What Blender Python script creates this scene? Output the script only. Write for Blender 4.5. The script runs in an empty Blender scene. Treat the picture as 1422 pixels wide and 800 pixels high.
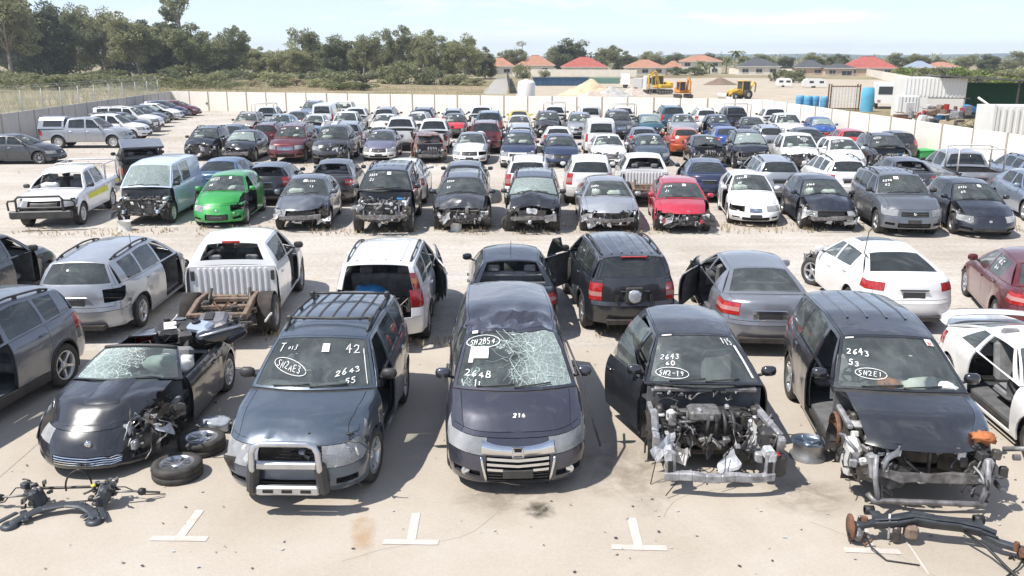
import bpy, math, random
import numpy as np
from mathutils import Vector, Matrix, noise as mnoise

# ------------------------------------------------------------------ camera, sky, sun, exposure
SC = bpy.context.scene
COL = SC.collection
R_ = math.radians
cam_d = bpy.data.cameras.new('camera')
cam = bpy.data.objects.new('camera', cam_d)
COL.objects.link(cam)
cam_d.sensor_width = 36.0
cam_d.lens = 1200.0 / 1422.0 * 36.0
cam_d.clip_start = 0.1
cam_d.clip_end = 9000.0
cam.location = (0.0, 0.0, 5.2)
cam.rotation_euler = (R_(90.0 - 14.93), 0.0, R_(-1.48))
SC.camera = cam

SUN_EL, SUN_AZ = 58.0, 248.0          # azimuth clockwise from +Y; the sun stands to the left, a little behind the camera
W = bpy.data.worlds.new('World')
SC.world = W
W.use_nodes = True
wn, wl = W.node_tree.nodes, W.node_tree.links
wn.clear()
w_out = wn.new('ShaderNodeOutputWorld')
w_bg = wn.new('ShaderNodeBackground')
w_bg.inputs['Strength'].default_value = 0.115
sky = wn.new('ShaderNodeTexSky')
sky.sky_type = 'NISHITA'
sky.sun_disc = False
sky.sun_elevation = R_(SUN_EL)
sky.sun_rotation = R_(SUN_AZ)
sky.air_density = 0.6
sky.dust_density = 0.0
sky.ozone_density = 1.0
# thin high cloud, the same everywhere in the sky
tc = wn.new('ShaderNodeTexCoord')
mp = wn.new('ShaderNodeMapping')
mp.inputs['Scale'].default_value = (1.0, 1.0, 6.0)
nz = wn.new('ShaderNodeTexNoise')
nz.inputs['Scale'].default_value = 4.5
nz.inputs['Detail'].default_value = 7.0
nz.inputs['Roughness'].default_value = 0.6
nz.inputs['Distortion'].default_value = 0.3
rp = wn.new('ShaderNodeValToRGB')
rp.color_ramp.elements[0].position = 0.50
rp.color_ramp.elements[0].color = (0.58, 0.58, 0.58, 1)
rp.color_ramp.elements[1].position = 0.66
rp.color_ramp.elements[1].color = (0.92, 0.92, 0.92, 1)
mx = wn.new('ShaderNodeMixRGB')
mx.inputs['Color2'].default_value = (4.2, 4.5, 5.2, 1)
wl.new(tc.outputs['Generated'], mp.inputs['Vector'])
wl.new(mp.outputs['Vector'], nz.inputs['Vector'])
wl.new(nz.outputs['Fac'], rp.inputs['Fac'])
sxyz = wn.new('ShaderNodeSeparateXYZ')      # haze thins with height above the horizon
wl.new(tc.outputs['Generated'], sxyz.inputs[0])
hz_ = wn.new('ShaderNodeMapRange')
hz_.inputs['From Min'].default_value = 0.0
hz_.inputs['From Max'].default_value = 0.7
hz_.inputs['To Min'].default_value = 1.0
hz_.inputs['To Max'].default_value = 0.38
wl.new(sxyz.outputs['Z'], hz_.inputs['Value'])
fm = wn.new('ShaderNodeMath')
fm.operation = 'MULTIPLY'
wl.new(rp.outputs['Color'], fm.inputs[0])
wl.new(hz_.outputs[0], fm.inputs[1])
wl.new(fm.outputs[0], mx.inputs['Fac'])
wl.new(sky.outputs['Color'], mx.inputs['Color1'])
mx2 = wn.new('ShaderNodeMixRGB')
mx2.inputs['Color2'].default_value = (6.4, 6.6, 7.0, 1)
rp2 = wn.new('ShaderNodeValToRGB')
rp2.color_ramp.elements[0].position = 0.52
rp2.color_ramp.elements[1].position = 0.68
rp2.color_ramp.elements[1].color = (.8, .8, .8, 1)
wl.new(nz.outputs['Fac'], rp2.inputs['Fac'])
wl.new(rp2.outputs['Color'], mx2.inputs['Fac'])
wl.new(mx.outputs['Color'], mx2.inputs['Color1'])
wl.new(mx2.outputs['Color'], w_bg.inputs['Color'])
wl.new(w_bg.outputs['Background'], w_out.inputs['Surface'])

sun_d = bpy.data.lights.new('sun', 'SUN')
sun_d.energy = 3.4
sun_d.angle = R_(0.53)
sun_d.color = (1.0, 0.95, 0.88)
sun = bpy.data.objects.new('sun', sun_d)
COL.objects.link(sun)
sun.location = (-40, -20, 60)
_a = R_(SUN_AZ)
_to = Vector((math.sin(_a) * math.cos(R_(SUN_EL)), math.cos(_a) * math.cos(R_(SUN_EL)), math.sin(R_(SUN_EL))))
sun.rotation_euler = _to.to_track_quat('Z', 'Y').to_euler()

SC.view_settings.view_transform = 'Standard'
SC.view_settings.look = 'None'
SC.view_settings.exposure = 0.86
SC.view_settings.gamma = 1.0
SC.view_settings.use_curve_mapping = False
SC.render.engine = 'CYCLES'
SC.cycles.max_bounces = 7
SC.cycles.transparent_max_bounces = 12
SC.cycles.caustics_reflective = False
SC.cycles.caustics_refractive = False

# ------------------------------------------------------------------ materials
MATS = {}


def _new(name):
    m = bpy.data.materials.new(name)
    m.use_nodes = True
    nt = m.node_tree
    return m, nt, nt.nodes['Principled BSDF']


def mat(name, col, rough=0.6, metal=0.0, var=0.0, scale=6.0, coat=0.0, bump=0.0, bscale=40.0, col2=None, spec=0.5, detail=5.0, thr=None):
    """plain procedural surface: base colour with noise variation (col2 mixed in), optional bump"""
    if name in MATS:
        return MATS[name]
    m, nt, b = _new(name)
    N, K = nt.nodes, nt.links
    b.inputs['Roughness'].default_value = rough
    b.inputs['Metallic'].default_value = metal
    b.inputs['Coat Weight'].default_value = coat
    b.inputs['Coat Roughness'].default_value = 0.06
    b.inputs['Specular IOR Level'].default_value = spec
    if var > 0 or col2:
        t = N.new('ShaderNodeTexCoord')
        n = N.new('ShaderNodeTexNoise')
        n.inputs['Scale'].default_value = scale
        n.inputs['Detail'].default_value = detail
        n.inputs['Roughness'].default_value = 0.6
        K.new(t.outputs['Object'], n.inputs['Vector'])
        r = N.new('ShaderNodeValToRGB')
        lo, hi = thr or (0.32, 0.68)
        r.color_ramp.elements[0].position = lo
        r.color_ramp.elements[1].position = hi
        if col2:
            r.color_ramp.elements[0].color = (*col, 1)
            r.color_ramp.elements[1].color = (*col2, 1)
        else:
            r.color_ramp.elements[0].color = (*[c * (1 - var) for c in col], 1)
            r.color_ramp.elements[1].color = (*[min(1, c * (1 + var)) for c in col], 1)
        K.new(n.outputs['Fac'], r.inputs['Fac'])
        K.new(r.outputs['Color'], b.inputs['Base Color'])
    else:
        b.inputs['Base Color'].default_value = (*col, 1)
    if bump > 0:
        t2 = N.new('ShaderNodeTexCoord')
        n2 = N.new('ShaderNodeTexNoise')
        n2.inputs['Scale'].default_value = bscale
        n2.inputs['Detail'].default_value = 4.0
        K.new(t2.outputs['Object'], n2.inputs['Vector'])
        bp = N.new('ShaderNodeBump')
        bp.inputs['Strength'].default_value = bump
        bp.inputs['Distance'].default_value = 0.02
        K.new(n2.outputs['Fac'], bp.inputs['Height'])
        K.new(bp.outputs['Normal'], b.inputs['Normal'])
    MATS[name] = m
    return m


def paint(name, col, metal=0.0, dust=0.22, rough=0.32):
    """car paint under clear coat, with a thin patchy film of yard dust and small scuffs"""
    key = 'paint_' + name
    if key in MATS:
        return MATS[key]
    m, nt, b = _new(key)
    N, K = nt.nodes, nt.links
    t = N.new('ShaderNodeTexCoord')
    n = N.new('ShaderNodeTexNoise')
    n.inputs['Scale'].default_value = 2.3
    n.inputs['Detail'].default_value = 8.0
    n.inputs['Roughness'].default_value = 0.68
    K.new(t.outputs['Object'], n.inputs['Vector'])
    r = N.new('ShaderNodeValToRGB')
    r.color_ramp.elements[0].position = 0.40
    r.color_ramp.elements[0].color = (0.01, 0.01, 0.01, 1)
    r.color_ramp.elements[1].position = 0.80
    r.color_ramp.elements[1].color = (dust, dust, dust, 1)
    K.new(n.outputs['Fac'], r.inputs['Fac'])
    x = N.new('ShaderNodeMixRGB')
    x.inputs['Color1'].default_value = (*col, 1)
    x.inputs['Color2'].default_value = (0.36, 0.34, 0.32, 1)
    K.new(r.outputs['Color'], x.inputs['Fac'])
    n3 = N.new('ShaderNodeTexNoise')
    n3.inputs['Scale'].default_value = 11.0
    n3.inputs['Detail'].default_value = 9.0
    n3.inputs['Roughness'].default_value = 0.8
    n3.inputs['Distortion'].default_value = 1.5
    K.new(t.outputs['Object'], n3.inputs['Vector'])
    r3 = N.new('ShaderNodeValToRGB')
    r3.color_ramp.elements[0].position = 0.66
    r3.color_ramp.elements[1].position = 0.74
    r3.color_ramp.elements[1].color = (.22, .22, .22, 1)
    K.new(n3.outputs['Fac'], r3.inputs['Fac'])
    x3 = N.new('ShaderNodeMixRGB')
    x3.inputs['Color2'].default_value = (0.45, 0.45, 0.46, 1)
    K.new(r3.outputs['Color'], x3.inputs['Fac'])
    K.new(x.outputs['Color'], x3.inputs['Color1'])
    K.new(x3.outputs['Color'], b.inputs['Base Color'])
    b.inputs['Metallic'].default_value = metal
    b.inputs['Roughness'].default_value = rough
    b.inputs['Coat Weight'].default_value = 1.0
    ma = N.new('ShaderNodeMath')
    ma.operation = 'MULTIPLY_ADD'
    ma.inputs[1].default_value = 0.7
    ma.inputs[2].default_value = 0.05
    K.new(r.outputs['Color'], ma.inputs[0])
    K.new(ma.outputs[0], b.inputs['Coat Roughness'])
    n2 = N.new('ShaderNodeTexNoise')
    n2.inputs['Scale'].default_value = 3.1
    n2.inputs['Detail'].default_value = 2.0
    K.new(t.outputs['Object'], n2.inputs['Vector'])
    bp = N.new('ShaderNodeBump')
    bp.inputs['Strength'].default_value = 0.16
    bp.inputs['Distance'].default_value = 0.06
    K.new(n2.outputs['Fac'], bp.inputs['Height'])
    K.new(bp.outputs['Normal'], b.inputs['Normal'])
    K.new(bp.outputs['Normal'], b.inputs['Coat Normal'])
    MATS[key] = m
    return m


def glass(name, tint, alpha, rough=0.02, dust=0.10, crack=None, film=(0.42, 0.48, 0.46), ends=None):
    """thin pane: tinted see-through mixed with a sharp reflection, a film of dust, on lamp lenses a painted gleam; crack = (scale, amount, x0) breaks it"""
    if name in MATS:
        return MATS[name]
    m, nt, b = _new(name)
    N, K = nt.nodes, nt.links
    N.remove(b)
    out = N['Material Output']
    tr = N.new('ShaderNodeBsdfTransparent')
    tr.inputs['Color'].default_value = (*[c * alpha for c in tint], 1)
    gl = N.new('ShaderNodeBsdfGlossy')
    gl.inputs['Roughness'].default_value = rough
    fr = N.new('ShaderNodeFresnel')
    fr.inputs['IOR'].default_value = 1.6
    ad = N.new('ShaderNodeMath')
    ad.operation = 'MULTIPLY_ADD'
    ad.inputs[1].default_value = 1.0
    ad.inputs[2].default_value = 0.03
    K.new(fr.outputs[0], ad.inputs[0])
    m1 = N.new('ShaderNodeMixShader')
    K.new(ad.outputs[0], m1.inputs[0])
    K.new(tr.outputs[0], m1.inputs[1])
    K.new(gl.outputs[0], m1.inputs[2])
    t = N.new('ShaderNodeTexCoord')
    n = N.new('ShaderNodeTexNoise')
    n.inputs['Scale'].default_value = 3.0
    n.inputs['Detail'].default_value = 6.0
    K.new(t.outputs['Object'], n.inputs['Vector'])
    r = N.new('ShaderNodeValToRGB')
    r.color_ramp.elements[0].position = 0.38
    r.color_ramp.elements[0].color = (dust * .6,) * 3 + (1,)
    r.color_ramp.elements[1].position = 0.8
    r.color_ramp.elements[1].color = (dust * 1.35,) * 3 + (1,)
    K.new(n.outputs['Fac'], r.inputs['Fac'])
    df = N.new('ShaderNodeBsdfDiffuse')
    df.inputs['Color'].default_value = (*film, 1)
    m2 = N.new('ShaderNodeMixShader')
    K.new(r.outputs['Color'], m2.inputs[0])
    K.new(m1.outputs[0], m2.inputs[1])
    K.new(df.outputs[0], m2.inputs[2])
    last = m2
    if crack:
        sc_, amt, x0 = crack
        fac = None
        nn = N.new('ShaderNodeTexNoise')
        nn.inputs['Scale'].default_value = 4.0
        K.new(t.outputs['Object'], nn.inputs['Vector'])
        mixv = N.new('ShaderNodeMixRGB')
        mixv.inputs['Fac'].default_value = 0.12
        K.new(t.outputs['Object'], mixv.inputs['Color1'])
        K.new(nn.outputs['Color'], mixv.inputs['Color2'])
        for k, (s_, w_) in enumerate(((sc_, 0.012), (sc_ * 2.7, 0.022))):
            v = N.new('ShaderNodeTexVoronoi')
            v.feature = 'DISTANCE_TO_EDGE'
            v.inputs['Scale'].default_value = s_
            K.new(mixv.outputs['Color'], v.inputs['Vector'])
            lt = N.new('ShaderNodeMath')
            lt.operation = 'LESS_THAN'
            lt.inputs[1].default_value = w_
            K.new(v.outputs['Distance'], lt.inputs[0])
            if fac is None:
                fac = lt
            else:
                mxx = N.new('ShaderNodeMath')
                mxx.operation = 'MAXIMUM'
                K.new(fac.outputs[0], mxx.inputs[0])
                K.new(lt.outputs[0], mxx.inputs[1])
                fac = mxx
        sx = N.new('ShaderNodeSeparateXYZ')
        K.new(t.outputs['Object'], sx.inputs[0])
        mr = N.new('ShaderNodeMapRange')
        mr.inputs['From Min'].default_value = x0
        mr.inputs['From Max'].default_value = x0 + (ends or 0.55)
        K.new(sx.outputs['X'], mr.inputs['Value'])
        ns = N.new('ShaderNodeTexNoise')
        ns.inputs['Scale'].default_value = 2.6
        ns.inputs['Detail'].default_value = 5
        K.new(t.outputs['Object'], ns.inputs['Vector'])
        gt = N.new('ShaderNodeMath')
        gt.operation = 'MULTIPLY_ADD'
        gt.inputs[1].default_value = 0.75
        K.new(ns.outputs['Fac'], gt.inputs[2])
        K.new(mr.outputs[0], gt.inputs[0])
        sm = N.new('ShaderNodeMapRange')
        sm.inputs['From Min'].default_value = 0.55
        sm.inputs['From Max'].default_value = 1.15
        K.new(gt.outputs[0], sm.inputs['Value'])
        # crack lines where broken, plus crazed haze in the worst part
        ml = N.new('ShaderNodeMath')
        ml.operation = 'MULTIPLY'
        K.new(fac.outputs[0], ml.inputs[0])
        st = N.new('ShaderNodeMath')
        st.operation = 'GREATER_THAN'
        st.inputs[1].default_value = 0.12
        K.new(sm.outputs[0], st.inputs[0])
        K.new(st.outputs[0], ml.inputs[1])
        hz = N.new('ShaderNodeMath')
        hz.operation = 'MULTIPLY'
        hz.inputs[1].default_value = 0.42
        K.new(sm.outputs[0], hz.inputs[0])
        mm = N.new('ShaderNodeMath')
        mm.operation = 'MAXIMUM'
        K.new(ml.outputs[0], mm.inputs[0])
        K.new(hz.outputs[0], mm.inputs[1])
        mu = N.new('ShaderNodeMath')
        mu.operation = 'MULTIPLY'
        mu.inputs[1].default_value = amt
        K.new(mm.outputs[0], mu.inputs[0])
        dc = N.new('ShaderNodeBsdfDiffuse')
        dc.inputs['Color'].default_value = (0.62, 0.74, 0.70, 1)
        m3 = N.new('ShaderNodeMixShader')
        K.new(mu.outputs[0], m3.inputs[0])
        K.new(last.outputs[0], m3.inputs[1])
        K.new(dc.outputs[0], m3.inputs[2])
        last = m3
    K.new(last.outputs[0], out.inputs['Surface'])
    MATS[name] = m
    return m


RUBBER = mat('tyre_rubber', (0.022, 0.022, 0.023), 0.75, var=0.4, scale=9, col2=(0.07, 0.063, 0.055))
ALLOY = mat('alloy_silver', (0.55, 0.56, 0.58), 0.32, 0.85, var=0.12)
ALLOYD = mat('alloy_dusty', (0.33, 0.33, 0.34), 0.4, 0.6, var=0.25)
STEELW = mat('white_steel_rim', (0.66, 0.65, 0.62), 0.5, 0.1, var=0.15)
CHROME = mat('chrome', (0.72, 0.73, 0.75), 0.12, 1.0, var=0.06)
PLASTIC = mat('black_plastic', (0.028, 0.028, 0.03), 0.5, var=0.3, scale=5, col2=(0.06, 0.057, 0.052))
MESHG = mat('grille_black', (0.012, 0.012, 0.013), 0.45)
UNDER = mat('underbody', (0.02, 0.019, 0.018), 0.85, var=0.5, scale=7, col2=(0.06, 0.05, 0.042))
TRIM = mat('interior_trim', (0.12, 0.122, 0.126), 0.8, var=0.3)
TRIML = mat('interior_beige', (0.33, 0.29, 0.24), 0.85, var=0.2)
SEATG = mat('seat_grey', (0.19, 0.19, 0.195), 0.9, var=0.3)
LENS = glass('lamp_lens', (0.97, 0.98, 1.0), 0.97, 0.03, 0.34, film=(0.90, 0.92, 0.94))  # whitish film paints in the sky gleam the reflectors would give
REFL = mat('lamp_reflector', (0.78, 0.79, 0.80), 0.30, 0.25, var=0.15, scale=14)
BULB = mat('lamp_bulb', (0.05, 0.055, 0.06), 0.08, 0.3, coat=1.0)
REDL = mat('red_lens', (0.26, 0.008, 0.008), 0.15, var=0.3, scale=16, coat=1.0, col2=(0.50, 0.03, 0.025))
AMBL = mat('amber_lens', (0.65, 0.19, 0.015), 0.15, var=0.3, coat=1.0)
CLRL = mat('clear_lens', (0.46, 0.22, 0.20), 0.15, coat=1.0)
SIDEG = glass('side_glass', (0.80, 0.90, 0.90), 0.65, 0.02, 0.14)
TINTG = glass('dark_tinted_glass', (0.40, 0.43, 0.45), 0.35, 0.02, 0.07)
WSG = glass('windscreen_glass', (0.88, 0.97, 0.94), 0.92, 0.02, 0.15)
CRACKG = glass('cracked_windscreen', (0.78, 0.93, 0.89), 0.72, 0.03, 0.13, crack=(5.5, 0.68, -0.10))
CRACKA = glass('shattered_windscreen', (0.78, 0.93, 0.89), 0.70, 0.05, 0.16, crack=(6.5, 0.55, -1.15))
CRACKL = glass('half_shattered_windscreen', (0.78, 0.93, 0.89), 0.75, 0.05, 0.14, crack=(6.0, 0.7, 0.25), ends=-0.6)
CHALK = mat('chalk_paint', (0.74, 0.74, 0.72), 0.8, var=.2, scale=20)
CRKL = mat('crack_edge', (0.50, 0.60, 0.57), 0.4)
PAPER = mat('paper', (0.82, 0.80, 0.77), 0.8)
BAG = mat('airbag_cloth', (0.74, 0.73, 0.69), 0.85, var=0.10, bump=0.5, bscale=12)
METALR = mat('raw_steel', (0.21, 0.20, 0.195), 0.5, 0.6, var=0.5, scale=9)
CAST = mat('cast_aluminium', (0.19, 0.185, 0.18), 0.55, 0.45, var=0.5, scale=14)
DARKM = mat('oily_metal', (0.05, 0.048, 0.046), 0.5, 0.5, var=0.5, scale=10, col2=(0.14, 0.125, 0.11))
RUST = mat('rusted_steel', (0.10, 0.045, 0.028), 0.85, var=0.4, scale=12, col2=(0.21, 0.105, 0.06), bump=0.4)
RUSTD = mat('brown_rusted_chassis', (0.12, 0.085, 0.065), 0.85, var=0.4, scale=9, col2=(0.27, 0.20, 0.15), bump=0.4)
HOSE = mat('black_hose', (0.02, 0.02, 0.02), 0.55)
GALV = mat('bare_inner_metal', (0.30, 0.30, 0.31), 0.5, 0.25, var=0.5, scale=7)
GALVL = mat('pale_inner_metal', (0.50, 0.51, 0.53), 0.5, 0.2, var=0.35, scale=7)
BLUEC = mat('blue_plastic', (0.03, 0.20, 0.46), 0.45, var=0.15)
ORANGE = mat('torn_orange_trim', (0.40, 0.14, 0.05), 0.7, var=0.3)
YELL = mat('yellow_stripe', (0.72, 0.66, 0.03), 0.5, var=0.08)

PAINTS = {
    'black': ((0.014, 0.016, 0.021), 0.0), 'navyblack': ((0.013, 0.017, 0.028), 0.2), 'navy': ((0.020, 0.035, 0.085), 0.2),
    'charcoal': ((0.055, 0.058, 0.066), 0.35), 'plum': ((0.050, 0.052, 0.072), 0.45), 'bluegrey': ((0.075, 0.100, 0.135), 0.45),
    'steel': ((0.15, 0.165, 0.19), 0.5), 'midgrey': ((0.24, 0.255, 0.285), 0.5), 'silver': ((0.40, 0.42, 0.45), 0.5), 'silverblue': ((0.27, 0.33, 0.42), 0.5),
    'white': ((0.80, 0.80, 0.79), 0.0), 'offwhite': ((0.70, 0.69, 0.66), 0.0), 'vanblue': ((0.58, 0.66, 0.82), 0.05),
    'green': ((0.025, 0.33, 0.055), 0.15), 'red': ((0.48, 0.018, 0.045), 0.1), 'maroon': ((0.13, 0.012, 0.018), 0.3),
    'brightred': ((0.55, 0.02, 0.025), 0.05), 'orangered': ((0.52, 0.10, 0.035), 0.2), 'teal': ((0.03, 0.11, 0.15), 0.3),
    'lightblue': ((0.36, 0.47, 0.55), 0.3), 'blue': ((0.02, 0.08, 0.30), 0.2), 'midblue': ((0.06, 0.13, 0.24), 0.3),
    'beige': ((0.42, 0.38, 0.32), 0.3), 'purplegrey': ((0.20, 0.20, 0.28), 0.45), 'yellow': ((0.70, 0.55, 0.02), 0.0),
    'rustbrown': ((0.22, 0.085, 0.045), 0.0), 'gold': ((0.33, 0.27, 0.18), 0.4),
}


def P_(n):
    c, mt = PAINTS[n]
    return paint(n, c, mt, dust=0.05 if n in ('black', 'navyblack', 'plum', 'navy') else 0.13, rough=0.35 if mt else 0.28)


# ------------------------------------------------------------------ mesh helpers
class MB:
    """collects shapes, then links them as one mesh object"""

    def __init__(self):
        self.v, self.f, self.m, self.s, self.mats = [], [], [], [], []

    def mi(self, m):
        if m not in self.mats:
            self.mats.append(m)
        return self.mats.index(m)

    def add(self, vs, fs, m, smooth=False):
        o, k = len(self.v), self.mi(m)
        self.v.extend([tuple(map(float, q)) for q in vs])
        for f in fs:
            self.f.append(tuple(i + o for i in f))
            self.m.append(k)
            self.s.append(smooth)
        return self

    def box(self, c, d, m, rot=None, bev=0.0):
        x, y, z = d[0] / 2, d[1] / 2, d[2] / 2
        if bev > 0:
            b = min(bev, x * .9, y * .9, z * .9)
            oc = ((-x + b, -y), (x - b, -y), (x, -y + b), (x, y - b), (x - b, y), (-x + b, y), (-x, y - b), (-x, -y + b))
            vs = [(px * k, py * k2, pz) for (k, k2, pz) in (((x - b) / x, (y - b) / y, -z), (1, 1, -z + b), (1, 1, z - b), ((x - b) / x, (y - b) / y, z)) for (px, py) in oc]
            fs = [(q * 8 + i, q * 8 + (i + 1) % 8, q * 8 + 8 + (i + 1) % 8, q * 8 + 8 + i) for q in range(3) for i in range(8)]
            fs += [tuple(range(7, -1, -1)), tuple(range(24, 32))]
        else:
            vs = [(-x, -y, -z), (x, -y, -z), (x, y, -z), (-x, y, -z), (-x, -y, z), (x, -y, z), (x, y, z), (-x, y, z)]
            fs = [(0, 3, 2, 1), (4, 5, 6, 7), (0, 1, 5, 4), (1, 2, 6, 5), (2, 3, 7, 6), (3, 0, 4, 7)]
        if rot is not None:
            M = rot if isinstance(rot, Matrix) else Matrix.Rotation(rot, 3, 'Z')
            vs = [M @ Vector(q) for q in vs]
        return self.add([(q[0] + c[0], q[1] + c[1], q[2] + c[2]) for q in vs], fs, m)

    def tube(self, pts, r, m, n=7, caps=True, smooth=True):
        pts = [Vector(p) for p in pts]
        rs = r if isinstance(r, (list, tuple)) else [r] * len(pts)
        vs, fs = [], []
        up = None
        for i, p in enumerate(pts):
            d = (pts[min(i + 1, len(pts) - 1)] - pts[max(i - 1, 0)])
            d = d.normalized() if d.length > 1e-9 else Vector((0, 0, 1))
            if up is None:
                up = Vector((0, 0, 1)) if abs(d.z) < 0.9 else Vector((1, 0, 0))
            a = d.cross(up)
            if a.length < 1e-6:
                a = d.cross(Vector((0, 1, 0)))
            a.normalize()
            b = a.cross(d).normalized()
            up = b
            for k in range(n):
                t = 2 * math.pi * k / n
                vs.append(p + (a * math.cos(t) + b * math.sin(t)) * rs[i])
        for i in range(len(pts) - 1):
            for k in range(n):
                fs.append((i * n + k, i * n + (k + 1) % n, (i + 1) * n + (k + 1) % n, (i + 1) * n + k))
        if caps:
            fs.append(tuple(range(n))[::-1])
            fs.append(tuple((len(pts) - 1) * n + k for k in range(n)))
        return self.add(vs, fs, m, smooth)

    def lathe(self, prof, m, n=24, axis='Z', c=(0, 0, 0), smooth=True, a0=0.0, a1=2 * math.pi):
        full = abs(a1 - a0 - 2 * math.pi) < 1e-6
        cnt = n if full else n + 1
        vs, fs = [], []
        for k in range(cnt):
            t = a0 + (a1 - a0) * k / n
            for (r, h) in prof:
                p = (r * math.cos(t), r * math.sin(t), h)
                if axis == 'X':
                    p = (h, p[0], p[1])
                elif axis == 'Y':
                    p = (p[0], h, p[1])
                vs.append((p[0] + c[0], p[1] + c[1], p[2] + c[2]))
        q = len(prof)
        for k in range(n):
            k2 = (k + 1) % cnt
            for i in range(q - 1):
                fs.append((k * q + i, k2 * q + i, k2 * q + i + 1, k * q + i + 1))
        return self.add(vs, fs, m, smooth)

    def grid(self, P, m, smooth=True):
        a, b = P.shape[:2]
        fs = [(i * b + j, i * b + j + 1, (i + 1) * b + j + 1, (i + 1) * b + j) for i in range(a - 1) for j in range(b - 1)]
        return self.add(P.reshape(-1, 3), fs, m, smooth)

    def mesh(self, name):
        me = bpy.data.meshes.new(name)
        me.from_pydata(self.v, [], self.f)
        for mm in self.mats:
            me.materials.append(mm)
        if self.f:
            me.polygons.foreach_set('material_index', self.m)
            me.polygons.foreach_set('use_smooth', self.s)
        me.validate()
        me.update()
        return me

    def build(self, name, parent=None, loc=None):
        o = bpy.data.objects.new(name, self.mesh(name))
        COL.objects.link(o)
        if parent is not None:
            o.parent = parent
        if loc:
            o.location = loc
        return o


def link(name, me, parent=None, m=None):
    o = bpy.data.objects.new(name, me)
    COL.objects.link(o)
    if parent is not None:
        o.parent = parent
    if m is not None and me.materials:
        o.material_slots[0].link = 'OBJECT'
        o.material_slots[0].material = m
    return o


def empty(name, loc, rz=0.0, label=None, cat=None, group=None):
    o = bpy.data.objects.new(name, None)
    COL.objects.link(o)
    o.location = loc
    o.rotation_euler = (0, 0, rz)
    o.empty_display_size = 0.2
    if label:
        tag(o, label, cat, group)
    return o


def tag(o, label, cat, group=None, kind=None):
    if label:
        o['label'] = label
    if cat:
        o['category'] = cat
    if group:
        o['group'] = group
    if kind:
        o['kind'] = kind
    return o


def copy_tree(o, parent=None):
    c = o.copy()
    COL.objects.link(c)
    c.parent = parent
    for ch in o.children:
        copy_tree(ch, c)
    return c

# ------------------------------------------------------------------ ground, concrete, walls
def ramp(nt, fac, stops):
    r = nt.nodes.new('ShaderNodeValToRGB')
    e = r.color_ramp.elements
    e[0].position, e[0].color = stops[0][0], (*stops[0][1], 1)
    e[1].position, e[1].color = stops[-1][0], (*stops[-1][1], 1)
    for p, c in stops[1:-1]:
        q = e.new(p)
        q.color = (*c, 1)
    nt.links.new(fac, r.inputs['Fac'])
    return r.outputs['Color']


def noise_n(nt, scale, detail=6, rough=.6, dist=0.0, vec=None):
    n = nt.nodes.new('ShaderNodeTexNoise')
    n.inputs['Scale'].default_value = scale
    n.inputs['Detail'].default_value = detail
    n.inputs['Roughness'].default_value = rough
    n.inputs['Distortion'].default_value = dist
    if vec:
        nt.links.new(vec, n.inputs['Vector'])
    return n.outputs['Fac']


def mixc(nt, fac, a, b, mode='MIX'):
    m = nt.nodes.new('ShaderNodeMixRGB')
    m.blend_type = mode
    for i, v in ((0, fac), (1, a), (2, b)):
        if isinstance(v, (int, float)):
            m.inputs[i].default_value = v
        elif isinstance(v, tuple):
            m.inputs[i].default_value = (*v, 1)
        else:
            nt.links.new(v, m.inputs[i])
    return m.outputs[0]


def surf_mat(name, build, rough=.9, bump=None):
    m, nt, b = _new(name)
    t = nt.nodes.new('ShaderNodeTexCoord')
    col, hgt = build(nt, t.outputs['Object'])
    nt.links.new(col, b.inputs['Base Color'])
    b.inputs['Roughness'].default_value = rough
    b.inputs['Specular IOR Level'].default_value = .25
    if hgt is not None:
        bp = nt.nodes.new('ShaderNodeBump')
        bp.inputs['Strength'].default_value = bump[0]
        bp.inputs['Distance'].default_value = bump[1]
        nt.links.new(hgt, bp.inputs['Height'])
        nt.links.new(bp.outputs['Normal'], b.inputs['Normal'])
    MATS[name] = m
    return m


def b_gravel(nt, v):
    a = ramp(nt, noise_n(nt, .16, 6, .62, .4, v), [(.30, (.43, .385, .335)), (.5, (.52, .48, .43)), (.72, (.59, .56, .52))])
    f = ramp(nt, noise_n(nt, 9, 6, .75, 0, v), [(.3, (.70, .69, .67)), (.7, (1.12, 1.11, 1.1))])
    c = mixc(nt, 1.0, a, f, 'MULTIPLY')
    d = ramp(nt, noise_n(nt, .55, 8, .7, .6, v), [(.56, (0, 0, 0)), (.72, (.55, .55, .55))])
    c = mixc(nt, d, c, (.36, .27, .18))
    mpn = nt.nodes.new('ShaderNodeMapping')
    mpn.inputs['Scale'].default_value = (.035, 1.1, 1)
    nt.links.new(v, mpn.inputs['Vector'])
    tr = ramp(nt, noise_n(nt, 2.2, 4, .55, .25, mpn.outputs['Vector']), [(.36, (.91, .905, .895)), (.62, (1.05, 1.05, 1.055))])
    c = mixc(nt, 1.0, c, tr, 'MULTIPLY')
    return c, noise_n(nt, 22, 5, .75, 0, v)


def b_concrete(nt, v):
    a = ramp(nt, noise_n(nt, .45, 8, .62, .3, v), [(.28, (.385, .335, .275)), (.5, (.44, .39, .33)), (.74, (.485, .44, .385))])
    f = ramp(nt, noise_n(nt, 34, 5, .7, 0, v), [(.3, (.90, .90, .89)), (.7, (1.06, 1.06, 1.05))])
    c = mixc(nt, 1.0, a, f, 'MULTIPLY')
    s = ramp(nt, noise_n(nt, 1.5, 9, .75, 1.2, v), [(.60, (0, 0, 0)), (.80, (.35, .35, .35))])
    c = mixc(nt, s, c, (.34, .27, .20))
    return c, noise_n(nt, 60, 4, .6, 0, v)


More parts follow.
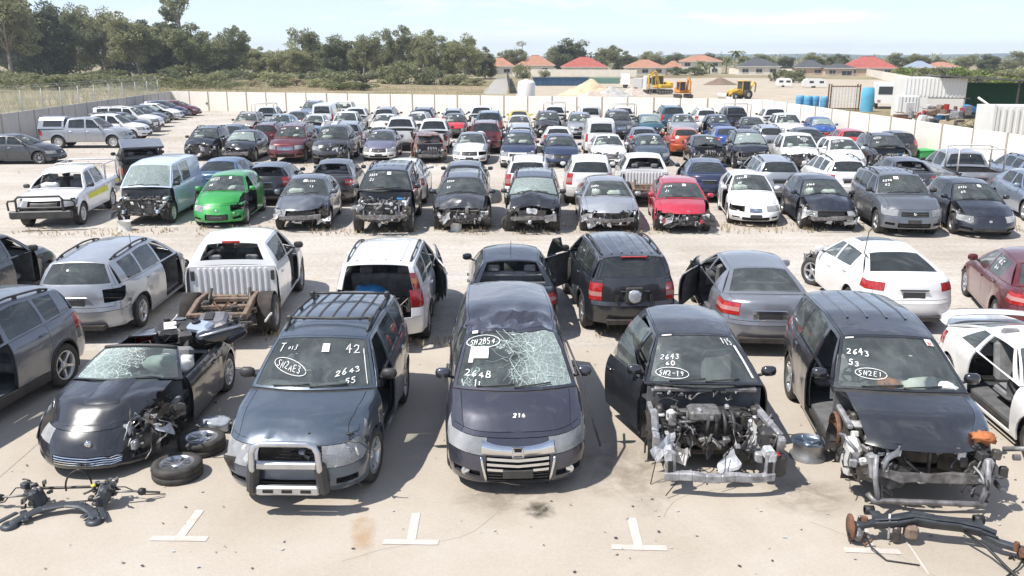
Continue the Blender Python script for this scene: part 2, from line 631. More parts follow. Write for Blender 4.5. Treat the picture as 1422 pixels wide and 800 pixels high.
def b_field(nt, v):
    a = ramp(nt, noise_n(nt, .03, 8, .65, .5, v), [(.32, (.24, .20, .12)), (.5, (.34, .28, .18)), (.66, (.42, .36, .26))])
    f = ramp(nt, noise_n(nt, .6, 8, .75, .3, v), [(.3, (.62, .62, .58)), (.7, (1.1, 1.08, 1.05))])
    c = mixc(nt, 1.0, a, f, 'MULTIPLY')
    s = ramp(nt, noise_n(nt, .09, 7, .7, .4, v), [(.50, (0, 0, 0)), (.64, (.8, .8, .8))])
    return mixc(nt, s, c, (.13, .14, .07)), noise_n(nt, 3, 6, .7, 0, v)


GRAVEL = surf_mat('pale_gravel', b_gravel, .95, (.55, .03))
CONC = surf_mat('worn_concrete', b_concrete, .85, (.18, .006))
FIELD = surf_mat('dry_field', b_field, .97, (.6, .2))


def sheet_poly(name, pts, z, m, sub=0):
    mb = MB()
    mb.add([(x, y, z) for x, y in pts], [tuple(range(len(pts)))], m)
    o = mb.build(name)
    o['kind'] = 'structure'
    return o


sheet_poly('ground', [(-1700, -60), (1900, -60), (1900, 2400), (-1700, 2400)], 0.0, FIELD)
CORN = [(-29.0, 36.0), (-29.6, 54.0), (-32.4, 91.0), (22.4, 71.6), (23.3, 37.5), (24.4, 6.0)]
sheet_poly('yard_gravel', [(-36, -8)] + [(-31, 30)] + CORN[1:] + [(26, -8)], .004, GRAVEL)
pad = sheet_poly('concrete_pad', [(-30, -6), (25, -6), (25, 15.0), (12, 15.05), (3, 15.15), (-6, 15.2), (-14, 15.3), (-30, 15.4)], .010, CONC)
# saw-cut joints and hairline cracks in the slab
JOINT = mat('joint_dirt', (.34, .30, .26), .95)
def ribbon(name, pts, w, m, z, parent, kind=None):
    mb = MB()
    n = len(pts)
    A, B = [], []
    for i in range(n):
        d = Vector(pts[min(i + 1, n - 1)]) - Vector(pts[max(i - 1, 0)])
        d.normalize()
        ww = w if not isinstance(w, (list, tuple)) else w[i]
        A.append((pts[i][0] - d.y * ww / 2, pts[i][1] + d.x * ww / 2, z))
        B.append((pts[i][0] + d.y * ww / 2, pts[i][1] - d.x * ww / 2, z))
    mb.grid(np.array([B, A]), m, False)
    o = mb.build(name, parent)
    if kind:
        o['kind'] = kind
    return o


rnd = random.Random(2)
for x in (-6.3, 7.6):
    ribbon('slab_joint', [(x + .02 * math.sin(k), -5 + 20.0 * k / 12) for k in range(13)], .008, JOINT, .0135, pad)
for x, y, a in ((4.95, 7.4, 1.9), (-1.6, 8.2, .4), (2.0, 9.0, 1.2)):
    p = [(x, y)]
    for k in range(9):
        a += rnd.uniform(-.35, .35)
        p.append((p[-1][0] + .22 * math.cos(a), p[-1][1] + .22 * math.sin(a)))
    ribbon('crack', p, .0035, JOINT, .0138, pad)
LINE = mat('faded_line_paint', (.575, .54, .49), .85, var=.12, scale=7, col2=(.475, .43, .375), thr=(.42, .66), detail=9)
for (bx0, by0, bx1, by1, sx, sy) in ((-3.807, 8.706, -3.175, 8.674, -3.460, 9.315), (-1.209, 8.564, -0.593, 8.534, -0.892, 9.182), (1.308, 8.397, 1.911, 8.353, 1.627, 9.002), (3.837, 8.275, 4.430, 8.217, 4.251, 8.805)):
    d = Vector((bx1 - bx0, by1 - by0))
    mid = ((bx0 + bx1) / 2, (by0 + by1) / 2)
    ribbon('bay_marking', [(bx0, by0), (bx1, by1)], .10, LINE, .0165, pad)
    ribbon('bay_marking', [(mid[0], mid[1] + .051), (sx, sy)], .10, LINE, .0165, pad)
ribbon('scratch_line', [(4.600, 8.444), (4.530, 7.782)], .02, LINE, .0150, pad)


def blot(name, c, rx, ry, m, z, seed, rot=0.0):
    """stain lying on the slab, soaked in most at its middle"""
    mb = MB()
    vs, fade, fs = [(c[0], c[1], z)], [1.0], []
    for r_ in range(1, 9):
        for k in range(40):
            t = 2 * math.pi * k / 40
            q = 1 + .35 * mnoise.noise(Vector((math.cos(t) * 1.6, math.sin(t) * 1.6, seed))) + .18 * mnoise.noise(Vector((math.cos(t) * 5, math.sin(t) * 5, seed + 3)))
            x, y = 1.25 * rx * q * math.cos(t) * r_ / 8, 1.25 * ry * q * math.sin(t) * r_ / 8
            vs.append((c[0] + x * math.cos(rot) - y * math.sin(rot), c[1] + x * math.sin(rot) + y * math.cos(rot), z))
            fade.append(min(1.0, max(0.0, (8 - r_) / 5)))
    for k in range(40):
        fs.append((0, 1 + k, 1 + (k + 1) % 40))
        for r_ in range(7):
            fs.append((1 + r_ * 40 + k, 41 + r_ * 40 + k, 41 + r_ * 40 + (k + 1) % 40, 1 + r_ * 40 + (k + 1) % 40))
    mb.add(vs, fs, m)
    o = mb.build(name, pad)
    at_ = o.data.attributes.new('soak', 'FLOAT', 'POINT')
    at_.data.foreach_set('value', fade)
    return o


def stain_mat(name, col, scale, amt, rough=.6):
    m, nt, b = _new(name)
    t = nt.nodes.new('ShaderNodeTexCoord')
    tr = nt.nodes.new('ShaderNodeBsdfTransparent')
    mx_ = nt.nodes.new('ShaderNodeMixShader')
    f = ramp(nt, noise_n(nt, scale, 6, .7, .5, t.outputs['Object']), [(.35, (0, 0, 0)), (.62, (amt, amt, amt))])
    at_ = nt.nodes.new('ShaderNodeAttribute')
    at_.attribute_name = 'soak'
    f = mixc(nt, 1.0, f, at_.outputs['Color'], 'MULTIPLY')
    nt.links.new(f, mx_.inputs[0])
    nt.links.new(tr.outputs[0], mx_.inputs[1])
    b.inputs['Base Color'].default_value = (*col, 1)
    b.inputs['Roughness'].default_value = rough
    nt.links.new(b.outputs[0], mx_.inputs[2])
    nt.links.new(mx_.outputs[0], nt.nodes['Material Output'].inputs['Surface'])
    MATS[name] = m
    return m


OIL = stain_mat('oil_stain_wet', (.075, .068, .045), 4.0, .85, .35)
OILD = stain_mat('old_oil_stain', (.28, .23, .18), 2.6, .45, .8)
RSTN = stain_mat('rust_stain', (.52, .30, .12), 1.6, .60, .9)
blot('oil_stain', (0.554, 9.212), .17, .17, OIL, .0205, 3.0, .5)
blot('old_oil_stain', (0.238, 9.568), .75, .35, OILD, .0185, 8.0, .2)
blot('old_oil_stain', (1.752, 10.196), .55, .9, OILD, .0185, 12.0, .2)
blot('old_oil_stain', (3.855, 9.474), .5, .4, OILD, .0185, 15.0, .2)
blot('old_oil_stain', (-4.409, 11.109), .7, .5, OILD, .0185, 19.0, .2)
blot('rust_stain', (-1.489, 8.859), .14, .55, RSTN, .0185, 5.0, .22)
blot('rust_stain', (-0.501, 13.485), .25, .4, RSTN, .0185, 25.0, .22)

WALLM = surf_mat('limestone_wall', lambda nt, v: (mixc(nt, 1.0, ramp(nt, noise_n(nt, .8, 7, .65, .2, v), [(.3, (.80, .745, .65)), (.7, (.88, .84, .77))]), ramp(nt, noise_n(nt, 14, 5, .7, 0, v), [(.3, (.88, .88, .87)), (.7, (1.05, 1.05, 1.05))]), 'MULTIPLY'), noise_n(nt, 30, 4, .6, 0, v)), .9, (.2, .01))
POSTM = mat('wall_post', (.36, .32, .27), .9, var=.2, scale=3)
WH = 1.9


WALLSH = mat('shaded_precast', (.47, .455, .43), .9, var=.10, scale=.8)  # shade on the left wall is put into this darker copy of the wall colour


def wall_run(a, b, label, n, wm=None):
    A, B = Vector(a), Vector(b)
    d = B - A
    L = d.length
    ang = math.atan2(d.y, d.x)
    e = empty('boundary_wall', (A.x, A.y, 0), ang, label, 'wall', 'precast boundary walls of the yard')
    step = L / n
    pm, sm_ = None, None
    for i in range(n):
        if pm is None:
            mb = MB()
            mb.box((0, 0, WH / 2), (step - .10, .09, WH), wm or WALLM, None, .012)
            pm = mb.mesh('wall_panel')
            mb = MB()
            mb.box((0, 0, WH / 2 + .02), (.12, .17, WH + .04), POSTM, None, .012)
            sm_ = mb.mesh('wall_post')
        o = link('wall_panel', pm, e)
        o.location = ((i + .5) * step, 0, 0)
    for i in range(0, n + 1):
        o = link('wall_post', sm_, e)
        o.location = (i * step, 0, 0)
        if i % 2:
            o.scale = (.55, .75, .99)
    return e


wall_run(CORN[2], CORN[3], 'long cream precast wall across the back of the yard', 26)
wall_run(CORN[3], CORN[5], 'cream precast wall running forward on the right', 24)
wall_run(CORN[2], CORN[1], 'shaded grey precast wall along the left side, far part', 16, WALLSH)
wall_run(CORN[1], CORN[0], 'shaded grey precast wall at the left picture edge', 7, WALLSH)

# chain-link fence behind the left wall
FENCE = mat('galvanised_wire', (.42, .43, .43), .5, .5)
e = empty('chain_link_fence', (-34.2, 50, 0), 0, 'chain link fence on thin posts behind the left wall', 'fence')
pst = MB()
pst.tube([(0, 0, 0), (0, 0, 2.9)], .035, FENCE, 6)
pst.tube([(0, 0, 2.88), (-.25, 0, 3.2)], .025, FENCE, 5)
pme = pst.mesh('fence_post')
for i in range(15):
    o = link('fence_post', pme, e)
    o.location = (-.06 * i * 1.0, i * 3.2, 0)
mb = MB()
for z in (.4, 1.2, 2.0, 2.85, 3.05, 3.2):
    mb.tube([(0 - (.2 if z > 2.9 else 0), 0, z), (-.9 - (.2 if z > 2.9 else 0), 45, z)], .012, FENCE, 4)
for i in range(150):
    y = i * .3
    for s_ in (1, -1):
        y2 = y + s_ * 2.4
        if 0 <= y2 <= 45:
            mb.tube([(-.02 * y, y, .4), (-.02 * y2, y2, 2.8)], .006, FENCE, 3, False)
mb.build('wire_mesh', e)['kind'] = 'stuff'

# ------------------------------------------------------------------ vegetation
def leaf_mat(name, c0, c1, tr=.25):
    m, nt, b = _new(name)
    oi = nt.nodes.new('ShaderNodeObjectInfo')
    g_ = nt.nodes.new('ShaderNodeNewGeometry')
    n = noise_n(nt, .7, 3, .6, 0, g_.outputs['Position'])
    ad = nt.nodes.new('ShaderNodeMath')
    ad.operation = 'MULTIPLY_ADD'
    ad.inputs[1].default_value = .35
    nt.links.new(oi.outputs['Random'], ad.inputs[0])
    nt.links.new(n, ad.inputs[2])
    c = ramp(nt, ad.outputs[0], [(.35, c0), (.85, c1)])
    nt.links.new(c, b.inputs['Base Color'])
    b.inputs['Roughness'].default_value = .55
    b.inputs['Specular IOR Level'].default_value = .3
    t = nt.nodes.new('ShaderNodeBsdfTranslucent')
    nt.links.new(c, t.inputs['Color'])
    mx_ = nt.nodes.new('ShaderNodeMixShader')
    mx_.inputs[0].default_value = tr
    nt.links.new(b.outputs[0], mx_.inputs[1])
    nt.links.new(t.outputs[0], mx_.inputs[2])
    nt.links.new(mx_.outputs[0], nt.nodes['Material Output'].inputs['Surface'])
    MATS[name] = m
    return m


GUM = leaf_mat('gum_leaves', (.150, .170, .080), (.36, .36, .19), .45)
GUMD = leaf_mat('dark_leaves', (.105, .125, .065), (.21, .225, .12), .42)
SHRUB = leaf_mat('shrub_leaves', (.08, .105, .035), (.20, .21, .085))
LIME = leaf_mat('lime_leaves', (.09, .15, .03), (.24, .30, .06))
DRYB = leaf_mat('dry_brush', (.24, .19, .10), (.40, .33, .20))
BARK = mat('pale_bark', (.34, .29, .24), .9, var=.3, scale=3)
BARKD = mat('dark_bark', (.12, .095, .075), .9, var=.3, scale=3)


def leaf_cloud(rs, centres, radii, per, size, flat=.75):
    """many leaf-sized quads through the volume of the clumps"""
    V, F = [], []
    for c, r in zip(centres, radii):
        n = per
        d = rs.normal(size=(n, 3))
        d /= np.linalg.norm(d, axis=1)[:, None]
        rad = rs.uniform(.35, 1.0, size=(n, 1)) ** .6
        P = np.array(c) + d * rad * np.array([r, r, r * flat])
        P += rs.normal(size=(n, 3)) * r * .08
        a = rs.normal(size=(n, 3))
        a /= np.linalg.norm(a, axis=1)[:, None]
        b = np.cross(a, rs.normal(size=(n, 3)))
        b /= np.maximum(1e-6, np.linalg.norm(b, axis=1))[:, None]
        s = size * rs.uniform(.6, 1.4, size=(n, 1))
        a, b = a * s, b * s * .55
        V.append(np.stack([P - a, P + b, P + a, P - b], 1).reshape(-1, 3))
    V = np.concatenate(V)
    F = np.arange(len(V)).reshape(-1, 4)
    return V, F


def cloud_mesh(name, V, F, m):
    me = bpy.data.meshes.new(name)
    me.vertices.add(len(V))
    me.vertices.foreach_set('co', V.astype(np.float32).ravel())
    me.loops.add(F.size)
    me.loops.foreach_set('vertex_index', F.astype(np.int32).ravel())
    me.polygons.add(len(F))
    me.polygons.foreach_set('loop_start', np.arange(0, F.size, 4, dtype=np.int32))
    me.update(calc_edges=True)
    me.materials.append(m)
    return me


TREES = {}


def tree_meshes(kind, seed):
    k = (kind, seed)
    if k in TREES:
        return TREES[k]
    rs = np.random.RandomState(seed * 13 + {'gum': 1, 'dense': 2, 'tall': 3, 'round': 4}[kind])
    tb = MB()
    cs, rr = [], []
    bark = BARK if kind in ('gum', 'tall') else BARKD
    H = 1.0     # unit height tree, scaled on placing: meshes are for a 16 m tree
    h = 16.0
    lean = rs.uniform(-.6, .6, 2)
    fork = {'gum': .28, 'dense': .16, 'tall': .55, 'round': .2}[kind] * h
    tb.tube([(0, 0, -.3), (lean[0] * .3, lean[1] * .3, fork * .5), (lean[0], lean[1], fork)], [.42, .30, .24], bark, 8)
    nb = {'gum': 7, 'dense': 8, 'tall': 5, 'round': 7}[kind]
    wid = {'gum': .36, 'dense': .33, 'tall': .16, 'round': .34}[kind] * h
    for i in range(nb):
        a = 2 * math.pi * (i + rs.uniform(-.3, .3)) / nb
        top = rs.uniform(.62, .93) * h
        rad = wid * rs.uniform(.35, .85)
        if i == 0:
            top, rad = .90 * h, wid * .15
        p0 = np.array([lean[0], lean[1], fork])
        p2 = np.array([lean[0] + math.cos(a) * rad, lean[1] + math.sin(a) * rad, top])
        p1 = (p0 + p2) / 2 + np.array([math.cos(a) * rad * .2, math.sin(a) * rad * .2, -.06 * h])
        tb.tube([tuple(p0), tuple(p1), tuple(p2)], [.16, .11, .03], bark, 6)
        m = {'gum': 9, 'dense': 11, 'tall': 5, 'round': 10}[kind]
        for j in range(m):
            t = rs.uniform(.35, 1.0)
            q = p1 + (p2 - p1) * t if t > .2 else p0
            off = rs.normal(size=3) * np.array([1, 1, .7]) * (.075 * h)
            c = q + off
            if kind != 'tall' and rs.rand() < {'dense': .5, 'round': .55, 'gum': .28}[kind]:
                c[2] = rs.uniform(.10 if kind != 'gum' else .25, .6) * h
                c[:2] = np.array([math.cos(a), math.sin(a)]) * wid * rs.uniform(.5, .95)
            cs.append(c)
            rr.append(rs.uniform(.055, .115) * h * (1.2 if kind != 'tall' else .8))
            tb.tube([tuple(q), tuple(c)], [.05, .02], bark, 4, False)
    per = {'gum': 190, 'dense': 210, 'tall': 70, 'round': 200}[kind]
    V, F = leaf_cloud(rs, cs, rr, per, .27)
    lm = {'gum': GUM, 'dense': GUMD, 'tall': GUM, 'round': GUM}[kind]
    TREES[k] = (tb.mesh('trunk'), cloud_mesh('crown', V, F, lm), V[:, 2].max(), np.ptp(V[:, 0]))
    return TREES[k]


def tree(kind, seed, X, Y, h, w, rot, label, group, name='gum_tree', lm=None):
    t, c, zt_, wx = tree_meshes(kind, seed)
    e = empty(name, (X, Y, 0), rot, label, 'tree', group)
    s = h / zt_
    sx = min(1.7, max(.6, w / wx / s))
    e.scale = (s * sx, s * sx, s)
    link('trunk', t, e)
    link('crown', c, e, lm)
    return e


BUSH = {}


def bush(seed, X, Y, h, w, label, group, m=None, name='shrub', cat='shrub'):
    if seed not in BUSH:
        rs = np.random.RandomState(seed + 900)
        cs, rr = [], []
        st = MB()
        for i in range(12):
            a, r = rs.uniform(0, 6.28), rs.uniform(0, .75)
            c = (math.cos(a) * r, math.sin(a) * r, rs.uniform(.18, .78) * (1.15 - r * .6))
            cs.append(c)
            rr.append(rs.uniform(.2, .38))
            st.tube([(0, 0, -.02), tuple(np.array(c) * .95)], [.03, .01], BARKD, 4, False)
        V, F = leaf_cloud(rs, cs, rr, 130, .055)
        BUSH[seed] = (st.mesh('stem'), cloud_mesh('foliage', V, F, SHRUB))
    st, me = BUSH[seed]
    e = empty(name, (X, Y, 0), seed * 1.3 + X, label, cat, group)
    e.scale = (w / 1.9, w / 1.9, h / 1.05)
    link('stem', st, e)
    link('foliage', me, e, m)
    return e


NUM = 'first second third fourth fifth sixth seventh eighth ninth tenth eleventh twelfth thirteenth fourteenth fifteenth sixteenth seventeenth eighteenth nineteenth twentieth'.split()
for a in [('gum', 1, -105.1, 198.8, 22.2, 18.8, 0.4, 'tall grey green gum tree at the far left edge'), ('gum', 1, -124.5, 208.4, 18.8, 18.0, 5.5, 'nearest gum beyond the left edge of the tree line'), ('dense', 2, -141.4, 216.8, 17.8, 18.6, 4.8, 'second gum beyond the left edge of the tree line'), ('gum', 3, -159.2, 225.3, 19.1, 19.3, 4.1, 'third gum beyond the left edge of the tree line'), ('dense', 1, -179.8, 233.8, 17.8, 20.0, 5.9, 'fourth gum beyond the left edge of the tree line'), ('gum', 2, -99.3, 218.7, 18.1, 12.1, 3.7, 'gum tree just left of the pale trunked pair'), ('gum', 3, -95.2, 224.6, 17.5, 14.2, 5.2, 'bushy gum tree behind the pale trunks'), ('gum', 4, -80.7, 208.2, 15.6, 15.7, 3.3, 'gum tree with pale bare trunk showing low down'), ('tall', 1, -80.5, 238.2, 24.3, 12.1, 1.1, 'tallest sparse gum poking above the tree line'), ('round', 1, -66.0, 203.8, 13.0, 14.3, 1.5, 'rounded wide gum at the right end of the tall group'), ('gum', 5, -64.5, 227.8, 13.2, 10.2, 1.5, 'gum tree standing alone right of the tall group'), ('gum', 1, -63.6, 241.8, 8.2, 8.5, 4.4, 'low gum beside the gap with a pale house'), ('round', 2, -56.1, 239.6, 9.6, 11.5, 5.2, 'rounded gum right of the gap'), ('gum', 2, -49.8, 231.4, 8.8, 10.0, 1.5, 'grey gum left of the leafy pair'), ('gum', 3, -46.5, 237.4, 12.9, 11.8, 4.1, 'leafy gum rising above its neighbours at mid left'), ('dense', 1, -38.6, 229.2, 11.2, 11.7, 4.1, 'dark gum with full crown at mid left'), ('gum', 4, -31.7, 227.0, 11.8, 11.6, 4.8, 'gum tree over the brown undergrowth'), ('round', 3, -28.6, 240.9, 8.6, 9.3, 1.9, 'small gum in front of the orange roof'), ('gum', 5, -22.8, 236.7, 13.6, 10.7, 5.9, 'pale gum with the highest crown near the middle'), ('gum', 1, -17.1, 232.6, 12.4, 9.7, 3.7, 'gum tree with twin crown near the middle'), ('round', 1, -11.7, 222.5, 10.7, 10.4, 0.7, 'olive gum in the middle group'), ('gum', 2, -5.9, 220.3, 11.3, 11.0, 0.0, 'wide gum near the gravel track'), ('round', 2, 7.7, 290.0, 10.6, 12.2, 5.5, 'round tree behind the orange roofed houses'), ('gum', 3, 22.6, 299.6, 8.5, 10.7, 2.6, 'gum tree left of the dark tree pair')]:
    tree(*a, 'gum trees beyond the yard', 'gum_tree')
for a in [('dense', 1, -100.4, 206.7, 18.0, 14.7, 1.5, 'dark dense tree second from the left edge'), ('dense', 2, -76.8, 216.1, 17.0, 15.4, 5.5, 'broad dark tree right of the pale trunk'), ('dense', 3, -65.9, 219.8, 11.3, 10.5, 0.0, 'dark tree where the tall group ends'), ('dense', 2, -1.0, 230.2, 8.1, 7.4, 4.1, 'small dark tree beside the gravel track'), ('dense', 3, 27.4, 299.5, 11.7, 14.1, 3.7, 'dark tree pair above the red tiled roof')]:
    tree(*a, 'gum trees beyond the yard', 'broad_tree')
for i, a in enumerate([('gum', 1, 40.9, 309.2, 9.5, 11.6, 3.3), ('dense', 2, 49.5, 322.9, 7.7, 11.6, 0.4), ('round', 3, 61.7, 336.6, 7.8, 11.0, 1.5), ('gum', 4, 72.8, 350.4, 7.4, 11.4, 0.0), ('dense', 1, 76.7, 308.2, 7.1, 9.1, 5.9), ('round', 2, 94.6, 321.8, 7.7, 11.6, 1.1), ('gum', 3, 104.7, 335.5, 6.8, 11.0, 3.0), ('dense', 4, 116.9, 349.2, 5.8, 10.3, 0.7), ('round', 1, 112.6, 307.3, 7.1, 10.1, 2.2), ('gum', 2, 123.4, 321.0, 6.2, 9.5, 4.1), ('dense', 3, 132.8, 334.8, 6.8, 11.0, 3.3), ('round', 4, 162.5, 348.0, 7.4, 11.5, 3.3), ('gum', 1, 149.4, 306.3, 6.7, 11.2, 0.0), ('dense', 2, 162.7, 320.0, 5.7, 9.5, 3.0), ('round', 3, 179.3, 333.6, 5.7, 8.3, 3.3), ('gum', 4, 188.1, 347.4, 6.9, 10.4, 5.2), ('dense', 1, 173.7, 305.7, 6.7, 10.2, 4.4), ('round', 2, 188.9, 319.3, 5.7, 10.6, 2.2), ('gum', 3, 201.9, 333.0, 7.8, 12.2, 2.6), ('dense', 4, 216.5, 346.6, 6.9, 12.7, 4.4)]):
    tree(*a, 'far tree on the right skyline, %s from the left' % NUM[i], 'trees on the right skyline', 'far_tree')
for i, a in enumerate([('round', 1, -140.6, 255.8, 19.1, 18.1, 2.6), ('dense', 2, -135.0, 264.7, 18.4, 18.7, 2.2), ('round', 3, -128.3, 273.5, 18.1, 19.4, 2.6), ('dense', 1, -110.0, 255.0, 15.3, 18.1, 1.5), ('round', 2, -105.4, 263.9, 14.5, 16.7, 3.7), ('dense', 3, -99.9, 272.8, 15.2, 17.3, 0.4), ('round', 1, -85.1, 254.4, 13.4, 16.1, 2.6), ('dense', 2, -80.1, 263.2, 9.3, 14.6, 4.1), ('round', 3, -74.1, 272.1, 9.0, 13.0, 0.0), ('dense', 1, -62.7, 253.8, 6.8, 12.1, 5.5), ('round', 2, -58.1, 262.7, 6.4, 12.6, 4.8), ('dense', 3, -54.4, 271.6, 7.7, 13.0, 1.9), ('round', 1, -45.7, 253.3, 7.2, 12.2, 4.8), ('dense', 2, -40.4, 262.2, 8.0, 12.6, 4.4), ('round', 3, -34.8, 271.1, 6.5, 13.0, 3.7), ('dense', 1, -26.7, 252.9, 7.9, 12.2, 1.5), ('round', 2, -22.2, 261.7, 8.0, 12.6, 4.8), ('dense', 3, -16.8, 270.6, 7.3, 13.1, 2.6), ('round', 1, -9.6, 252.4, 6.8, 12.2, 1.1), ('dense', 2, -4.0, 261.3, 5.2, 10.5, 5.2)]):
    tree(*a, 'bushy tree in the shaded back rank, %s from the left' % NUM[i], 'back rank of the gum trees', 'back_rank_tree')
for i, (s, x, y, h, w, m) in enumerate([(1, -81.3, 152.2, 3.1, 9.0, GUM), (2, -80.5, 160.2, 2.7, 9.5, GUM), (3, -70.9, 147.9, 2.5, 7.9, SHRUB), (4, -72.9, 162.0, 2.7, 8.0, GUM), (5, -72.0, 168.0, 2.9, 7.6, GUM), (6, -61.5, 151.7, 2.2, 6.9, SHRUB), (1, -56.3, 147.6, 2.0, 7.3, SHRUB), (2, -56.9, 159.6, 2.0, 7.9, SHRUB), (3, -51.0, 153.4, 2.1, 7.6, SHRUB), (4, -49.2, 159.4, 1.7, 7.3, SHRUB), (5, -44.0, 151.2, 1.4, 6.0, SHRUB), (6, -44.1, 166.2, 1.3, 6.0, DRYB), (1, -38.2, 161.1, 1.7, 7.1, SHRUB), (2, -36.4, 169.1, 1.5, 6.8, DRYB), (3, -31.1, 160.9, 1.9, 6.4, GUM), (4, -25.2, 148.7, 1.7, 9.0, SHRUB), (5, -21.0, 146.6, 1.5, 8.8, SHRUB)]):
    bush(s, x, y, h, w, '%s clump from the left in the scrub behind the wall' % NUM[i], 'scrub behind the wall', m)
for i, (s, x, y, h, w, m) in enumerate([(1, -100.5, 186.7, 3.5, 10.6, GUM), (2, -99.1, 194.7, 2.5, 11.1, GUMD), (3, -97.2, 202.6, 3.0, 11.6, SHRUB), (4, -86.2, 186.3, 2.3, 10.7, GUM), (5, -84.1, 194.3, 2.8, 11.1, GUMD), (6, -84.0, 202.3, 3.3, 11.6, SHRUB), (1, -71.8, 186.0, 2.6, 10.7, GUM), (2, -69.2, 193.9, 3.1, 11.2, GUMD), (3, -68.5, 201.9, 2.1, 11.6, SHRUB), (4, -57.5, 185.6, 2.9, 10.7, GUM), (5, -56.5, 193.6, 3.4, 11.2, GUMD), (6, -52.9, 201.5, 2.4, 11.6, SHRUB), (1, -43.2, 185.2, 3.2, 10.7, GUM), (2, -41.6, 193.2, 2.2, 11.2, GUMD), (3, -37.3, 201.1, 2.7, 11.7, SHRUB), (4, -31.1, 184.9, 3.5, 10.7, GUM), (5, -26.6, 192.8, 2.5, 11.2, GUMD), (6, -21.8, 200.7, 3.0, 11.7, SHRUB)]):
    bush(s, x, y, h, w, '%s taller shrub from the left under the gums' % NUM[i], 'shrubs under the gums', m)
for s, x, y, h, w, l, m in [(3, -18.0, 180.6, 5.2, 12.0, 'big round shrub in front of the middle gums', GUM), (3, -11.9, 176.4, 3.3, 8.9, 'dark shrub at the foot of the middle gums', GUMD), (6, -6.4, 174.3, 2.5, 8.8, 'shrub at the left edge of the dry paddock end', GUM), (2, -2.6, 170.2, 1.5, 6.9, 'low shrub by the start of the gravel track', GUM), (3, 8.7, 229.9, 4.1, 7.0, 'round olive bush beside the gravel track', GUM), (4, 15.1, 239.8, 2.4, 4.9, 'small bush above the blue container', GUM), (5, 64.5, 188.5, 3.4, 7.8, 'large dark bush in the open ground', GUMD), (2, 64.2, 198.5, 2.4, 2.9, 'small dark bush left of the large one', GUMD), (2, 57.0, 268.7, 2.7, 8.2, 'green hedge below the white upper floor house', SHRUB), (2, 62.0, 266.6, 2.7, 10.9, 'green hedge right of the dirt heaps', SHRUB)]:
    bush(s, x, y, h, w, l, 'shrubs in the open ground', m)
for i, (s, x, y, h, w, m) in enumerate([(1, 92.6, 197.7, 4.3, 7.4, LIME), (2, 92.9, 187.7, 3.4, 7.8, SHRUB), (3, 104.2, 202.4, 3.6, 9.7, GUM), (4, 101.8, 187.5, 4.0, 9.7, LIME), (5, 112.4, 197.2, 3.6, 10.3, SHRUB), (6, 108.5, 182.3, 3.5, 10.3, GUM), (1, 119.7, 192.0, 3.7, 10.0, LIME), (2, 89.1, 167.8, 2.5, 7.0, SHRUB), (3, 91.2, 162.8, 2.4, 7.5, GUM), (4, 93.0, 157.7, 2.2, 7.2, LIME), (5, 99.9, 162.5, 2.1, 7.5, SHRUB)]):
    bush(s, x, y, h, w, '%s green bush from the left above the shed roof' % NUM[i], 'green bushes above the shed', m)

# far woodland that closes the horizon, one mass
rs_ = np.random.RandomState(5)
cs_, rr_ = [], []
for i in range(620):
    x = -420 + 900 * rs_.rand()
    y = 430 + 140 * rs_.rand() - abs(x) * .12
    hh = 5.0 + 2.6 * mnoise.noise(Vector((x * .02, y * .02, 0))) + rs_.uniform(-1, 1.2)
    cs_.append((x, y, max(1.2, hh * .6)))
    rr_.append(max(1.6, hh * rs_.uniform(.55, .8)))
V_, F_ = leaf_cloud(rs_, cs_, rr_, 46, .62)
o = bpy.data.objects.new('far_woodland', cloud_mesh('far_woodland', V_, F_, GUM))
COL.objects.link(o)
tag(o, 'low grey green woodland along the whole horizon', 'woodland', None, 'stuff')


# palms
def palm(X, Y, h, seed, label):
    rs = random.Random(seed)
    e = empty('palm_tree', (X, Y, 0), seed, label, 'palm', 'palms by the houses')
    mb = MB()
    mb.tube([(0, 0, 0), (.1, 0, h * .5), (.0, .1, h * .86)], [.22, .17, .14], BARK, 7)
    mb.build('trunk', e)
    mb = MB()
    for i in range(22):
        a = rs.uniform(0, 6.28)
        up = rs.uniform(-.3, 1.0)
        L = rs.uniform(1.6, 2.3)
        pts = []
        for k in range(6):
            t = k / 5
            r = L * t
            z = h * .86 + L * (up * t - .75 * t * t)
            pts.append(Vector((math.cos(a) * r, math.sin(a) * r, z)))
        s = Vector((-math.sin(a), math.cos(a), 0))
        for p, q in zip(pts, pts[1:]):
            for sg in (-1, 1):
                mb.add([p, q, q + s * sg * .30 - Vector((0, 0, .18)), p + s * sg * .30 - Vector((0, 0, .18))], [(0, 1, 2, 3)], SHRUB)
    mb.build('crown', e)


palm(82.7, 298.1, 8.0, 3, 'tallest palm between the houses')
palm(78.8, 294.2, 5.7, 5, 'palm left of the tallest one')
palm(85.1, 296.0, 5.2, 8, 'palm right of the tallest one')
palm(68.7, 288.4, 4.3, 6, 'short palm before the white upper floor')
palm(71.8, 288.3, 3.9, 9, 'stubby palm in the hedge')

# ------------------------------------------------------------------ houses and sheds beyond the yard
RENDER = mat('cream_render', (.72, .67, .58), .9, var=.08, scale=.8)
BRICKP = mat('pale_brick', (.52, .40, .31), .9, var=.12, scale=2)
WINM = mat('window_glass', (.03, .035, .04), .1)
FRAME = mat('white_frame', (.7, .7, .68), .5)
FASC = mat('fascia_white', (.66, .64, .60), .6)
ROOFS = {'orange': mat('orange_tiles', (.38, .19, .125), .85, var=.2, scale=1.2), 'red': mat('red_tiles', (.36, .095, .075), .8, var=.18, scale=1.2), 'dark': mat('dark_tiles', (.075, .078, .085), .8, var=.2, scale=1.2),
         'blue': mat('blue_grey_roof', (.26, .31, .38), .6, var=.1, scale=1.0)}


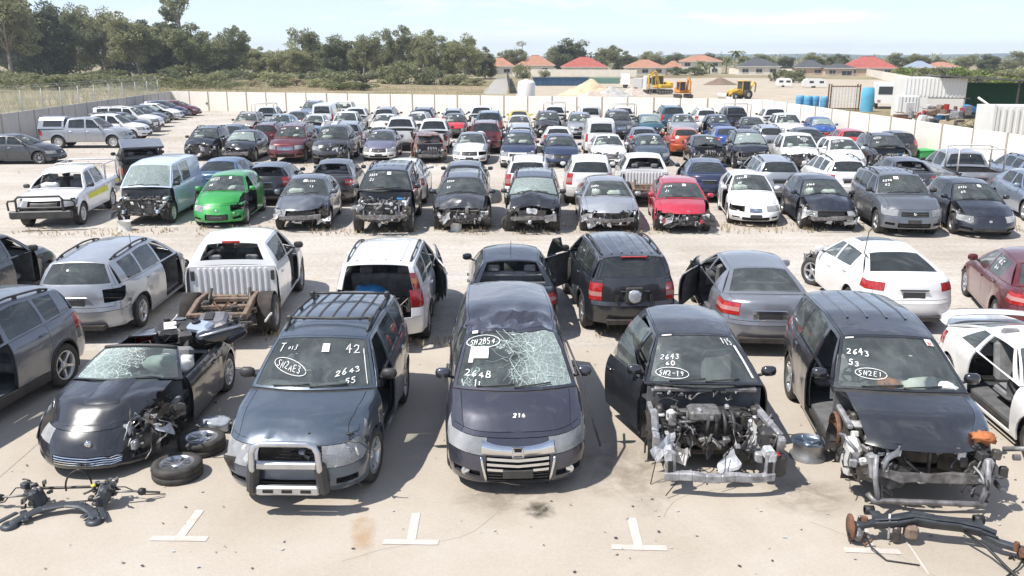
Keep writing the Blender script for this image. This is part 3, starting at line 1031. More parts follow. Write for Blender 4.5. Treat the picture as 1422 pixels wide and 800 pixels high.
def house(X, Y, w, dpt, we, hr, rot, roof, wall, label, garage=False, two=False):
    """single house with hipped tile roof: w wide, we = eaves height, hr = roof rise"""
    e = empty('house', (X, Y, 0), rot, label, 'house', 'houses beyond the yard')
    mb = MB()
    mb.box((0, 0, we / 2), (w, dpt, we), wall)
    wl_ = mb.build('wall', e)
    o = .5
    x, y = w / 2 + o, dpt / 2 + o
    r = max(.3, x - y) if x > y else .3
    ry = max(.0, y - x)
    mb = MB()
    zt_ = we + hr
    vs = [(-x, -y, we + .02), (x, -y, we + .02), (x, y, we + .02), (-x, y, we + .02), (-r, -ry, zt_), (r, -ry, zt_), (r, ry, zt_), (-r, ry, zt_)]
    mb.add(vs, [(0, 1, 5, 4), (2, 3, 7, 6), (1, 2, 6, 5), (3, 0, 4, 7), (4, 5, 6, 7)], ROOFS[roof])
    mb.add([(q[0], q[1], q[2]) for q in vs[:4]], [(3, 2, 1, 0)], FASC)
    rf = mb.build('roof', e)
    for i in range(0, 1):
        mb = MB()
        mb.box((0, 0, zt_ + .02), (2 * r + .2, .28, .12), ROOFS[roof], None, .04)
        mb.build('ridge_cap', rf)
    for i, (ys) in enumerate((-1,)):
        mb = MB()
        mb.box((0, -y - .01, we - .06), (2 * x, .06, .16), FASC)
        mb.build('gutter', rf)
    n = max(2, int(w / 4))
    for i in range(n):
        xx = -w / 2 + w * (i + .5) / n
        zs = [we * .5] if not two else [we * .27, we * .74]
        for z in zs:
            gr_ = garage and i == n - 1
            ww, hh = (w / n * .72, we * .62) if gr_ else (min(1.9, w / n * .5), 1.15)
            zz = hh / 2 + .1 if gr_ else z
            mb = MB()
            mb.box((xx, -dpt / 2 - .03, zz), (ww, .05, hh), WINM)
            p = mb.build('garage_door' if gr_ else 'window', e)
            mb = MB()
            for c, d in (((xx, -dpt / 2 - .07, zz + hh / 2), (ww + .12, .06, .08)), ((xx, -dpt / 2 - .07, zz - hh / 2), (ww + .12, .06, .08)), ((xx - ww / 2, -dpt / 2 - .07, zz), (.08, .06, hh)), ((xx + ww / 2, -dpt / 2 - .07, zz), (.08, .06, hh)), ((xx, -dpt / 2 - .07, zz), (.05, .05, hh))):
                mb.box(c, d, FRAME)
            mb.build('frame', p)
    return e


house(3.3, 273.5, 8.6, 6.9, 2.7, 2.5, -0.01, 'orange', RENDER, 'orange roofed house half hidden at the end of the gravel track')
house(15.0, 289.6, 11.9, 9.5, 2.8, 3.1, -0.03, 'orange', RENDER, 'orange roofed house left of the dark tree pair')
house(28.7, 269.7, 13.2, 10.5, 2.5, 2.9, -0.06, 'red', RENDER, 'red roofed house below the dark tree pair')
house(49.6, 284.0, 12.6, 10.1, 2.2, 2.4, -0.10, 'orange', RENDER, 'low orange roofed house behind the dirt heaps')
house(60.3, 290.9, 5.6, 4.5, 2.2, 2.0, -0.12, 'orange', RENDER, 'small orange roofed house left of the upper floor house')
house(72.1, 303.8, 13.6, 10.9, 4.0, 2.1, -0.14, 'orange', RENDER, 'orange roofed house with a white upper floor', two=True)
house(84.3, 278.0, 12.4, 9.9, 2.6, 2.4, -0.18, 'dark', RENDER, 'dark roofed house right of the palms')
house(98.1, 271.1, 8.7, 6.9, 2.3, 2.3, -0.21, 'dark', BRICKP, 'dark roofed house behind the large dark bush')
house(103.9, 262.7, 8.0, 6.4, 2.2, 1.4, -0.23, 'dark', BRICKP, 'small dark roofed house with a wide garage door', garage=True)
house(116.0, 270.7, 14.8, 11.0, 2.2, 3.3, -0.24, 'red', BRICKP, 'bright red roofed house on the right')
house(136.4, 279.7, 7.7, 6.2, 2.2, 2.0, -0.27, 'blue', RENDER, 'blue grey roofed house among the bushes')
house(153.8, 300.3, 10.3, 8.2, 2.2, 1.6, -0.28, 'orange', RENDER, 'orange roof between the right hand bushes')
house(-67.7, 265.5, 4.0, 3.2, 2.8, 1.2, 0.15, 'orange', RENDER, 'pale house seen in the gap between the gums')

# ------------------------------------------------------------------ car library
# A car is laid out on a few smooth surfaces (side, nose, bonnet, windscreen, roof, tail ...) cut into cells; each cell belongs to
# one panel, so every panel (door, bonnet, bumper, lamp ...) is a mesh of its own that a wreck may have lost.
ROWS = np.array([0, .07, .18, .30, .42, .52, .62, .72, .82, .92, 1.0])
UH = [0, .12, .25, .36, .46, .56, .66, .76, .86, .94, 1]
UU = np.array([-u for u in UH[:0:-1]] + UH)
DEF = dict(L=4.6, W=1.78, H=1.45, gc=.20, R=.315, fa=.88, ra=3.52, zbf=.19, zbr=.27, cf=.36, cr=.32, pf=3.0, pr=3.2,
           zn=.70, znc=.69, hb=.55, sc=1.32, zc=.93, swt=2.05, zh=1.355, srr=3.35, zrr=1.33, srb=4.02, zrb=1.02, zd=1.0, deck=True,
           wr=.57, rc=.055, hc=.075, d0=1.30, d1=2.38, d2=3.30, doors=4, bowc=.20, tumble=.05,
           sof=((0, .08), (.12, .015), (.28, 0), (.5, .025), (.62, .07), (.8, .13), (1, .25)),
           sor=((0, .08), (.15, .02), (.3, 0), (.50, .0), (.54, .05), (.8, .06), (1, .11)),
           hl=(.54, .62, .92, .26), gr=(.46, .62, .88), li=(.56, .09, .34), fog=(.66, .90, .14, .36), slant=.10, lip=True,
           tl=(.66, .62, .92, .20), tg=(.86, .52), bqf=.57, bqr=.47, clad=False, rw=(.86, .10, .95), qwin=0, tyre_w=.21, rim='five',
           body='car', rails=False, ribs=0, slats=4, sunroof=False, wpill=.94)
SPECS = {
    'sedan': {},
    'bigsedan': dict(L=4.85, W=1.86, H=1.46, fa=.93, ra=3.82, R=.33, sc=1.42, swt=2.18, srr=3.55, srb=4.25, d0=1.40, d1=2.5, d2=3.5),
    'accord': dict(L=4.74, W=1.84, H=1.44, fa=.95, ra=3.66, R=.33, sc=1.45, swt=2.15, srr=3.42, srb=4.12, zd=1.04, zrb=1.06, d0=1.42, d1=2.48, d2=3.42, sunroof=True, tl=(.64, .72, .93, .25)),
    'lancer': dict(L=4.45, W=1.69, H=1.41, fa=.86, ra=3.36, R=.295, wr=.54, zn=.68, znc=.66, zc=.90, hl=(.44, .64, .90, .2), gr=(.30, .66, .86)),
    'hatch': dict(L=4.25, W=1.76, H=1.47, fa=.88, ra=3.48, deck=False, srr=3.62, zrr=1.36, zrb=1.05, d0=1.32, d1=2.36, d2=3.22, cr=.30,
                  sor=((0, .07), (.15, .02), (.3, 0), (.47, .0), (.52, .04), (.8, .07), (1, .16)), tl=(.72, .66, 1.0, .26), qwin=.12),
    'civic': dict(L=4.28, W=1.77, H=1.46, fa=.92, ra=3.54, deck=False, sc=1.28, swt=2.22, srr=3.62, zrr=1.35, zrb=1.06, zh=1.36, zc=.97, zn=.74, znc=.72,
                  d0=1.34, d1=2.42, d2=3.28, cr=.30, tl=(.72, .66, 1.0, .26), qwin=.12, wr=.56),
    'smallhatch': dict(L=3.90, W=1.69, H=1.48, fa=.80, ra=3.29, R=.295, deck=False, sc=1.10, swt=1.85, zc=.95, zh=1.385, srr=3.35, zrr=1.36, zrb=1.07,
                       d0=1.12, d1=2.15, d2=3.0, cr=.28, zn=.74, znc=.72, wr=.55, gr=(.42, .20, .5), li=(.40, .0, .02), hl=(.56, .60, .95, .30), tl=(.74, .64, 1.0, .24)),
    'wagon': dict(L=4.80, W=1.80, H=1.56, fa=.92, ra=3.70, R=.33, deck=False, sc=1.30, swt=2.0, zc=.98, zh=1.45, srr=4.30, zrr=1.44, zrb=1.08, zn=.74, znc=.72,
                  d0=1.34, d1=2.40, d2=3.36, cr=.30, qwin=.62, rails=True, tl=(.64, .62, .92, .24)),
    'mpv': dict(L=4.83, W=1.82, H=1.69, fa=.92, ra=3.82, R=.335, zbf=.17, deck=False, sc=.98, swt=1.86, zc=1.06, zh=1.575, srr=4.42, zrr=1.54, zrb=1.12, zn=.80, znc=.82, wr=.645,
                d0=1.30, d1=2.36, d2=3.42, cr=.28, qwin=.66, hl=(.50, .64, .92, .22), gr=(.46, .30, .62), li=(.46, .07, .28), fog=(.60, .93, .14, .33), bqf=.60,
                slant=.10, bowc=.30, hc=.055, pf=4.6, hb=.62, sof=((0, .05), (.12, .0), (.28, 0), (.5, .015), (.65, .035), (.8, .06), (1, .13)), tl=(.70, .6, .98, .24), lip=True, cf=.32, slats=3),
    'suv': dict(pf=4.6, cf=.28, hb=.74, sof=((0, .06), (.12, .01), (.3, 0), (.55, .015), (.7, .04), (.85, .075), (1, .15)), L=4.48, W=1.78, H=1.68, gc=.27, zbf=.26, zbr=.33, R=.35, fa=.86, ra=3.46, deck=False, sc=1.30, swt=1.92, zc=1.08, zh=1.56, srr=4.12, zrr=1.55, zrb=1.16, zn=.86, znc=.86,
                d0=1.30, d1=2.28, d2=3.20, cr=.24, qwin=.58, wr=.63, tumble=.03, clad=True, rails=True, hl=(.52, .60, .88, .24), gr=(.46, .62, .86), li=(.52, .12, .34), slant=.05,
                sor=((0, .07), (.15, .02), (.3, 0), (.47, .0), (.52, .05), (.8, .06), (1, .10)), tl=(.78, .55, 1.0, .20), tg=(.78, .50), hc=.045, ribs=5, tyre_w=.23),
    'xtrail': dict(pf=4.6, cf=.28, hb=.74, sof=((0, .06), (.12, .01), (.3, 0), (.55, .015), (.7, .04), (.85, .075), (1, .15)), L=4.51, W=1.77, H=1.70, gc=.27, zbf=.28, zbr=.33, R=.345, fa=.86, ra=3.49, deck=False, sc=1.26, swt=1.88, zc=1.08, zh=1.57, srr=4.16, zrr=1.58, zrb=1.14, zn=.86, znc=.86,
                   d0=1.28, d1=2.28, d2=3.22, cr=.22, qwin=.62, wr=.66, tumble=.02, clad=True, rails=True, tl=(.80, .62, 1.0, .12), tg=(.80, .44), ribs=5, rw=(.80, .06, .95)),
    'cx5': dict(pf=4.6, cf=.28, hb=.74, sof=((0, .06), (.12, .01), (.3, 0), (.55, .015), (.7, .04), (.85, .075), (1, .15)), L=4.55, W=1.84, H=1.68, gc=.26, zbf=.26, zbr=.34, R=.36, fa=.92, ra=3.62, deck=False, sc=1.42, swt=2.15, zc=1.08, zh=1.55, srr=4.05, zrr=1.52, zrb=1.18, zn=.88, znc=.86,
                d0=1.45, d1=2.45, d2=3.32, cr=.28, qwin=.40, wr=.61, clad=True, rails=True),
    'bigsuv': dict(pf=4.6, cf=.28, hb=.74, sof=((0, .06), (.12, .01), (.3, 0), (.55, .015), (.7, .04), (.85, .075), (1, .15)), L=4.85, W=1.88, H=1.84, gc=.32, zbf=.34, zbr=.40, R=.39, fa=.90, ra=3.72, deck=False, sc=1.42, swt=2.0, zc=1.18, zh=1.72, srr=4.50, zrr=1.72, zrb=1.24, zn=1.02, znc=1.0,
                   d0=1.42, d1=2.45, d2=3.40, cr=.22, qwin=.75, wr=.68, tumble=.02, clad=True, rails=True, hl=(.56, .58, .88, .22), gr=(.50, .58, .86), tl=(.80, .5, .98, .14), ribs=4, tyre_w=.25),
    'kluger': dict(pf=4.6, cf=.28, hb=.74, sof=((0, .06), (.12, .01), (.3, 0), (.55, .015), (.7, .04), (.85, .075), (1, .15)), L=4.72, W=1.86, H=1.70, gc=.26, zbf=.26, zbr=.34, R=.36, fa=.92, ra=3.66, deck=False, sc=1.34, swt=2.05, zc=1.08, zh=1.57, srr=4.34, zrr=1.55, zrb=1.16, zn=.86, znc=.86,
                   d0=1.36, d1=2.42, d2=3.40, cr=.26, qwin=.60, wr=.64, ribs=4, hc=.06, tl=(.76, .55, .98, .2)),
    'ute': dict(L=5.15, W=1.84, H=1.78, gc=.36, zbf=.36, zbr=.48, R=.375, fa=.92, ra=4.02, body='ute', sc=1.40, swt=2.02, zc=1.12, zh=1.66, srr=3.42, zrr=1.66, srb=3.60, zrb=1.14, zd=1.12,
                d0=1.40, d1=2.42, d2=3.40, cr=.16, cf=.36, wr=.64, tumble=.02, zn=.98, znc=.96, clad=False, hl=(.55, .60, .88, .24), gr=(.48, .60, .86), rw=(.86, .16, .90),
                tl=(.88, .36, .86, .10), tg=(.84, .34), bqr=.20, sor=((0, .02), (.2, .0), (.5, 0), (1, .02)), tyre_w=.25, ribs=0, pr=6),
    'van': dict(L=4.75, W=1.80, H=1.95, gc=.26, zbf=.26, zbr=.34, R=.34, fa=.88, ra=3.50, deck=False, sc=.95, swt=1.68, zc=1.15, zh=1.82, srr=4.55, zrr=1.84, zrb=1.20, zn=.92, znc=.90,
                d0=1.12, d1=2.12, d2=3.2, cr=.14, wr=.70, tumble=.015, qwin=0, tl=(.86, .5, .98, .08), tg=(.84, .44), pr=6, hl=(.58, .60, .90, .22), van=True),
    'roadster': dict(L=4.0, W=1.72, H=1.20, gc=.19, zbf=.16, R=.315, fa=.82, ra=3.15, sc=1.42, zc=.86, swt=1.95, zh=1.15, srr=2.1, zrr=1.14, srb=3.2, zrb=.90, zd=.88, wr=.56, doors=2, d0=1.50, d1=2.62, d2=2.63,
                     zn=.63, znc=.62, hb=.8, hl=(.64, .60, .95, .30), gr=(.58, .16, .42), li=(.1, .0, .02), fog=(.76, .92, .16, .30), lip=True, body='roadster', sof=((0, .05), (.10, .0), (.3, .02), (.5, .06), (.65, .11), (.8, .17), (1, .30)), cf=.42, pf=3.2, hc=.05, slats=4),
    'coupe': dict(L=4.38, W=1.74, H=1.30, gc=.18, zbf=.17, R=.31, fa=.90, ra=3.50, sc=1.50, zc=.88, swt=2.18, zh=1.23, srr=3.05, zrr=1.21, srb=3.98, zrb=.98, zd=.96, wr=.55, doors=2, d0=1.48, d1=2.82, d2=2.83,
                  zn=.63, znc=.62, qwin=.45, rw=(.86, .06, .95)),
}


def _curve(keys, n=300, L=5.0, sm=9):
    xs = np.linspace(0, L, n)
    ys = np.interp(xs, [k[0] for k in keys], [k[1] for k in keys])
    k = np.ones(sm) / sm
    yp = np.concatenate([np.full(sm // 2, ys[0]), ys, np.full(sm // 2, ys[-1])])
    ys2 = np.convolve(yp, k, 'valid')
    return lambda s: np.interp(s, xs, ys2)


def dent_fn(dents):
    if not dents:
        return lambda P: P

    def D(P):
        P = np.array(P, float)
        sh = P.shape
        Q = P.reshape(-1, 3).copy()
        for (c, r, d, amp, fr) in dents:
            rel = Q - np.array(c)
            rr = np.sqrt((rel ** 2).sum(1)) / r
            w = np.exp(-rr ** 2 * 1.6)
            idx = np.where(w > 0.02)[0]
            for i in idx:
                n3 = mnoise.noise_vector(Vector(Q[i] * fr) + Vector(c))
                n2 = mnoise.noise_vector(Vector(Q[i] * fr * 2.9))
                Q[i] += w[i] * (np.array(d) + amp * (np.array(n3) + .45 * np.array(n2)))
        return Q.reshape(sh)
    return D


class Model:
    def __init__(self, spec, over=None, dents=None):
        g = dict(DEF)
        g.update(SPECS[spec])
        if over:
            g.update(over)
        self.g, self.spec = g, spec
        L, Wd, H = g['L'], g['W'], g['H']
        self.D = dent_fn(dents)
        sor1 = g['sor'][-1][1]
        if not g['deck'] and g['body'] == 'car':
            g['srb'] = L - g['cr'] - sor1
            g['zd'] = g['zrb']
        hmid = g['cf'] + (g['sc'] - g['cf']) * .45
        zt = _curve([(0, g['znc']), (g['cf'], g['znc']), (hmid, g['znc'] + (g['zc'] - g['znc']) * g['hb']), (g['sc'], g['zc']),
                     (g['srb'], g['zrb']), (L - g['cr'], g['zd']), (L, g['zd'])], L=L, sm=7)
        hw = _curve([(0, .90), (g['cf'], .93), (g['cf'] + .2, .955), (g['fa'], .982), (g['fa'] + .5, .992), (L * .5, 1.0), (g['ra'], .99), (L - g['cr'] - .35, .955), (L - g['cr'], .91 if g['body'] != 'ute' else .96), (L, .9)], L=L, sm=13)
        pk = np.array([0, .10, .40, .62, .70, .74, .90, 1.0])
        t = g['tumble']
        pv = np.array([.955, .975, .998, 1.0, .992, .996, .985 - t * .5, .955 - t])
        Ra = g['R'] + .062
        self.Ra = Ra
        arches = (g['fa'], g['ra'])

        def zlow(s):
            s = np.asarray(s, float)
            z = np.where(s < g['fa'], g['zbf'], np.where(s > g['ra'], g['zbr'], g['gc']))
            for a in arches:
                d = np.abs(s - a)
                arc = g['R'] + np.sqrt(np.maximum(0, Ra ** 2 - d ** 2))
                z = np.where(d <= Ra + 1e-6, np.maximum(z, arc), z)
            return z
        sofk = np.array(g['sof'])
        sork = np.array(g['sor'])
        sof = lambda q: np.interp(q, sofk[:, 0], sofk[:, 1])
        sor = lambda q: np.interp(q, sork[:, 0], sork[:, 1])
        self.zt, self.hw = zt, hw

        def sidex(s, z):
            b = g['gc']
            qq = np.clip((z - b) / (zt(s) - b), 0, 1)
            x = Wd / 2 * hw(s) * np.interp(qq, pk, pv)
            for a in arches:
                r = np.sqrt((s - a) ** 2 + (z - g['R']) ** 2)
                x = x + .018 * np.exp(-((r - Ra) / .07) ** 2)
            return x

        def side(sg, s, q):
            s, q = np.broadcast_arrays(np.asarray(s, float), np.asarray(q, float))
            zl, z1 = zlow(s), zt(s)
            z = zl + q * (z1 - zl)
            x = sidex(s, z)
            ss = s + sof(q) * np.clip(1 - (s - g['cf']) / .55, 0, 1) - sor(q) * np.clip(1 - ((L - g['cr']) - s) / .5, 0, 1)
            return np.stack([sg * x, ss, z], -1)
        self.side = side

        def nose(u, q):
            u, q = np.broadcast_arrays(np.asarray(u, float), np.asarray(q, float))
            au = np.abs(u)
            c = side(1, np.full(q.shape, g['cf']), q)
            ztf = zt(g['cf']) + (g['zn'] - zt(g['cf'])) * (1 - u * u)
            qe = q - g['slant'] * 4 * q * (1 - q) * (1 - au)
            z = g['zbf'] + qe * (ztf - g['zbf'])
            s = g['cf'] * au ** g['pf'] + sof(q)
            return np.stack([u * c[..., 0], s, z], -1)
        self.nose = nose

        def bonnet(u, v):
            u, v = np.broadcast_arrays(np.asarray(u, float), np.asarray(v, float))
            s_side = g['cf'] + v * (g['sc'] - g['cf'])
            e = side(1, s_side, np.ones_like(v))
            lead = g['cf'] * np.abs(u) ** g['pf'] + sof(1.0)
            cowl = g['sc'] - g['bowc'] * (1 - u * u)
            e0 = e[..., 1]
            f = (e0 - (g['cf'] + sof(1.0))) / (g['sc'] - g['cf'] - sof(1.0))
            s = lead + (cowl - lead) * f
            crown = (g['zn'] - zt(g['cf'])) * (1 - v) + g['hc'] * v ** .7
            z = zt(s_side) + crown * (1 - np.abs(u) ** 2.2)
            return np.stack([u * e[..., 0], s, z], -1)
        self.bonnet = bonnet

        def xr(s):
            m = (g['swt'] + g['srr']) / 2
            return g['wr'] * (1 - .045 * ((s - m) / (g['srr'] - g['swt']) * 2) ** 2)
        zpk = H - g['rc']
        rk = _curve([(0, g['zh'] - .1), (g['swt'] - .3, g['zh'] - .08), (g['swt'], g['zh']), (g['swt'] + (g['srr'] - g['swt']) * .38, zpk), (g['srr'], g['zrr']), (L, g['zrr'] - .12)], L=L, sm=21)

        def header(u):
            return np.stack([u * xr(g['swt']), g['swt'] - .07 * (1 - u * u) + 0 * u, rk(g['swt']) + g['rc'] * (1 - np.abs(u) ** 2.4)], -1)

        def rheader(u):
            return np.stack([u * xr(g['srr']), g['srr'] + .04 * (1 - u * u), rk(g['srr']) + g['rc'] * (1 - np.abs(u) ** 2.4)], -1)

        def wscreen(u, v):
            u, v = np.broadcast_arrays(np.asarray(u, float), np.asarray(v, float))
            a = bonnet(u, np.ones_like(u))
            b = header(u)
            p = a + (b - a) * v[..., None]
            bul = .045 * np.sin(np.pi * v) * (1 - .35 * u * u)
            p[..., 1] -= bul * .7
            p[..., 2] += bul * .6
            return p
        self.wscreen = wscreen

        def roof(u, v):
            u, v = np.broadcast_arrays(np.asarray(u, float), np.asarray(v, float))
            s0 = g['swt'] + v * (g['srr'] - g['swt'])
            s = s0 + (-.07 * (1 - v) + .04 * v) * (1 - u * u)
            return np.stack([u * xr(s0), s, rk(s0) + g['rc'] * (1 - np.abs(u) ** 2.4)], -1)
        self.roof = roof
        pr = g['pr']
        zd_ = lambda: zt(L - g['cr'])

        def tail(u, q):
            u, q = np.broadcast_arrays(np.asarray(u, float), np.asarray(q, float))
            au = np.abs(u)
            c = side(1, np.full(q.shape, L - g['cr']), q)
            ztf = zd_() + .02 * (1 - u * u)
            z = g['zbr'] + q * (ztf - g['zbr'])
            s = L - g['cr'] * au ** pr - sor(q)
            return np.stack([u * c[..., 0], s, z], -1)
        self.tail = tail

        def rbase(u):
            if g['deck'] or g['body'] == 'ute':
                x = side(1, g['srb'], 1.0)[0]
                bow = .10 if g['body'] == 'car' else .0
                return np.stack([u * x, g['srb'] + bow * (1 - u * u), zt(g['srb']) + .03 * (1 - u * u)], -1)
            return tail(u, np.ones_like(u))

        def rglass(u, v):
            u, v = np.broadcast_arrays(np.asarray(u, float), np.asarray(v, float))
            a, b = rbase(u), rheader(u)
            p = a + (b - a) * v[..., None]
            bul = .03 * np.sin(np.pi * v)
            p[..., 1] += bul * .8
            p[..., 2] += bul * .5
            return p
        self.rglass = rglass

        def deck(u, v):
            u, v = np.broadcast_arrays(np.asarray(u, float), np.asarray(v, float))
            s_side = g['srb'] + v * (L - g['cr'] - g['srb'])
            e = side(1, s_side, np.ones_like(v))
            a = rbase(u)[..., 1]
            b = tail(u, np.ones_like(u))[..., 1]
            f = (e[..., 1] - g['srb']) / (L - g['cr'] - sor1 - g['srb'])
            z = zt(s_side) + (.03 * (1 - v) + .02 * v) * (1 - u * u)
            return np.stack([u * e[..., 0], a + (b - a) * f, z], -1)
        self.deck = deck

        def gside(sg, sb, st, r):
            sb, st, r = np.broadcast_arrays(np.asarray(sb, float), np.asarray(st, float), np.asarray(r, float))
            a = side(1, sb, np.ones_like(sb))
            b = np.stack([xr(st), st, rk(st)], -1)
            p = a + (b - a) * r[..., None]
            p[..., 0] += .02 * np.sin(np.pi * r)
            p[..., 0] *= sg
            return p
        self.gside = gside
        self.patches = []
        self._make()

    # cells -------------------------------------------------------------
    def _add(self, P, lab):
        P = self.D(P)
        c = np.array([0, self.g['L'] / 2, .55])
        Q = np.stack([P[:-1, :-1], P[:-1, 1:], P[1:, 1:], P[1:, :-1]], 2)
        fn = np.cross(Q[:, :, 2] - Q[:, :, 0], Q[:, :, 3] - Q[:, :, 1])
        cen = Q.mean(2)
        if (fn * (cen - c)).sum() < 0:
            Q = Q[:, :, ::-1]
        self.patches.append((Q, lab))

    def _make(self):
        g = self.g
        L, cf, cr, fa, ra, Ra = g['L'], g['cf'], g['cr'], g['fa'], g['ra'], self.Ra
        ute, rds, van = g['body'] == 'ute', g['body'] == 'roadster', g.get('van', False)
        marks = [cf, L - cr, g['sc'], g['srb'], g['d0'], g['d1'], g['d2'], cf + g['hl'][3], L - cr - g['tl'][3]]
        for a in (fa, ra):
            marks += [a + Ra * math.cos(t) for t in np.linspace(0, math.pi, 11)]
            marks += [a - Ra - .012, a + Ra + .012]
        marks = sorted(m for m in marks if cf - 1e-6 <= m <= L - cr + 1e-6)
        st = [marks[0]]
        hard = {round(cf, 4), round(L - cr, 4), round(g['sc'], 4), round(g['srb'], 4)}
        for m in marks[1:]:
            if m - st[-1] < .009:
                if round(m, 4) in hard:
                    st[-1] = m
                continue
            k = int((m - st[-1]) / .16)
            for i in range(k):
                st.append(st[-1] + (m - st[-1]) / (k - i + 1))
            st.append(m)
        st = np.array(st)
        sm = (st[:-1] + st[1:]) / 2
        qm = (ROWS[:-1] + ROWS[1:]) / 2
        um = (UU[:-1] + UU[1:]) / 2
        hl, gr, li, fog, tl, tg = g['hl'], g['gr'], g['li'], g['fog'], g['tl'], g['tg']

        def slab(s, q, k):
            if s < cf + hl[3] and hl[1] < q < hl[2]:
                return 'headlight|' + k
            inarch = abs(s - fa) < Ra + .01 or abs(s - ra) < Ra + .01
            if s < fa - Ra and q < g['bqf']:
                return 'front_bumper'
            if s > ra + Ra and q < g['bqr'] and not ute:
                return 'rear_bumper'
            if g['clad'] and ((inarch and q < .12) or (not inarch and q < .18 and fa < s < ra)):
                return 'cladding|' + k
            if s < g['d0']:
                return 'front_fender|' + k
            if s > L - cr - tl[3] and tl[1] < q < tl[2]:
                return 'tail_light|' + k
            if q < .07 and not inarch:
                return 'body_shell'
            if s < g['d1']:
                return 'door|f' + k
            if s < g['d2'] and g['doors'] == 4:
                return 'door|r' + k
            if ute and s > g['srb'] + .03:
                return 'tub'
            return 'body_shell'
        for sg, k in ((-1, '-'), (1, '+')):
            P = self.side(sg, st[:, None], ROWS[None, :])
            self._add(P, [[slab(s, q, k) for q in qm] for s in sm])

        def nlab(u, q):
            a, k = abs(u), '-' if u < 0 else '+'
            if a > hl[0] and hl[1] < q < hl[2]:
                return 'headlight|' + k
            if a < gr[0] and gr[1] < q < gr[2]:
                return 'grille'
            if a < li[0] and li[1] < q < li[2]:
                return 'intake'
            if fog and fog[0] < a < fog[1] and fog[2] < q < fog[3]:
                return 'fog|' + k
            if q > .92 and g['lip'] and a < .86:
                return 'bonnet'
            return 'front_bumper'
        self._add(self.nose(UU[None, :], ROWS[:, None]), [[nlab(u, q) for u in um] for q in qm])
        hst = st[st <= g['sc'] + 1e-6]
        hv = (hst - cf) / (g['sc'] - cf)
        hv = np.concatenate([hv[:-1], [.955, 1.0]]) if hv[-2] < .94 else hv
        hm = (hv[:-1] + hv[1:]) / 2

        def hlab(u, v):
            if v > .95:
                return 'cowl'
            return 'bonnet' if abs(u) < .86 else 'front_fender|' + ('-' if u < 0 else '+')
        self._add(self.bonnet(UU[None, :], hv[:, None]), [[hlab(u, v) for u in um] for v in hm])
        vv = np.array([0, .05, .2, .35, .5, .65, .8, .95, 1.0])
        vm = (vv[:-1] + vv[1:]) / 2

        def wlab(u, v):
            return 'windscreen' if abs(u) < g['wpill'] and .05 < v < .95 else 'body_shell'
        self._add(self.wscreen(UU[None, :], vv[:, None]), [[wlab(u, v) for u in um] for v in vm])
        # tail
        def tlab(u, q):
            a, k = abs(u), '-' if u < 0 else '+'
            if a > tl[0] and tl[1] < q < tl[2]:
                return 'tail_light|' + k
            if a < tg[0] and q > tg[1]:
                return 'boot_lid' if g['deck'] and not ute else 'tailgate'
            if q < g['bqr']:
                return 'rear_bumper'
            return 'tub' if ute else 'body_shell'
        self._add(self.tail(UU[None, :], ROWS[:, None]), [[tlab(u, q) for u in um] for q in qm])
        if g['deck'] and not ute:
            dst = st[st >= g['srb'] - 1e-6]
            dv = (dst - g['srb']) / (L - cr - g['srb'])
            dm = (dv[:-1] + dv[1:]) / 2
            lo = .05 if not rds else .3
            self._add(self.deck(UU[None, :], dv[:, None]), [['boot_lid' if abs(u) < .86 and v > lo else 'body_shell' for u in um] for v in dm])
        if rds:
            return
        rv = np.array([0, .04, .08, .12, .16, .21, .27, .34, .42, .56, .7, .85, .96, 1.0])
        rm = (rv[:-1] + rv[1:]) / 2

        def rflab(u, v):
            if g['sunroof'] and abs(u) < .7 and .04 < v < .42:
                return 'sunroof'
            return 'roof' if abs(u) < .94 else 'body_shell'
        self._add(self.roof(UU[None, :], rv[:, None]), [[rflab(u, v) for u in um] for v in rm])
        rw = g['rw']

        def gl(u, v):
            if abs(u) < rw[0] and rw[1] < v < rw[2] and not van:
                return 'rear_window'
            if van and abs(u) < .78 and .15 < v < .8:
                return 'rear_window'
            if g['deck'] or ute:
                return 'body_shell'
            return 'tailgate' if abs(u) < rw[0] + .06 and v < .96 else 'body_shell'
        gv = np.array([0, rw[1], .25, .4, .55, .7, .82, rw[2], 1.0])
        gm = (gv[:-1] + gv[1:]) / 2
        self._add(self.rglass(UU[None, :], gv[:, None]), [[gl(u, v) for u in um] for v in gm])
        # greenhouse sides
        d1, d2 = g['d1'], g['d2']
        srb = g['srb'] - (.0 if g['deck'] or ute else 0)
        lean = .10
        lines = [(g['sc'], g['swt'], ''), (g['sc'] + .16, g['swt'] + .06, 'f'), (d1 - .05, d1 - .05 + lean * .3, ''), (d1 + .045, d1 + .045 + lean * .3, 'r')]
        if g['doors'] == 2:
            lines = lines[:2] + [(d1 - .06, min(d1 - .06, g['srr'] - .02), '')]
            if g['qwin']:
                lines += [(d1 + .04, min(d1 + .02, g['srr'] - .01), 'q'), (min(d1 + .55, srb - .2), g['srr'] + .0, '')]
        elif van:
            lines = lines[:3] + [(d1 + .1, d1 + .1, 'r'), (d2 - .12, d2 - .12, '')]
        else:
            e = min(d2 - .02, g['srr'] - .05) if not g['qwin'] else min(d2 - .05, g['srr'] - .25)
            lines.append((d2 - .03 if g['deck'] else d2 - .02, e, ''))
            if g['qwin']:
                q0 = d2 + .05
                top = min(q0 - .02, g['srr'] - .18)
                lines += [(q0, max(top, e + .06), 'q'), (min(q0 + g['qwin'], srb - .14), min(top + g['qwin'] + .05, g['srr'] - .06), '')]
        lines.append((srb, g['srr'], ''))
        L2 = [lines[0]]
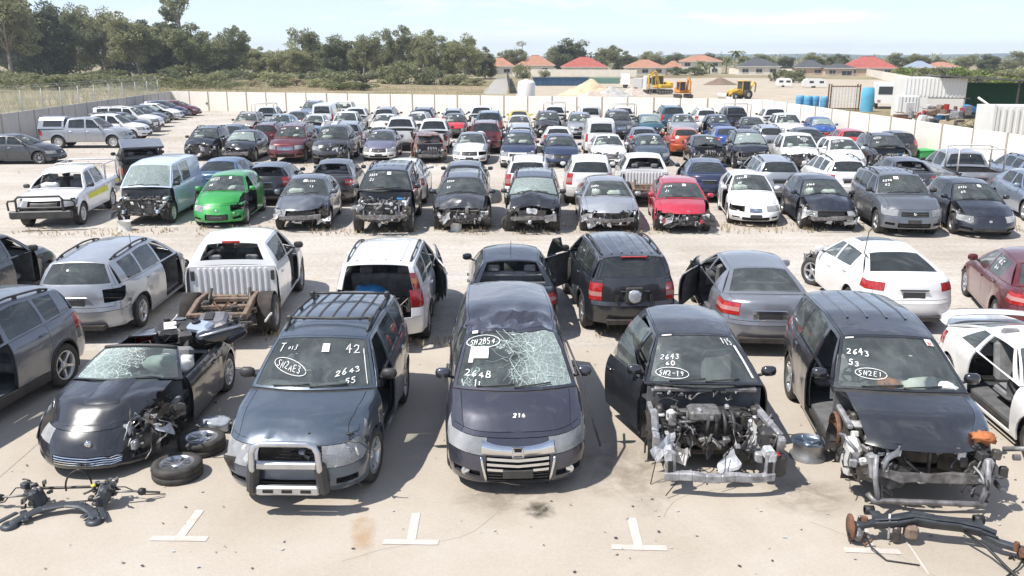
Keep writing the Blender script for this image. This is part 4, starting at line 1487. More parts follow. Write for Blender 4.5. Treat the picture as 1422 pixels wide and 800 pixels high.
        for ln in lines[1:]:
            p = L2[-1]
            n = max(1, int((ln[0] - p[0]) / .3))
            for i in range(1, n):
                L2.append((p[0] + (ln[0] - p[0]) * i / n, p[1] + (ln[1] - p[1]) * i / n, p[2]))
            L2.append(ln)
        gr_ = np.array([0, .07, .3, .6, .9, 1.0])
        grm = (gr_[:-1] + gr_[1:]) / 2
        sb = np.array([l[0] for l in L2])
        stp = np.array([l[1] for l in L2])
        self.lines = lines
        for sg, k in ((-1, '-'), (1, '+')):
            P = self.gside(sg, sb[:, None], stp[:, None], gr_[None, :])
            self._add(P, [['window|' + l[2] + k if l[2] and .07 < r < .9 else 'body_shell' for r in grm] for l in L2[:-1]])

    def cells(self, label):
        out = []
        for Q, lab in self.patches:
            for i, row in enumerate(lab):
                for j, l in enumerate(row):
                    if l == label:
                        out.append(Q[i, j])
        return np.array(out) if out else None

    def labels(self):
        s = {}
        for Q, lab in self.patches:
            for i, row in enumerate(lab):
                for j, l in enumerate(row):
                    s.setdefault(l, []).append(Q[i, j])
        return {k: np.array(v) for k, v in s.items()}


def panel(Q, Lh, gap=.004, fl=.02, off=0.0):
    """cells -> verts, faces (smooth skin), faces (folded edge); moved back along the normal by off"""
    V = Q.reshape(-1, 3)
    key = np.round(V * 1500).astype(np.int64)
    _, idx, inv = np.unique(key, axis=0, return_index=True, return_inverse=True)
    P = V[idx].copy()
    F = inv.reshape(-1, 4)
    fn = np.cross(P[F[:, 2]] - P[F[:, 0]], P[F[:, 3]] - P[F[:, 1]])
    vn = np.zeros_like(P)
    for k in range(4):
        np.add.at(vn, F[:, k], fn)
    vn /= np.maximum(1e-9, np.linalg.norm(vn, axis=1))[:, None]
    faces = []
    edges = {}
    for f in F:
        g = []
        for i in f:
            if not g or g[-1] != i:
                g.append(int(i))
        if len(g) > 1 and g[0] == g[-1]:
            g.pop()
        if len(set(g)) < 3:
            continue
        faces.append(tuple(g))
        for a, b in zip(g, g[1:] + g[:1]):
            edges[(a, b)] = edges.get((a, b), 0) + 1
    bnd = [e for e in edges if (e[1], e[0]) not in edges]
    if off:
        P = P - vn * off
    if gap:
        cen = P[F].mean(1)
        acc = np.zeros_like(P)
        cnt = np.zeros(len(P))
        for k in range(4):
            np.add.at(acc, F[:, k], cen)
            np.add.at(cnt, F[:, k], 1)
        bv = sorted({i for e in bnd for i in e})
        for i in bv:
            d = acc[i] / max(1, cnt[i]) - P[i]
            n = np.linalg.norm(d)
            if n > 1e-6:
                P[i] += d / n * min(gap, n * .3)
    verts = P.copy()
    ff = []
    if fl:
        n0 = len(verts)
        bv = sorted({i for e in bnd for i in e})
        m = {v: n0 + i for i, v in enumerate(bv)}
        m2 = {v: n0 + len(bv) + i for i, v in enumerate(bv)}
        verts = np.concatenate([verts, P[bv], P[bv] - vn[bv] * fl])
        ff = [(m[b], m[a], m2[a], m2[b]) for a, b in bnd]
    verts = verts.copy()
    verts[:, 1] -= Lh
    return verts, faces, ff, vn, P


PAINTED = ('bonnet', 'front_bumper', 'front_fender', 'door', 'body_shell', 'roof', 'tailgate', 'boot_lid', 'rear_bumper', 'tub')
MODELS = {}


def car_meshes(spec, over=None, dents=None, key=''):
    kk = (spec, key)
    if kk in MODELS:
        return MODELS[kk]
    M = Model(spec, over, dents)
    g = M.g
    Lh = g['L'] / 2
    parts = {}
    for lab, Q in M.labels().items():
        nm = lab.split('|')[0]
        mb = MB()
        if nm in PAINTED:
            v, f, ff, _, _ = panel(Q, Lh, .0045 if nm != 'roof' else .002, .022)
            mb.add(v, f, PLASTIC, True)
            mb.add(v, ff, PLASTIC, False)
        elif nm in ('windscreen', 'rear_window', 'window', 'sunroof'):
            v, f, ff, _, _ = panel(Q, Lh, .0, .0, .006)
            mb.add(v, f, WSG if nm == 'windscreen' else TINTG, True)
        elif nm == 'headlight':
            v, f, ff, _, _ = panel(Q, Lh, .003, .02, .002)
            mb.add(v, f, LENS, True)
            v2, f2, ff2, vn, P2 = panel(Q, Lh, .012, .0, .055)
            hb = MB()
            hb.add(v2, f2, REFL, True)
            ctr = np.median(v2, axis=0)
            dims = v2.max(0) - v2.min(0)
            rad = min(.075, dims[2] * .34)
            sg = 1 if ctr[0] > 0 else -1
            for dx in (-.35, .25):
                j = np.argmin(np.abs(v2[:, 0] - (ctr[0] + sg * dx * dims[0] * .6)) + np.abs(v2[:, 2] - ctr[2]))
                c = v2[j]
                hb.lathe([(rad, -.035), (rad * .92, -.03), (rad * .8, .0), (0.001, .012)], BULB, 12, 'Y', (c[0], c[1] - .005, c[2]))
                hb.lathe([(rad * 1.12, -.02), (rad * 1.12, -.045), (rad * .98, -.045), (rad * .95, -.02)], CHROME, 12, 'Y', (c[0], c[1] - .005, c[2]))
            parts[lab + '>reflector'] = hb.mesh('reflector')
        elif nm == 'tail_light':
            v, f, ff, _, P = panel(Q, Lh, .003, .02, .0)
            zz = v[:, 2]
            z0, z1 = zz.min(), zz.max()
            k = len(f)
            bands = [[], [], []]
            for fc in f:
                t = (np.mean([v[i][2] for i in fc]) - z0) / max(1e-6, z1 - z0)
                bands[0 if t > .55 or t < .25 else (1 if z1 - z0 > .42 else 2 if spec in ('sedan', 'wagon', 'hatch', 'suv', 'kluger') else 0)].append(fc)
            for b, mm in zip(bands, (REDL, AMBL, CLRL)):
                if b:
                    mb.add(v, b, mm, True)
            mb.add(v, ff, REDL, False)
        elif nm in ('grille', 'intake', 'fog'):
            v, f, ff, _, _ = panel(Q, Lh, .0, .0, .06)
            mb.add(v, f, MESHG, True)
            v3, f3, ff3, vn3, P3 = panel(Q, Lh, .0, .06, .0)
            mb.add(v3, ff3, PLASTIC, False)
        elif nm == 'cladding':
            v, f, ff, _, _ = panel(Q, Lh, .0, .02, -.010)
            mb.add(v, f + ff, PLASTIC, False)
        else:   # cowl
            v, f, ff, _, _ = panel(Q, Lh, .0, .01, .006)
            mb.add(v, f + ff, PLASTIC, False)
        parts[lab] = mb.mesh(nm)
    # grille bars, intake bars
    def bars(lab, u0, q0, q1, n, m, th, dep=.02):
        us = np.linspace(-u0 * .97, u0 * .97, 13)
        for i in range(n):
            q = q0 + (q1 - q0) * (i + .5) / n
            dq = th / (M.zt(g['cf']) - g['zbf']) / 2
            A, B = M.D(M.nose(us, np.full(13, q + dq))), M.D(M.nose(us, np.full(13, q - dq)))
            A[:, 1] -= Lh - dep * .2
            B[:, 1] -= Lh - dep * .2
            A2, B2 = A.copy(), B.copy()
            A2[:, 1] += .035
            B2[:, 1] += .035
            mb = MB()
            mb.grid(np.stack([A2, A, B, B2]), m, False)
            parts['%s#%d' % (lab, i)] = mb.mesh('grille_bar')
    if g['slats']:
        bars('grille>grille_bar', *g['gr'], g['slats'], CHROME if spec in ('mpv', 'bigsuv', 'roadster', 'lancer') else PLASTIC, {'mpv': .036, 'roadster': .013}.get(spec, .03))
    if g['li'][2] > .1:
        bars('intake>intake_bar', *g['li'], 3, PLASTIC, .012)
    # badge and plate holder
    p = M.D(M.nose(np.array([0.0]), np.array([.40 if g['gr'][1] > .4 else .3])))[0]
    mb = MB()
    mb.box((p[0], p[1] - Lh - .012, p[2]), (.37, .02, .11), PLASTIC, None, .008)
    parts['plate_holder'] = mb.mesh('plate_holder')
    if spec != 'mpv':
        p = M.D(M.nose(np.array([0.0]), np.array([(g['gr'][1] + g['gr'][2]) / 2 if g['gr'][1] > .4 else .72])))[0]
        mb = MB()
        mb.lathe([(.001, -.02), (.038, -.018), (.048, .0), (.048, .02)], CHROME, 14, 'Y', (p[0], p[1] - Lh - .012, p[2]))
        parts['emblem'] = mb.mesh('emblem')
    p = M.D(M.tail(np.array([0.0]), np.array([.62 if g['body'] == 'car' else .5])))[0]
    mb = MB()
    mb.box((p[0], p[1] - Lh + .004, p[2]), (.42, .02, .13), PLASTIC, None, .006)
    mb.box((p[0], p[1] - Lh + .012, p[2] + .11), (.55, .03, .03), CHROME if spec in ('sedan', 'hatch', 'wagon') else PLASTIC, None, .01)
    parts['%s>plate_recess' % ('boot_lid' if g['deck'] and g['body'] != 'ute' else 'tailgate')] = mb.mesh('plate_recess')
    # roof bars / ribs
    if g['rails']:
        for sg, k in ((-1, '-'), (1, '+')):
            mb = MB()
            vs = np.linspace(.08, .92, 9)
            pts = M.D(M.roof(np.full(9, sg * .90), vs))
            pts[:, 1] -= Lh
            pts[:, 2] += np.array([.01, .045, .05, .05, .05, .05, .05, .045, .01])
            mb.tube([tuple(q) for q in pts], .018, g.get('railmat', PLASTIC), 6)
            for i in (1, 4, 7):
                mb.box((pts[i][0], pts[i][1], pts[i][2] - .025), (.03, .08, .06), PLASTIC)
            parts['roof_rail|' + k] = mb.mesh('roof_rail')
    if g['ribs']:
        mb = MB()
        for i in range(g['ribs']):
            u = -.62 + 1.24 * i / (g['ribs'] - 1)
            vs = np.linspace(.25, .93, 8)
            rows = []
            for du, dz in ((-.032, -.004), (-.018, .014), (.018, .014), (.032, -.004)):
                pts = M.D(M.roof(np.full(8, u + du), vs))
                pts[:, 1] -= Lh
                pts[:, 2] += dz
                rows.append(pts)
            mb = MB()
            mb.grid(np.stack(rows), PLASTIC, True)
            parts['roof>roof_rib#%d' % i] = mb.mesh('roof_rib')
    # mirrors
    for sg, k in ((-1, '-'), (1, '+')):
        p = M.gside(sg, g['sc'] + .22, g['swt'], .06)
        p = M.D(p[None])[0]
        mb = MB()
        c = (p[0] + sg * .13, p[1] - Lh, p[2] + .075)
        n, rr = 10, 6
        vs, fs = [], []
        for i in range(rr + 1):
            t = math.pi * i / rr
            for j in range(n):
                a = 2 * math.pi * j / n
                sx, sz = math.cos(a), math.sin(a)
                sx = math.copysign(abs(sx) ** .7, sx)
                sz = math.copysign(abs(sz) ** .7, sz)
                w = math.sin(t) ** .6
                vs.append((c[0] + .105 * sx * w, c[1] - .07 * math.cos(t) * (1.0 if t < 1.6 else .35), c[2] + .075 * sz * w))
        for i in range(rr):
            for j in range(n):
                fs.append((i * n + j, i * n + (j + 1) % n, (i + 1) * n + (j + 1) % n, (i + 1) * n + j))
        mb.add(vs, fs, PLASTIC, True)
        mb2 = MB()
        mb2.tube([(p[0] - sg * .01, c[1] + .01, p[2]), (c[0] - sg * .03, c[1], c[2] - .03)], .022, PLASTIC, 6)
        parts['mirror|' + k] = mb.mesh('mirror')
        parts['mirror|' + k + '>mirror_arm'] = mb2.mesh('mirror_arm')
    # door handles
    for sg, k in ((-1, '-'), (1, '+')):
        for d, s in (('f', g['d1'] - .14), ('r', g['d2'] - .14)):
            if d == 'r' and g['doors'] == 2:
                continue
            if abs(s - g['ra']) < M.Ra + .1:
                qh = .86
            else:
                qh = .80
            p = M.D(M.side(sg, s, qh)[None])[0]
            mb = MB()
            mb.box((p[0] + sg * .018, p[1] - Lh, p[2]), (.03, .17, .032), PLASTIC, None, .01)
            parts['door|' + d + k + '>door_handle'] = mb.mesh('door_handle')
    # wipers
    mb = MB()
    for u0, u1 in ((-.62, -.02), (-.02, .58)):
        us = np.linspace(u0, u1, 6)
        pts = M.D(M.wscreen(us, np.linspace(.05, .09, 6)))
        pts[:, 1] -= Lh + .012
        pts[:, 2] += .012
        mb = MB()
        mb.tube([tuple(q) for q in pts], .011, PLASTIC, 5)
        parts['windscreen>wiper#%d' % (u0 > -.3)] = mb.mesh('wiper')
    # underbody with wheel housings
    mb = MB()
    gc, Ra = g['gc'], M.Ra
    fx = g['W'] / 2 - .10
    mb.box((0, .05, gc + .03), (fx * 2, g['ra'] - g['fa'] - 2 * Ra + .1, .06), UNDER) if False else None
    y0, y1 = g['fa'] + Ra - Lh, g['ra'] - Ra - Lh
    mb.box((0, (y0 + y1) / 2, gc + .035), (fx * 2, y1 - y0, .05), UNDER)
    mb.box((0, (g['ra'] - Lh + Lh - .25) / 2, gc + .12), (fx * 2 - .5, (Lh - .25) - (g['ra'] - Lh) + .6, .08), UNDER)
    mb.box((0, g['fa'] - Lh + .1, gc + .06), (fx * 1.1, 2 * Ra - .1, .06), UNDER)
    for a in (g['fa'], g['ra']):
        for sg in (-1, 1):
            prof = [(Ra + .005, sg * (g['W'] / 2 - .07)), (Ra + .005, sg * (g['W'] / 2 - .34)), (.05, sg * (g['W'] / 2 - .34))]
            mb.lathe(prof, UNDER, 12, 'X', (0, a - Lh, g['R']), True, -.35, math.pi + .35)
        mb.tube([(-g['W'] / 2 + .25, a - Lh, g['R']), (g['W'] / 2 - .25, a - Lh, g['R'])], .04, UNDER, 6)
    parts['underbody'] = mb.mesh('underbody')
    # interior
    mb = MB()
    zc, sc_ = g['zc'], g['sc']
    iw = g['W'] / 2 - .13
    mb.box((0, sc_ - Lh + .02, (gc + zc) / 2 + .02), (iw * 2, .05, zc - gc - .12), TRIM)
    rear = (g['srb'] if not (g['deck'] or g['body'] != 'car') else g['srb']) - .12
    mb.box((0, (sc_ + rear) / 2 - Lh, gc + .10), (iw * 2, rear - sc_, .05), TRIM)
    us = np.linspace(-.93, .93, 9)
    a = M.bonnet(us, np.ones(9))
    prof = []
    for (ds, dz) in ((.05, -.04), (.30, -.03), (.46, -.07), (.52, -.18), (.48, -.36)):
        r = a.copy()
        r[:, 0] *= .95
        r[:, 1] += ds - Lh + (.0)
        r[:, 2] = zc + dz + .03
        prof.append(r)
    mb.grid(np.stack(prof), TRIM, True)
    for x in (-.36, .36):
        sy = g['d1'] - Lh - .30
        if g['body'] == 'roadster':
            sy = g['d1'] - Lh - .42
        zs = gc + (.30 if g['body'] != 'roadster' else .16)
        mb.box((x, sy - .22, zs), (.48, .50, .16), SEATG, None, .05)
        rt = Matrix.Rotation(-.28, 3, 'X')
        mb.box((x, sy + .10, zs + .36), (.46, .14, .62), SEATG, rt, .05)
        if g['body'] != 'roadster':
            mb.box((x, sy + .21, zs + .76), (.25, .09, .17), SEATG, rt, .03)
    if g['doors'] == 4 and not van_(g) and g['body'] != 'roadster':
        sy = g['d2'] - Lh - .22
        mb.box((0, sy - .15, gc + .34), (iw * 2 - .2, .46, .16), SEATG, None, .05)
        mb.box((0, sy + .14, gc + .66), (iw * 2 - .2, .14, .56), SEATG, Matrix.Rotation(-.3, 3, 'X'), .05)
        for x in (-.36, .36):
            mb.box((x, sy + .25, gc + 1.0), (.24, .08, .14), SEATG, None, .03)
    if g['deck'] and g['body'] == 'car':
        mb.box((0, (g['srr'] + g['srb']) / 2 - Lh + .12, g['zrb'] - .06), (iw * 2 - .1, g['srb'] - g['srr'] - .1, .02), TRIM)
    # steering wheel, right-hand drive
    ct = Vector((-.36, sc_ - Lh + .68, zc - .04))
    rt = Matrix.Rotation(R_(-62), 3, 'X')
    ring = [ct + rt @ Vector((.18 * math.cos(t), .18 * math.sin(t), 0)) for t in np.linspace(0, 2 * math.pi, 17)]
    mb.tube(ring, .016, TRIM, 6)
    mb.box(tuple(ct), (.34, .05, .03), TRIM, rt)
    mb.box(tuple(ct), (.14, .12, .06), TRIM, rt, .02)
    for sg, kq in ((-1, '-'), (1, '+')):
        segs = [('door|f' + kq, g['d0'] + .04, g['d1'] - .02), ('door|r' + kq, g['d1'] + .02, g['d2'] - .02)]
        if g['doors'] == 2:
            segs = segs[:1]
        if van_(g):
            segs.append(('interior', g['d2'], g['L'] - .4))
        for lab, s0, s1 in segs:
            ss = np.linspace(s0, s1, 6)
            Pq = M.side(sg, ss[:, None], np.array([.10, .4, .7, .98])[None, :])
            Pq[..., 0] -= sg * .075
            Pq[..., 1] -= Lh
            Pq[..., 2] = np.maximum(Pq[..., 2], gc + .1)
            if lab == 'interior':
                mb.grid(Pq, TRIM, True)
            else:
                m3 = MB()
                m3.grid(Pq, TRIM, True)
                parts[lab + '>door_card'] = m3.mesh('door_card')
    parts['interior'] = mb.mesh('interior')
    if g['body'] == 'ute':
        mb = MB()
        s0, s1 = g['srb'] + .06 - Lh, Lh - .05
        zf, zr_ = .78, g['zd'] - .01
        xi = g['W'] / 2 - .13
        xo = g['W'] / 2 - .045
        mb.box((0, (s0 + s1) / 2, zf), (xi * 2, s1 - s0, .04), PLASTIC)
        for sg in (-1, 1):
            mb.box((sg * (xi + .0), (s0 + s1) / 2, (zf + zr_) / 2 - .01), (.03, s1 - s0, zr_ - zf - .02), PLASTIC)
            mb.box((sg * (xo - .05), (s0 + s1) / 2, zr_ + .0), (.12, s1 - s0, .03), PLASTIC)
        mb.box((0, s0, (zf + zr_) / 2), (xi * 2, .04, zr_ - zf), PLASTIC)
        mb.box((0, s1 - .02, (zf + zr_) / 2), (xi * 2 - .04, .05, zr_ - zf - .04), PLASTIC)
        parts['tub_liner'] = mb.mesh('tub_liner')
    MODELS[kk] = (M, parts)
    return M, parts


def van_(g):
    return g.get('van', False)


# wheels ------------------------------------------------------------
WHEELS = {}


def wheel_meshes(R, wd, style, rimmat=None):
    k = (round(R, 3), round(wd, 3), style, rimmat.name if rimmat else '')
    if k in WHEELS:
        return WHEELS[k]
    rr = R * (.66 if style != 'steel' else .60)
    h = wd / 2
    mb = MB()
    mb.lathe([(rr, -h * .86), (rr + .02, -h * .95), (R - .045, -h), (R - .012, -h * .86), (R, -h * .62), (R, -h * .12), (R - .008, -h * .1), (R - .008, h * .1), (R, h * .12), (R, h * .62),
              (R - .012, h * .86), (R - .045, h), (rr + .02, h * .95), (rr, h * .86)], RUBBER, 28, 'X')
    ty = mb.mesh('wheel')
    mb = MB()
    m = rimmat or (ALLOY if style != 'steel' else STEELW)
    mb.lathe([(rr + .004, h * .88), (rr - .012, h * .90), (rr - .03, h * .55), (rr - .045, -h * .8)], m, 28, 'X')
    mb.lathe([(rr - .05, h * .08), (.02, h * .02)], DARKM, 20, 'X')
    if style == 'steel':
        mb.lathe([(rr - .02, h * .5), (rr * .80, h * .28), (rr * .55, h * .55), (.07, h * .5), (.05, h * .72), (.001, h * .72)], m, 24, 'X')
        for i in range(8):
            a = 2 * math.pi * i / 8
            mb.box((h * .40, rr * .72 * math.cos(a), rr * .72 * math.sin(a)), (.02, .05, .035), DARKM, Matrix.Rotation(a, 3, 'X'))
    else:
        n = {'five': 5, 'seven': 7, 'ten': 10, 'six': 6}[style]
        for i in range(n):
            a = 2 * math.pi * i / n
            w0, w1 = (.06, .045) if n <= 6 else (.038, .028)
            ca, sa = math.cos(a), math.sin(a)
            vs = []
            for (rad, w, x) in ((.045, w0, h * .62), (rr * .55, w1, h * .72), (rr - .01, w1 * 1.25, h * .86)):
                for (sw, dx) in ((-1, -.03), (-.8, 0), (.8, 0), (1, -.03)):
                    yy, zz = rad * ca - sw * w / 2 * sa, rad * sa + sw * w / 2 * ca
                    vs.append((x + dx, yy, zz))
            fs = [(r * 4 + c, r * 4 + c + 1, r * 4 + 5 + c, r * 4 + 4 + c) for r in range(2) for c in range(3)]
            mb.add(vs, fs, m, False)
        mb.lathe([(.075, h * .5), (.07, h * .68), (.035, h * .74), (.001, h * .74)], m, 14, 'X')
    rim = mb.mesh('rim')
    WHEELS[k] = (ty, rim)
    return WHEELS[k]


def put_wheel(parent, x, y, z, R, wd, style, rimmat=None, steer=0.0, side=1):
    ty, rim = wheel_meshes(R, wd, style, rimmat)
    w = link('wheel', ty, parent)
    w.location = (x, y, z)
    w.rotation_euler = (random.uniform(0, 6), 0, (0 if side > 0 else math.pi) + steer)
    r = link('rim', rim, w)
    return w


# engine bay --------------------------------------------------------
def clutter(mb, lo, hi, n, rnd, mats, smin=.05, smax=.2):
    for i in range(n):
        c = [rnd.uniform(lo[k], hi[k]) for k in range(3)]
        m = rnd.choice(mats)
        t = rnd.random()
        if t < .45:
            d = [rnd.uniform(smin, smax) for k in range(3)]
            mb.box(c, d, m, Matrix.Rotation(rnd.uniform(-.5, .5), 3, rnd.choice('XYZ')), .012)
        elif t < .7:
            r = rnd.uniform(smin * .4, smax * .35)
            h = rnd.uniform(smin, smax)
            mb.lathe([(.001, -h / 2), (r, -h / 2), (r, h / 2), (.001, h / 2)], m, 10, rnd.choice('XYZ'), c, False)
        else:
            pts = [c]
            for k in range(4):
                pts.append([min(hi[a] + .04, max(lo[a] - .04, pts[-1][a] + rnd.uniform(-smax, smax))) for a in range(3)])
            mb.tube(pts, rnd.uniform(.008, .024), rnd.choice([HOSE, HOSE, CAST, m]), 6)


def wire(rnd, p, n, step, sag=.35, zmin=.03):
    """a soft drooping path for a hose or loom"""
    d = Vector((rnd.uniform(-1, 1), rnd.uniform(-1, .6), rnd.uniform(-.6, .6))).normalized()
    q = Vector(p)
    out = [tuple(q)]
    for k in range(n):
        d = (d + Vector((rnd.uniform(-.6, .6), rnd.uniform(-.6, .6), rnd.uniform(-.6, .5) - sag * .4))).normalized()
        q = q + d * step
        if q.z < zmin:
            break
        out.append(tuple(q))
    if len(out) < 3:
        out += [(q.x + .02, q.y, max(zmin, q.z) + .03), (q.x + .05, q.y, max(zmin, q.z) + .05)]
    return out


BAYS = {}


def engine_bay(M, seed, dense=1.0, front=True, key=''):
    """the mechanical parts seen where bonnet or bumper are gone; returns {part: mesh} in car space"""
    kk = (M.spec, seed, front, key)
    if kk in BAYS:
        return BAYS[kk]
    g = M.g
    Lh = g['L'] / 2
    rnd = random.Random(seed * 7 + 1)
    D = lambda P: M.D(np.array(P))
    out = {}
    zt = g['znc']
    w = g['W'] / 2
    s_f, s_b = g['cf'] * .6, g['sc'] - g['bowc'] * .5
    zb = g['zbf']
    # inner aprons and rails
    for sg, k in ((-1, '-'), (1, '+')):
        mb = MB()
        mb.box((sg * (w * .60), (s_f + s_b) / 2 - Lh, zb + .22), (.09, s_b - s_f, .12), GALV, None, .015)
        mb.box((sg * (w * .80), (s_b + g['fa']) / 2 - Lh - .05, g['zt'] if False else zt - .04), (.07, s_b - g['fa'] + .35, .07), GALV, None, .015)
        mb.box((sg * (w * .70), g['fa'] - Lh + .05, zt - .12), (.22, .34, .18), GALVL, None, .05)
        mb.box((sg * (w * .66), (g['fa'] + s_b) / 2 - Lh + .1, zt - .25), (.03, s_b - g['fa'] + .2, .35), UNDER)
        mb.lathe([(.001, .10), (.05, .10), (.065, .06), (.065, 0)], DARKM, 12, 'Z', (sg * w * .70, g['fa'] - Lh + .05, zt - .04))
        clutter(mb, (sg * w * .72 - .1, s_f - Lh + .05, zb + .15), (sg * w * .72 + .1, g['fa'] - Lh - .1, zt - .05), int(10 * dense), rnd, [PLASTIC, GALVL, STEELW, DARKM, METALR], .03, .13)
        out['inner_apron|' + k] = mb.mesh('inner_apron')
    mb = MB()
    y0, y1 = g['fa'] - .28 - Lh, s_b - Lh - .08
    mb.box((.10, (y0 + y1) / 2, zb + .30), (.52, .42, .40), DARKM, None, .05)
    mb.box((-.28, (y0 + y1) / 2 + .03, zb + .26), (.36, .36, .34), CAST, None, .08)
    mb.box((.10, (y0 + y1) / 2 - .02, zb + .55), (.50, .30, .09), PLASTIC if seed % 2 else CAST, None, .03)
    for i in range(4):
        x = -.08 + i * .115
        yc = (y0 + y1) / 2
        mb.tube([(x, yc - .05, zb + .60), (x, yc - .18, zb + .63), (x, yc - .30, zb + .54), (x, yc - .30, zb + .36)], .026, PLASTIC if seed % 2 else CAST, 7)
    clutter(mb, (-w * .58, y0, zb + .2), (w * .58, y1, zt - .02), int(34 * dense), rnd, [PLASTIC, DARKM, CAST, METALR, DARKM, GALV], .04, .15)
    out['engine'] = mb.mesh('engine')
    mb = MB()
    mb.box((w * .52, (y0 + y1) / 2 + .12, zt - .13), (.20, .26, .19), PLASTIC, None, .01)
    mb.box((w * .52, (y0 + y1) / 2 + .12, zt - .02), (.19, .25, .03), BLUEC if seed % 3 == 0 else PLASTIC, None, .01)
    out['battery'] = mb.mesh('battery')
    if front:
        mb = MB()
        yf = s_f - Lh + .10
        rw, rz = w * .58, zb + .10
        mb.box((0, yf + .06, (rz + zt) / 2 - .02), (rw * 1.7, .03, zt - rz - .14), DARKM)
        for i in range(9):
            mb.box((0, yf + .042, rz + .06 + (zt - rz - .16) * i / 9), (rw * 1.66, .006, .012), METALR)
        out['radiator'] = mb.mesh('radiator')
        mb = MB()
        for xk in (-.75, -.25, .25, .75):
            mb.box((rw * xk, yf + .02, zt - .05), (rw * .52, .05, .04), DARKM if seed % 2 else GALV, None, .01)
            mb.box((rw * xk, yf + .02, rz), (rw * .52, .08, .05), DARKM, None, .01)
        for sg in (-1, 1):
            mb.box((sg * rw, yf + .02, (rz + zt) / 2), (.05, .06, zt - rz), DARKM if seed % 2 else GALV, None, .01)
        mb.box((rw * .1, yf, (rz + zt) / 2), (.04, .04, zt - rz), DARKM, None, .01)
        clutter(mb, (-rw * 1.3, yf - .10, rz), (rw * 1.3, yf + .04, zt), int(20 * dense), rnd, [PLASTIC, DARKM, GALVL, METALR, PLASTIC, STEELW, CHROME], .03, .13)
        if seed % 3 != 2:
            out['radiator_support'] = mb.mesh('radiator_support')
        mb = MB()
        pts = [(x, s_f - .10 + .16 * (x / w) ** 2 - Lh, zb + .26) for x in np.linspace(-w * .74, w * .74, 9)]
        vs = []
        for p in pts:
            vs += [(p[0], p[1], p[2] - .06), (p[0], p[1] - .04, p[2] - .05), (p[0], p[1] - .04, p[2] + .05), (p[0], p[1], p[2] + .06)]
        fs = [(i * 4 + a, i * 4 + 4 + a, i * 4 + 5 + a, i * 4 + 1 + a) for i in range(8) for a in range(3)]
        mb.add(D(vs), fs, METALR, False)
        if seed % 4 != 1:
            out['bumper_beam'] = mb.mesh('bumper_beam')
        # torn sheets of bumper skin and liner hanging at the nose
        mb = MB()
        for i in range(int(7 * dense)):
            c = Vector((rnd.uniform(-w * .85, w * .85), s_f - Lh + rnd.uniform(-.08, .3), rnd.uniform(zb + .08, zt - .05)))
            a, b_ = Vector((rnd.uniform(-.2, .2), rnd.uniform(-.1, .1), rnd.uniform(-.1, .1))), Vector((rnd.uniform(-.06, .06), rnd.uniform(-.06, .06), rnd.uniform(.08, .24)))
            Pn = np.array([[c + a * u + b_ * v + Vector(mnoise.noise_vector((c + a * u + b_ * v) * 6)) * .07 for u in np.linspace(-1, 1, 6)] for v in np.linspace(-.5, .5, 5)])
            mb.grid(Pn, rnd.choice([PLASTIC, STEELW, GALVL, DARKM, GALVL]), False)
        out['torn_plastic'] = mb.mesh('torn_plastic')
    # wiring and hoses
    mb = MB()
    for i in range(int(9 * dense)):
        x = rnd.uniform(-w * .75, w * .75)
        y = rnd.uniform(s_f - Lh, y1)
        z = rnd.uniform(zb + .15, zt)
        pts = wire(rnd, (x, y + .05, z), 5, .07, .5, zb * .6)
        mb.tube(pts, rnd.uniform(.006, .014), rnd.choice([HOSE, HOSE, METALR, PLASTIC]), 5)
    out['wiring'] = mb.mesh('wiring')
    for lab, me in out.items():          # nothing in a wreck is straight any more
        am = .0 if lab in ('wiring', 'torn_plastic') else .035 if lab in ('radiator_support', 'bumper_beam', 'radiator') else .02
        if am:
            co = np.zeros(len(me.vertices) * 3)
            me.vertices.foreach_get('co', co)
            co = co.reshape(-1, 3)
            for i_ in range(len(co)):
                co[i_] += am * np.array(mnoise.noise_vector(Vector(co[i_] * 3.3) + Vector((seed * 3.1, 0, 0)))) * 1.6
            me.vertices.foreach_set('co', co.ravel())
            me.update()
    BAYS[kk] = out
    return out


